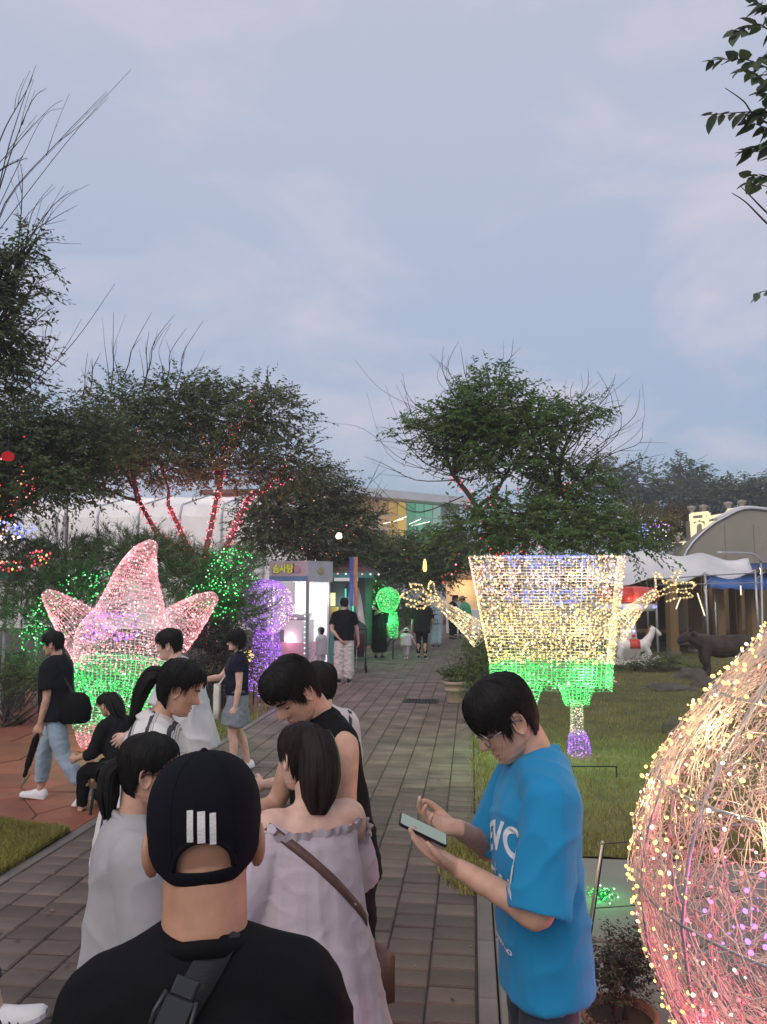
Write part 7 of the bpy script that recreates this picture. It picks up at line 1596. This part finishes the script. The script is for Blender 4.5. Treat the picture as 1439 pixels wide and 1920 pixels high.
# --- seated figure by the star lamp
D = 6.9; b = base(246, D); RZ = 75
h = Human(1.42, 'f', lean=20, head=(8, 0, 0), armL=((-.15, .35, -1), (.1, .9, -.3)), armR=((.15, .35, -1), (-.1, .9, -.3)), legL=((-.1, 1, -.12), (0, .1, -1), 0), legR=((.1, 1, -.12), (0, .1, -1), 0), pel=.37)
t = person('seated person in black with long dark hair in front of the star lamp', b, RZ, h, SKIN, .014, dict(nth=48, nz=40), GP)
link('shirt', h.tee(.012, hem=.47, sleeve=1.4, loose=.022, sl=.02, folds=.006, seed=71), blk2, t); link('trousers', h.pants(.014, .95, .014, .005), blk, t); shoes(h, t, shoeb, soleb); hair(h, t, TIED, .05, HAIR, 300, 73, strand=dict(length=.8, wid=.03)); link('hair_lock', h.lock([(0, -.35, .3), (0, -.46, -.1), (0, -.46, -.6), (0, -.44, -1.1)], [.3, .36, .36, .22], .6, 60, 6, .3), HAIR, t)
bn = thing('stool', 'dark stool with thin legs under the seated person', 'stool', b, R(RZ)); MB().box((0, .0, .25), (.42, .4, .05), ch=.01).build('seat', m_woodd, bn)
for sx in (-1, 1):
    for sy in (-1, 1): MB().tube([(sx * .18, sy * .17, .23), (sx * .2, sy * .19, 0)], .014, 6).build('leg', m_iron, bn)

# --- man in black shirt and white trousers
D = 15.8; h = Human(1.72, 'm', head=(2, 0, 0), armL=((-.25, -.18, -1), (.62, -.25, -.75)), armR=((.28, .1, -1), (.15, .35, -1)), build=.98); b = base(646, D)
t = person('man in a black shirt and white trousers with one hand behind his back', b, 12, h, SKINL, .014, dict(nth=48, nz=40), GP)
link('shirt', h.tee(.014, hem=.50, sleeve=.7, loose=.028, sl=.026, folds=.006, seed=81), blk, t); link('trousers', h.pants(.014, .97, .02, .012, 7, .035), cream, t); shoes(h, t, shoeb, sole); hair(h, t, SHORT, .06, HAIR)
# --- woman in long black dress
D = 21.4; h = Human(1.56, 'f', head=(2, 0, 0), armL=((-.2, .1, -1), (.0, .25, -1)), armR=((.25, .0, -1), (.1, .1, -1)), build=1.06); b = base(711, D)
t = person('woman in a long loose black dress walking away along the path', b, 2, h, SKIN, .016, dict(nth=40, nz=34), GP); H = h.H; mb = MB(); mb.loft([[h.T(V((a * H * math.cos(q), c * H * math.sin(q), z * H))) for q in [6.2832 * k / 32 for k in range(32)]] for z, a, c in ((.10, .12, .10), (.2, .145, .12), (.4, .135, .11), (.55, .12, .09), (.65, .10, .075), (.73, .11, .08), (.79, .10, .06), (.83, .05, .04))])
for nm, (sh_, e_, wr_, f_) in h.arms.items(): h.limb(mb, [h.T(V((0, 0, .81 * H))).lerp(sh_, .4), sh_, sh_.lerp(e_, .6), sh_.lerp(e_, .95)], [.035 * H, .04 * H, .042 * H, .046 * H])
link('dress', h.cloth(mb, .016, [], .012, 9, 3, 0, 3, stretch=(1, 1, .3)), blk, t); shoes(h, t, shoeb, soleb); hair(h, t, TIED, .08, HAIR); link('hair_lock', h.lock([(0, -.3, .3), (0, -.44, -.1), (0, -.44, -.55)], [.3, .36, .25], .6, 40, 6, .3), HAIR, t)
# --- toddler
D = 21.; h = Human(.80, 'm', head=(0, 0, 0), armL=((-.4, .1, -1), (-.1, .2, -1)), armR=((.5, .1, -.7), (.3, .1, -.6)), build=1.45, headscale=1.5, legL=((0, .2, -1), (0, -.1, -1), 0), legR=((0, -.15, -1), (0, -.35, -1), 0, 20)); b = base(762, D)
t = person('toddler in white with a small sun hat walking beside the adult in black', b, -5, h, SKINL, .012, dict(nth=40, nz=34), GP)
link('shirt', h.tee(.012, hem=.45, sleeve=.7, loose=.02, sl=.02, folds=.004, seed=91), wht, t); link('trousers', h.pants(.012, .9, .014, .005, 3, .015), fabric('cloth_grey', (.35, .35, .36)), t); shoes(h, t, shoew, sole); hair(h, t, SHORT, .04, HAIR)
ht = MB().loft([[h.P(V((r_ * math.cos(a), r_ * math.sin(a) - .02, z))) for a in [6.2832 * k / 20 for k in range(20)]] for z, r_ in ((.12, .62), (.14, .6), (.18, .44), (.4, .4), (.55, .28), (.6, .05))]).build('hat', fabric('hat_cream', (.6, .54, .46)), t, True)
# --- adult in black bowing, next to toddler
D = 21.2; h = Human(1.66, 'm', lean=10, head=(42, 0, 0), armL=((-.3, .1, -1), (-.15, .15, -1)), armR=((.25, .15, -1), (-.1, .6, -.8)), build=1.1); b = base(791, D)
t = person('adult in black shirt and narrow black trousers bowing the head beside the toddler', b, -6, h, SKIN, .016, dict(nth=40, nz=34), GP)
link('shirt', h.tee(.016, hem=.42, sleeve=.9, loose=.04, sl=.035, folds=.008, seed=95), blk2, t); link('trousers', h.pants(.016, .93, .008, .004), blk, t); shoes(h, t, shoeb, sole); hair(h, t, SHORT, .05, HAIR)
# --- person in pale blue behind
D = 25.; h = Human(1.62, 'f', head=(0, 0, 0), build=1.); b = base(817, D)
t = person('person in pale blue clothes further down the path', b, 10, h, SKINL, .018, dict(nth=36, nz=30), GP); link('shirt', h.tee(.018, hem=.47, sleeve=.8, loose=.025, folds=.006), lblue, t); link('trousers', h.pants(.018, .95, .02, .006, 3, .03), lblue, t); shoes(h, t, shoeb, sole); hair(h, t, TIED, .05, HAIR)
# --- man in green, hat, at the right of the path
D = 25.5; h = Human(1.66, 'm', lean=10, head=(15, 0, 0), armL=((-.2, .4, -1), (.1, .9, -.2)), armR=((.2, .4, -1), (-.1, .9, -.2)), build=1.15); b = base(876, D)
t = person('man in a green shirt and brown sun hat beside the far path', b, 70, h, SKIN, .018, dict(nth=36, nz=30), GP); link('shirt', h.tee(.018, hem=.48, sleeve=.8, loose=.03, folds=.008), greent, t); link('trousers', h.pants(.018, .95, .02, .006, 3, .02), fabric('cloth_khaki', (.28, .25, .2)), t); shoes(h, t, shoeb, soleb); hair(h, t, SHORT, .03, HAIR)
MB().loft([[h.P(V((r_ * math.cos(a), r_ * math.sin(a) - .02, z))) for a in [6.2832 * k / 20 for k in range(20)]] for z, r_ in ((.1, .8), (.12, .78), (.16, .5), (.4, .45), (.58, .3), (.62, .05))]).build('hat', fabric('hat_brown', (.28, .17, .1)), t, True)
# --- two people at the far stall
for px, d, mt, lb, rz, m2 in ((847, 29., blk, 'person in black standing at the far warm stall', -60, blk), (858, 30., wht, 'person in white working at the far warm stall', 160, wht)):
    h = Human(1.64, 'f', lean=6, head=(15, 0, 0), armL=((-.2, .4, -1), (.1, .9, -.2)), armR=((.2, .4, -1), (-.1, .9, -.2))); b = base(px, d); t = person(lb, b, rz, h, SKINL, .02, dict(nth=36, nz=30), GP); link('shirt', h.tee(.02, hem=.46, sleeve=.8, loose=.02, folds=.006), mt, t); link('trousers', h.pants(.02, .95, .015, .005), blk2, t); shoes(h, t, shoeb, soleb); hair(h, t, TIED, .05, HAIR)
# --- child beside the booth, and child in a stroller by the kiosk
D = 17.4; h = Human(1.02, 'm', head=(0, 0, 0), build=1.2, headscale=1.3); b = base(594, D) + V((.12, 0, 0)); t = person('small child in white with a red motif beside the machine booth', b, 60, h, SKINL, .013, dict(nth=40, nz=34), GP); link('shirt', h.tee(.013, hem=.42, sleeve=.7, loose=.018, folds=.004, seed=97), wht, t); link('shorts', h.pants(.013, .5, .012, .004), wht, t); shoes(h, t, shoew, sole); hair(h, t, MOP, .05, HAIR)
D = 18.; sl_ = thing('stroller', 'dark baby stroller beside the man in white trousers', 'stroller', base(668, D), R(10)); MB().loft([[V((x, y, z)) for x in (-.2, .2)] + [V((x, y + .02, z + .03)) for x in (.2, -.2)] for y, z in ((-.22, .85), (-.15, .6), (-.05, .42), (.2, .4), (.3, .3))]).build('seat', fabric('cloth_wine', (.10, .05, .055)), sl_, True)
for sx in (-1, 1): MB().tube([(sx * .23, -.42, .98), (sx * .23, -.1, .5), (sx * .23, .3, .1)], .012, 8).build('frame', m_iron, sl_); MB().tube([(sx * .23, .1, .5), (sx * .23, -.3, .1)], .012, 8).build('frame', m_iron, sl_)
MB().tube([(-.23, -.42, .98), (.23, -.42, .98)], .014, 8).build('handle', m_iron, sl_)
for sx in (-1, 1):
    for y in (-.3, .3): MB().tube([(sx * .23 - .02, y, .09), (sx * .23 + .02, y, .09)], .09, 14).build('wheel', m_iron, sl_, True)
# --- walker just outside the left edge: only a sneaker shows
D = 3.55; h = Human(1.66, 'f', lean=0, armL=((-.2, 0, -1), (0, .2, -1)), legL=((0, -.12, -1), (0, -.35, -1), 0, 20), legR=((0, .42, -1), (0, .30, -1), 4, -14)); b = base(-70, D)
t = person('walker at the left edge with one pale striped sneaker in view', b, -78, h, SKINL, .011, dict(nth=40, nz=34), GP); link('shirt', h.tee(.012, hem=.47, sleeve=.7), gry, t); link('trousers', h.pants(.012, .84, .012, .006), dk, t); shoes(h, t, shoew, M('sole_lilac', (.55, .52, .6), .6, .1), 1.22); hair(h, t, TIED, .05, HAIR)
h_, k_, a_, yw, fp = h.legs['R']
for i in range(3):
    y0 = .02 + i * .022
    for sx in (-1, 1): MB().tube([a_ + V((sx * .047, y0 * h.H + .02, -.035 * h.H)), a_ + V((sx * .042, y0 * h.H, -.012 * h.H + .004 * i * -1)), a_ + V((sx * .02, y0 * h.H - .012, .004 * h.H - .008 * i))], .0045, 5).build('shoe_stripe', blk2, t)
# ------------------------------------------------------------------ thin haze added to lift the shadows and soften the lights
hz_ = MB().box((0, 120, 7.4), (340, 336, 17.2)).build('haze', None); hm_ = bpy.data.materials.new('haze'); hm_.use_nodes = True; t_ = hm_.node_tree; t_.nodes.clear(); o_ = t_.nodes.new('ShaderNodeOutputMaterial'); v_ = t_.nodes.new('ShaderNodeVolumePrincipled')
v_.inputs['Color'].default_value = (.9, .92, .95, 1); v_.inputs['Density'].default_value = .0024; v_.inputs['Anisotropy'].default_value = .35; t_.links.new(v_.outputs[0], o_.inputs['Volume']); hz_.data.materials.append(hm_); tag(hz_, kind='stuff')
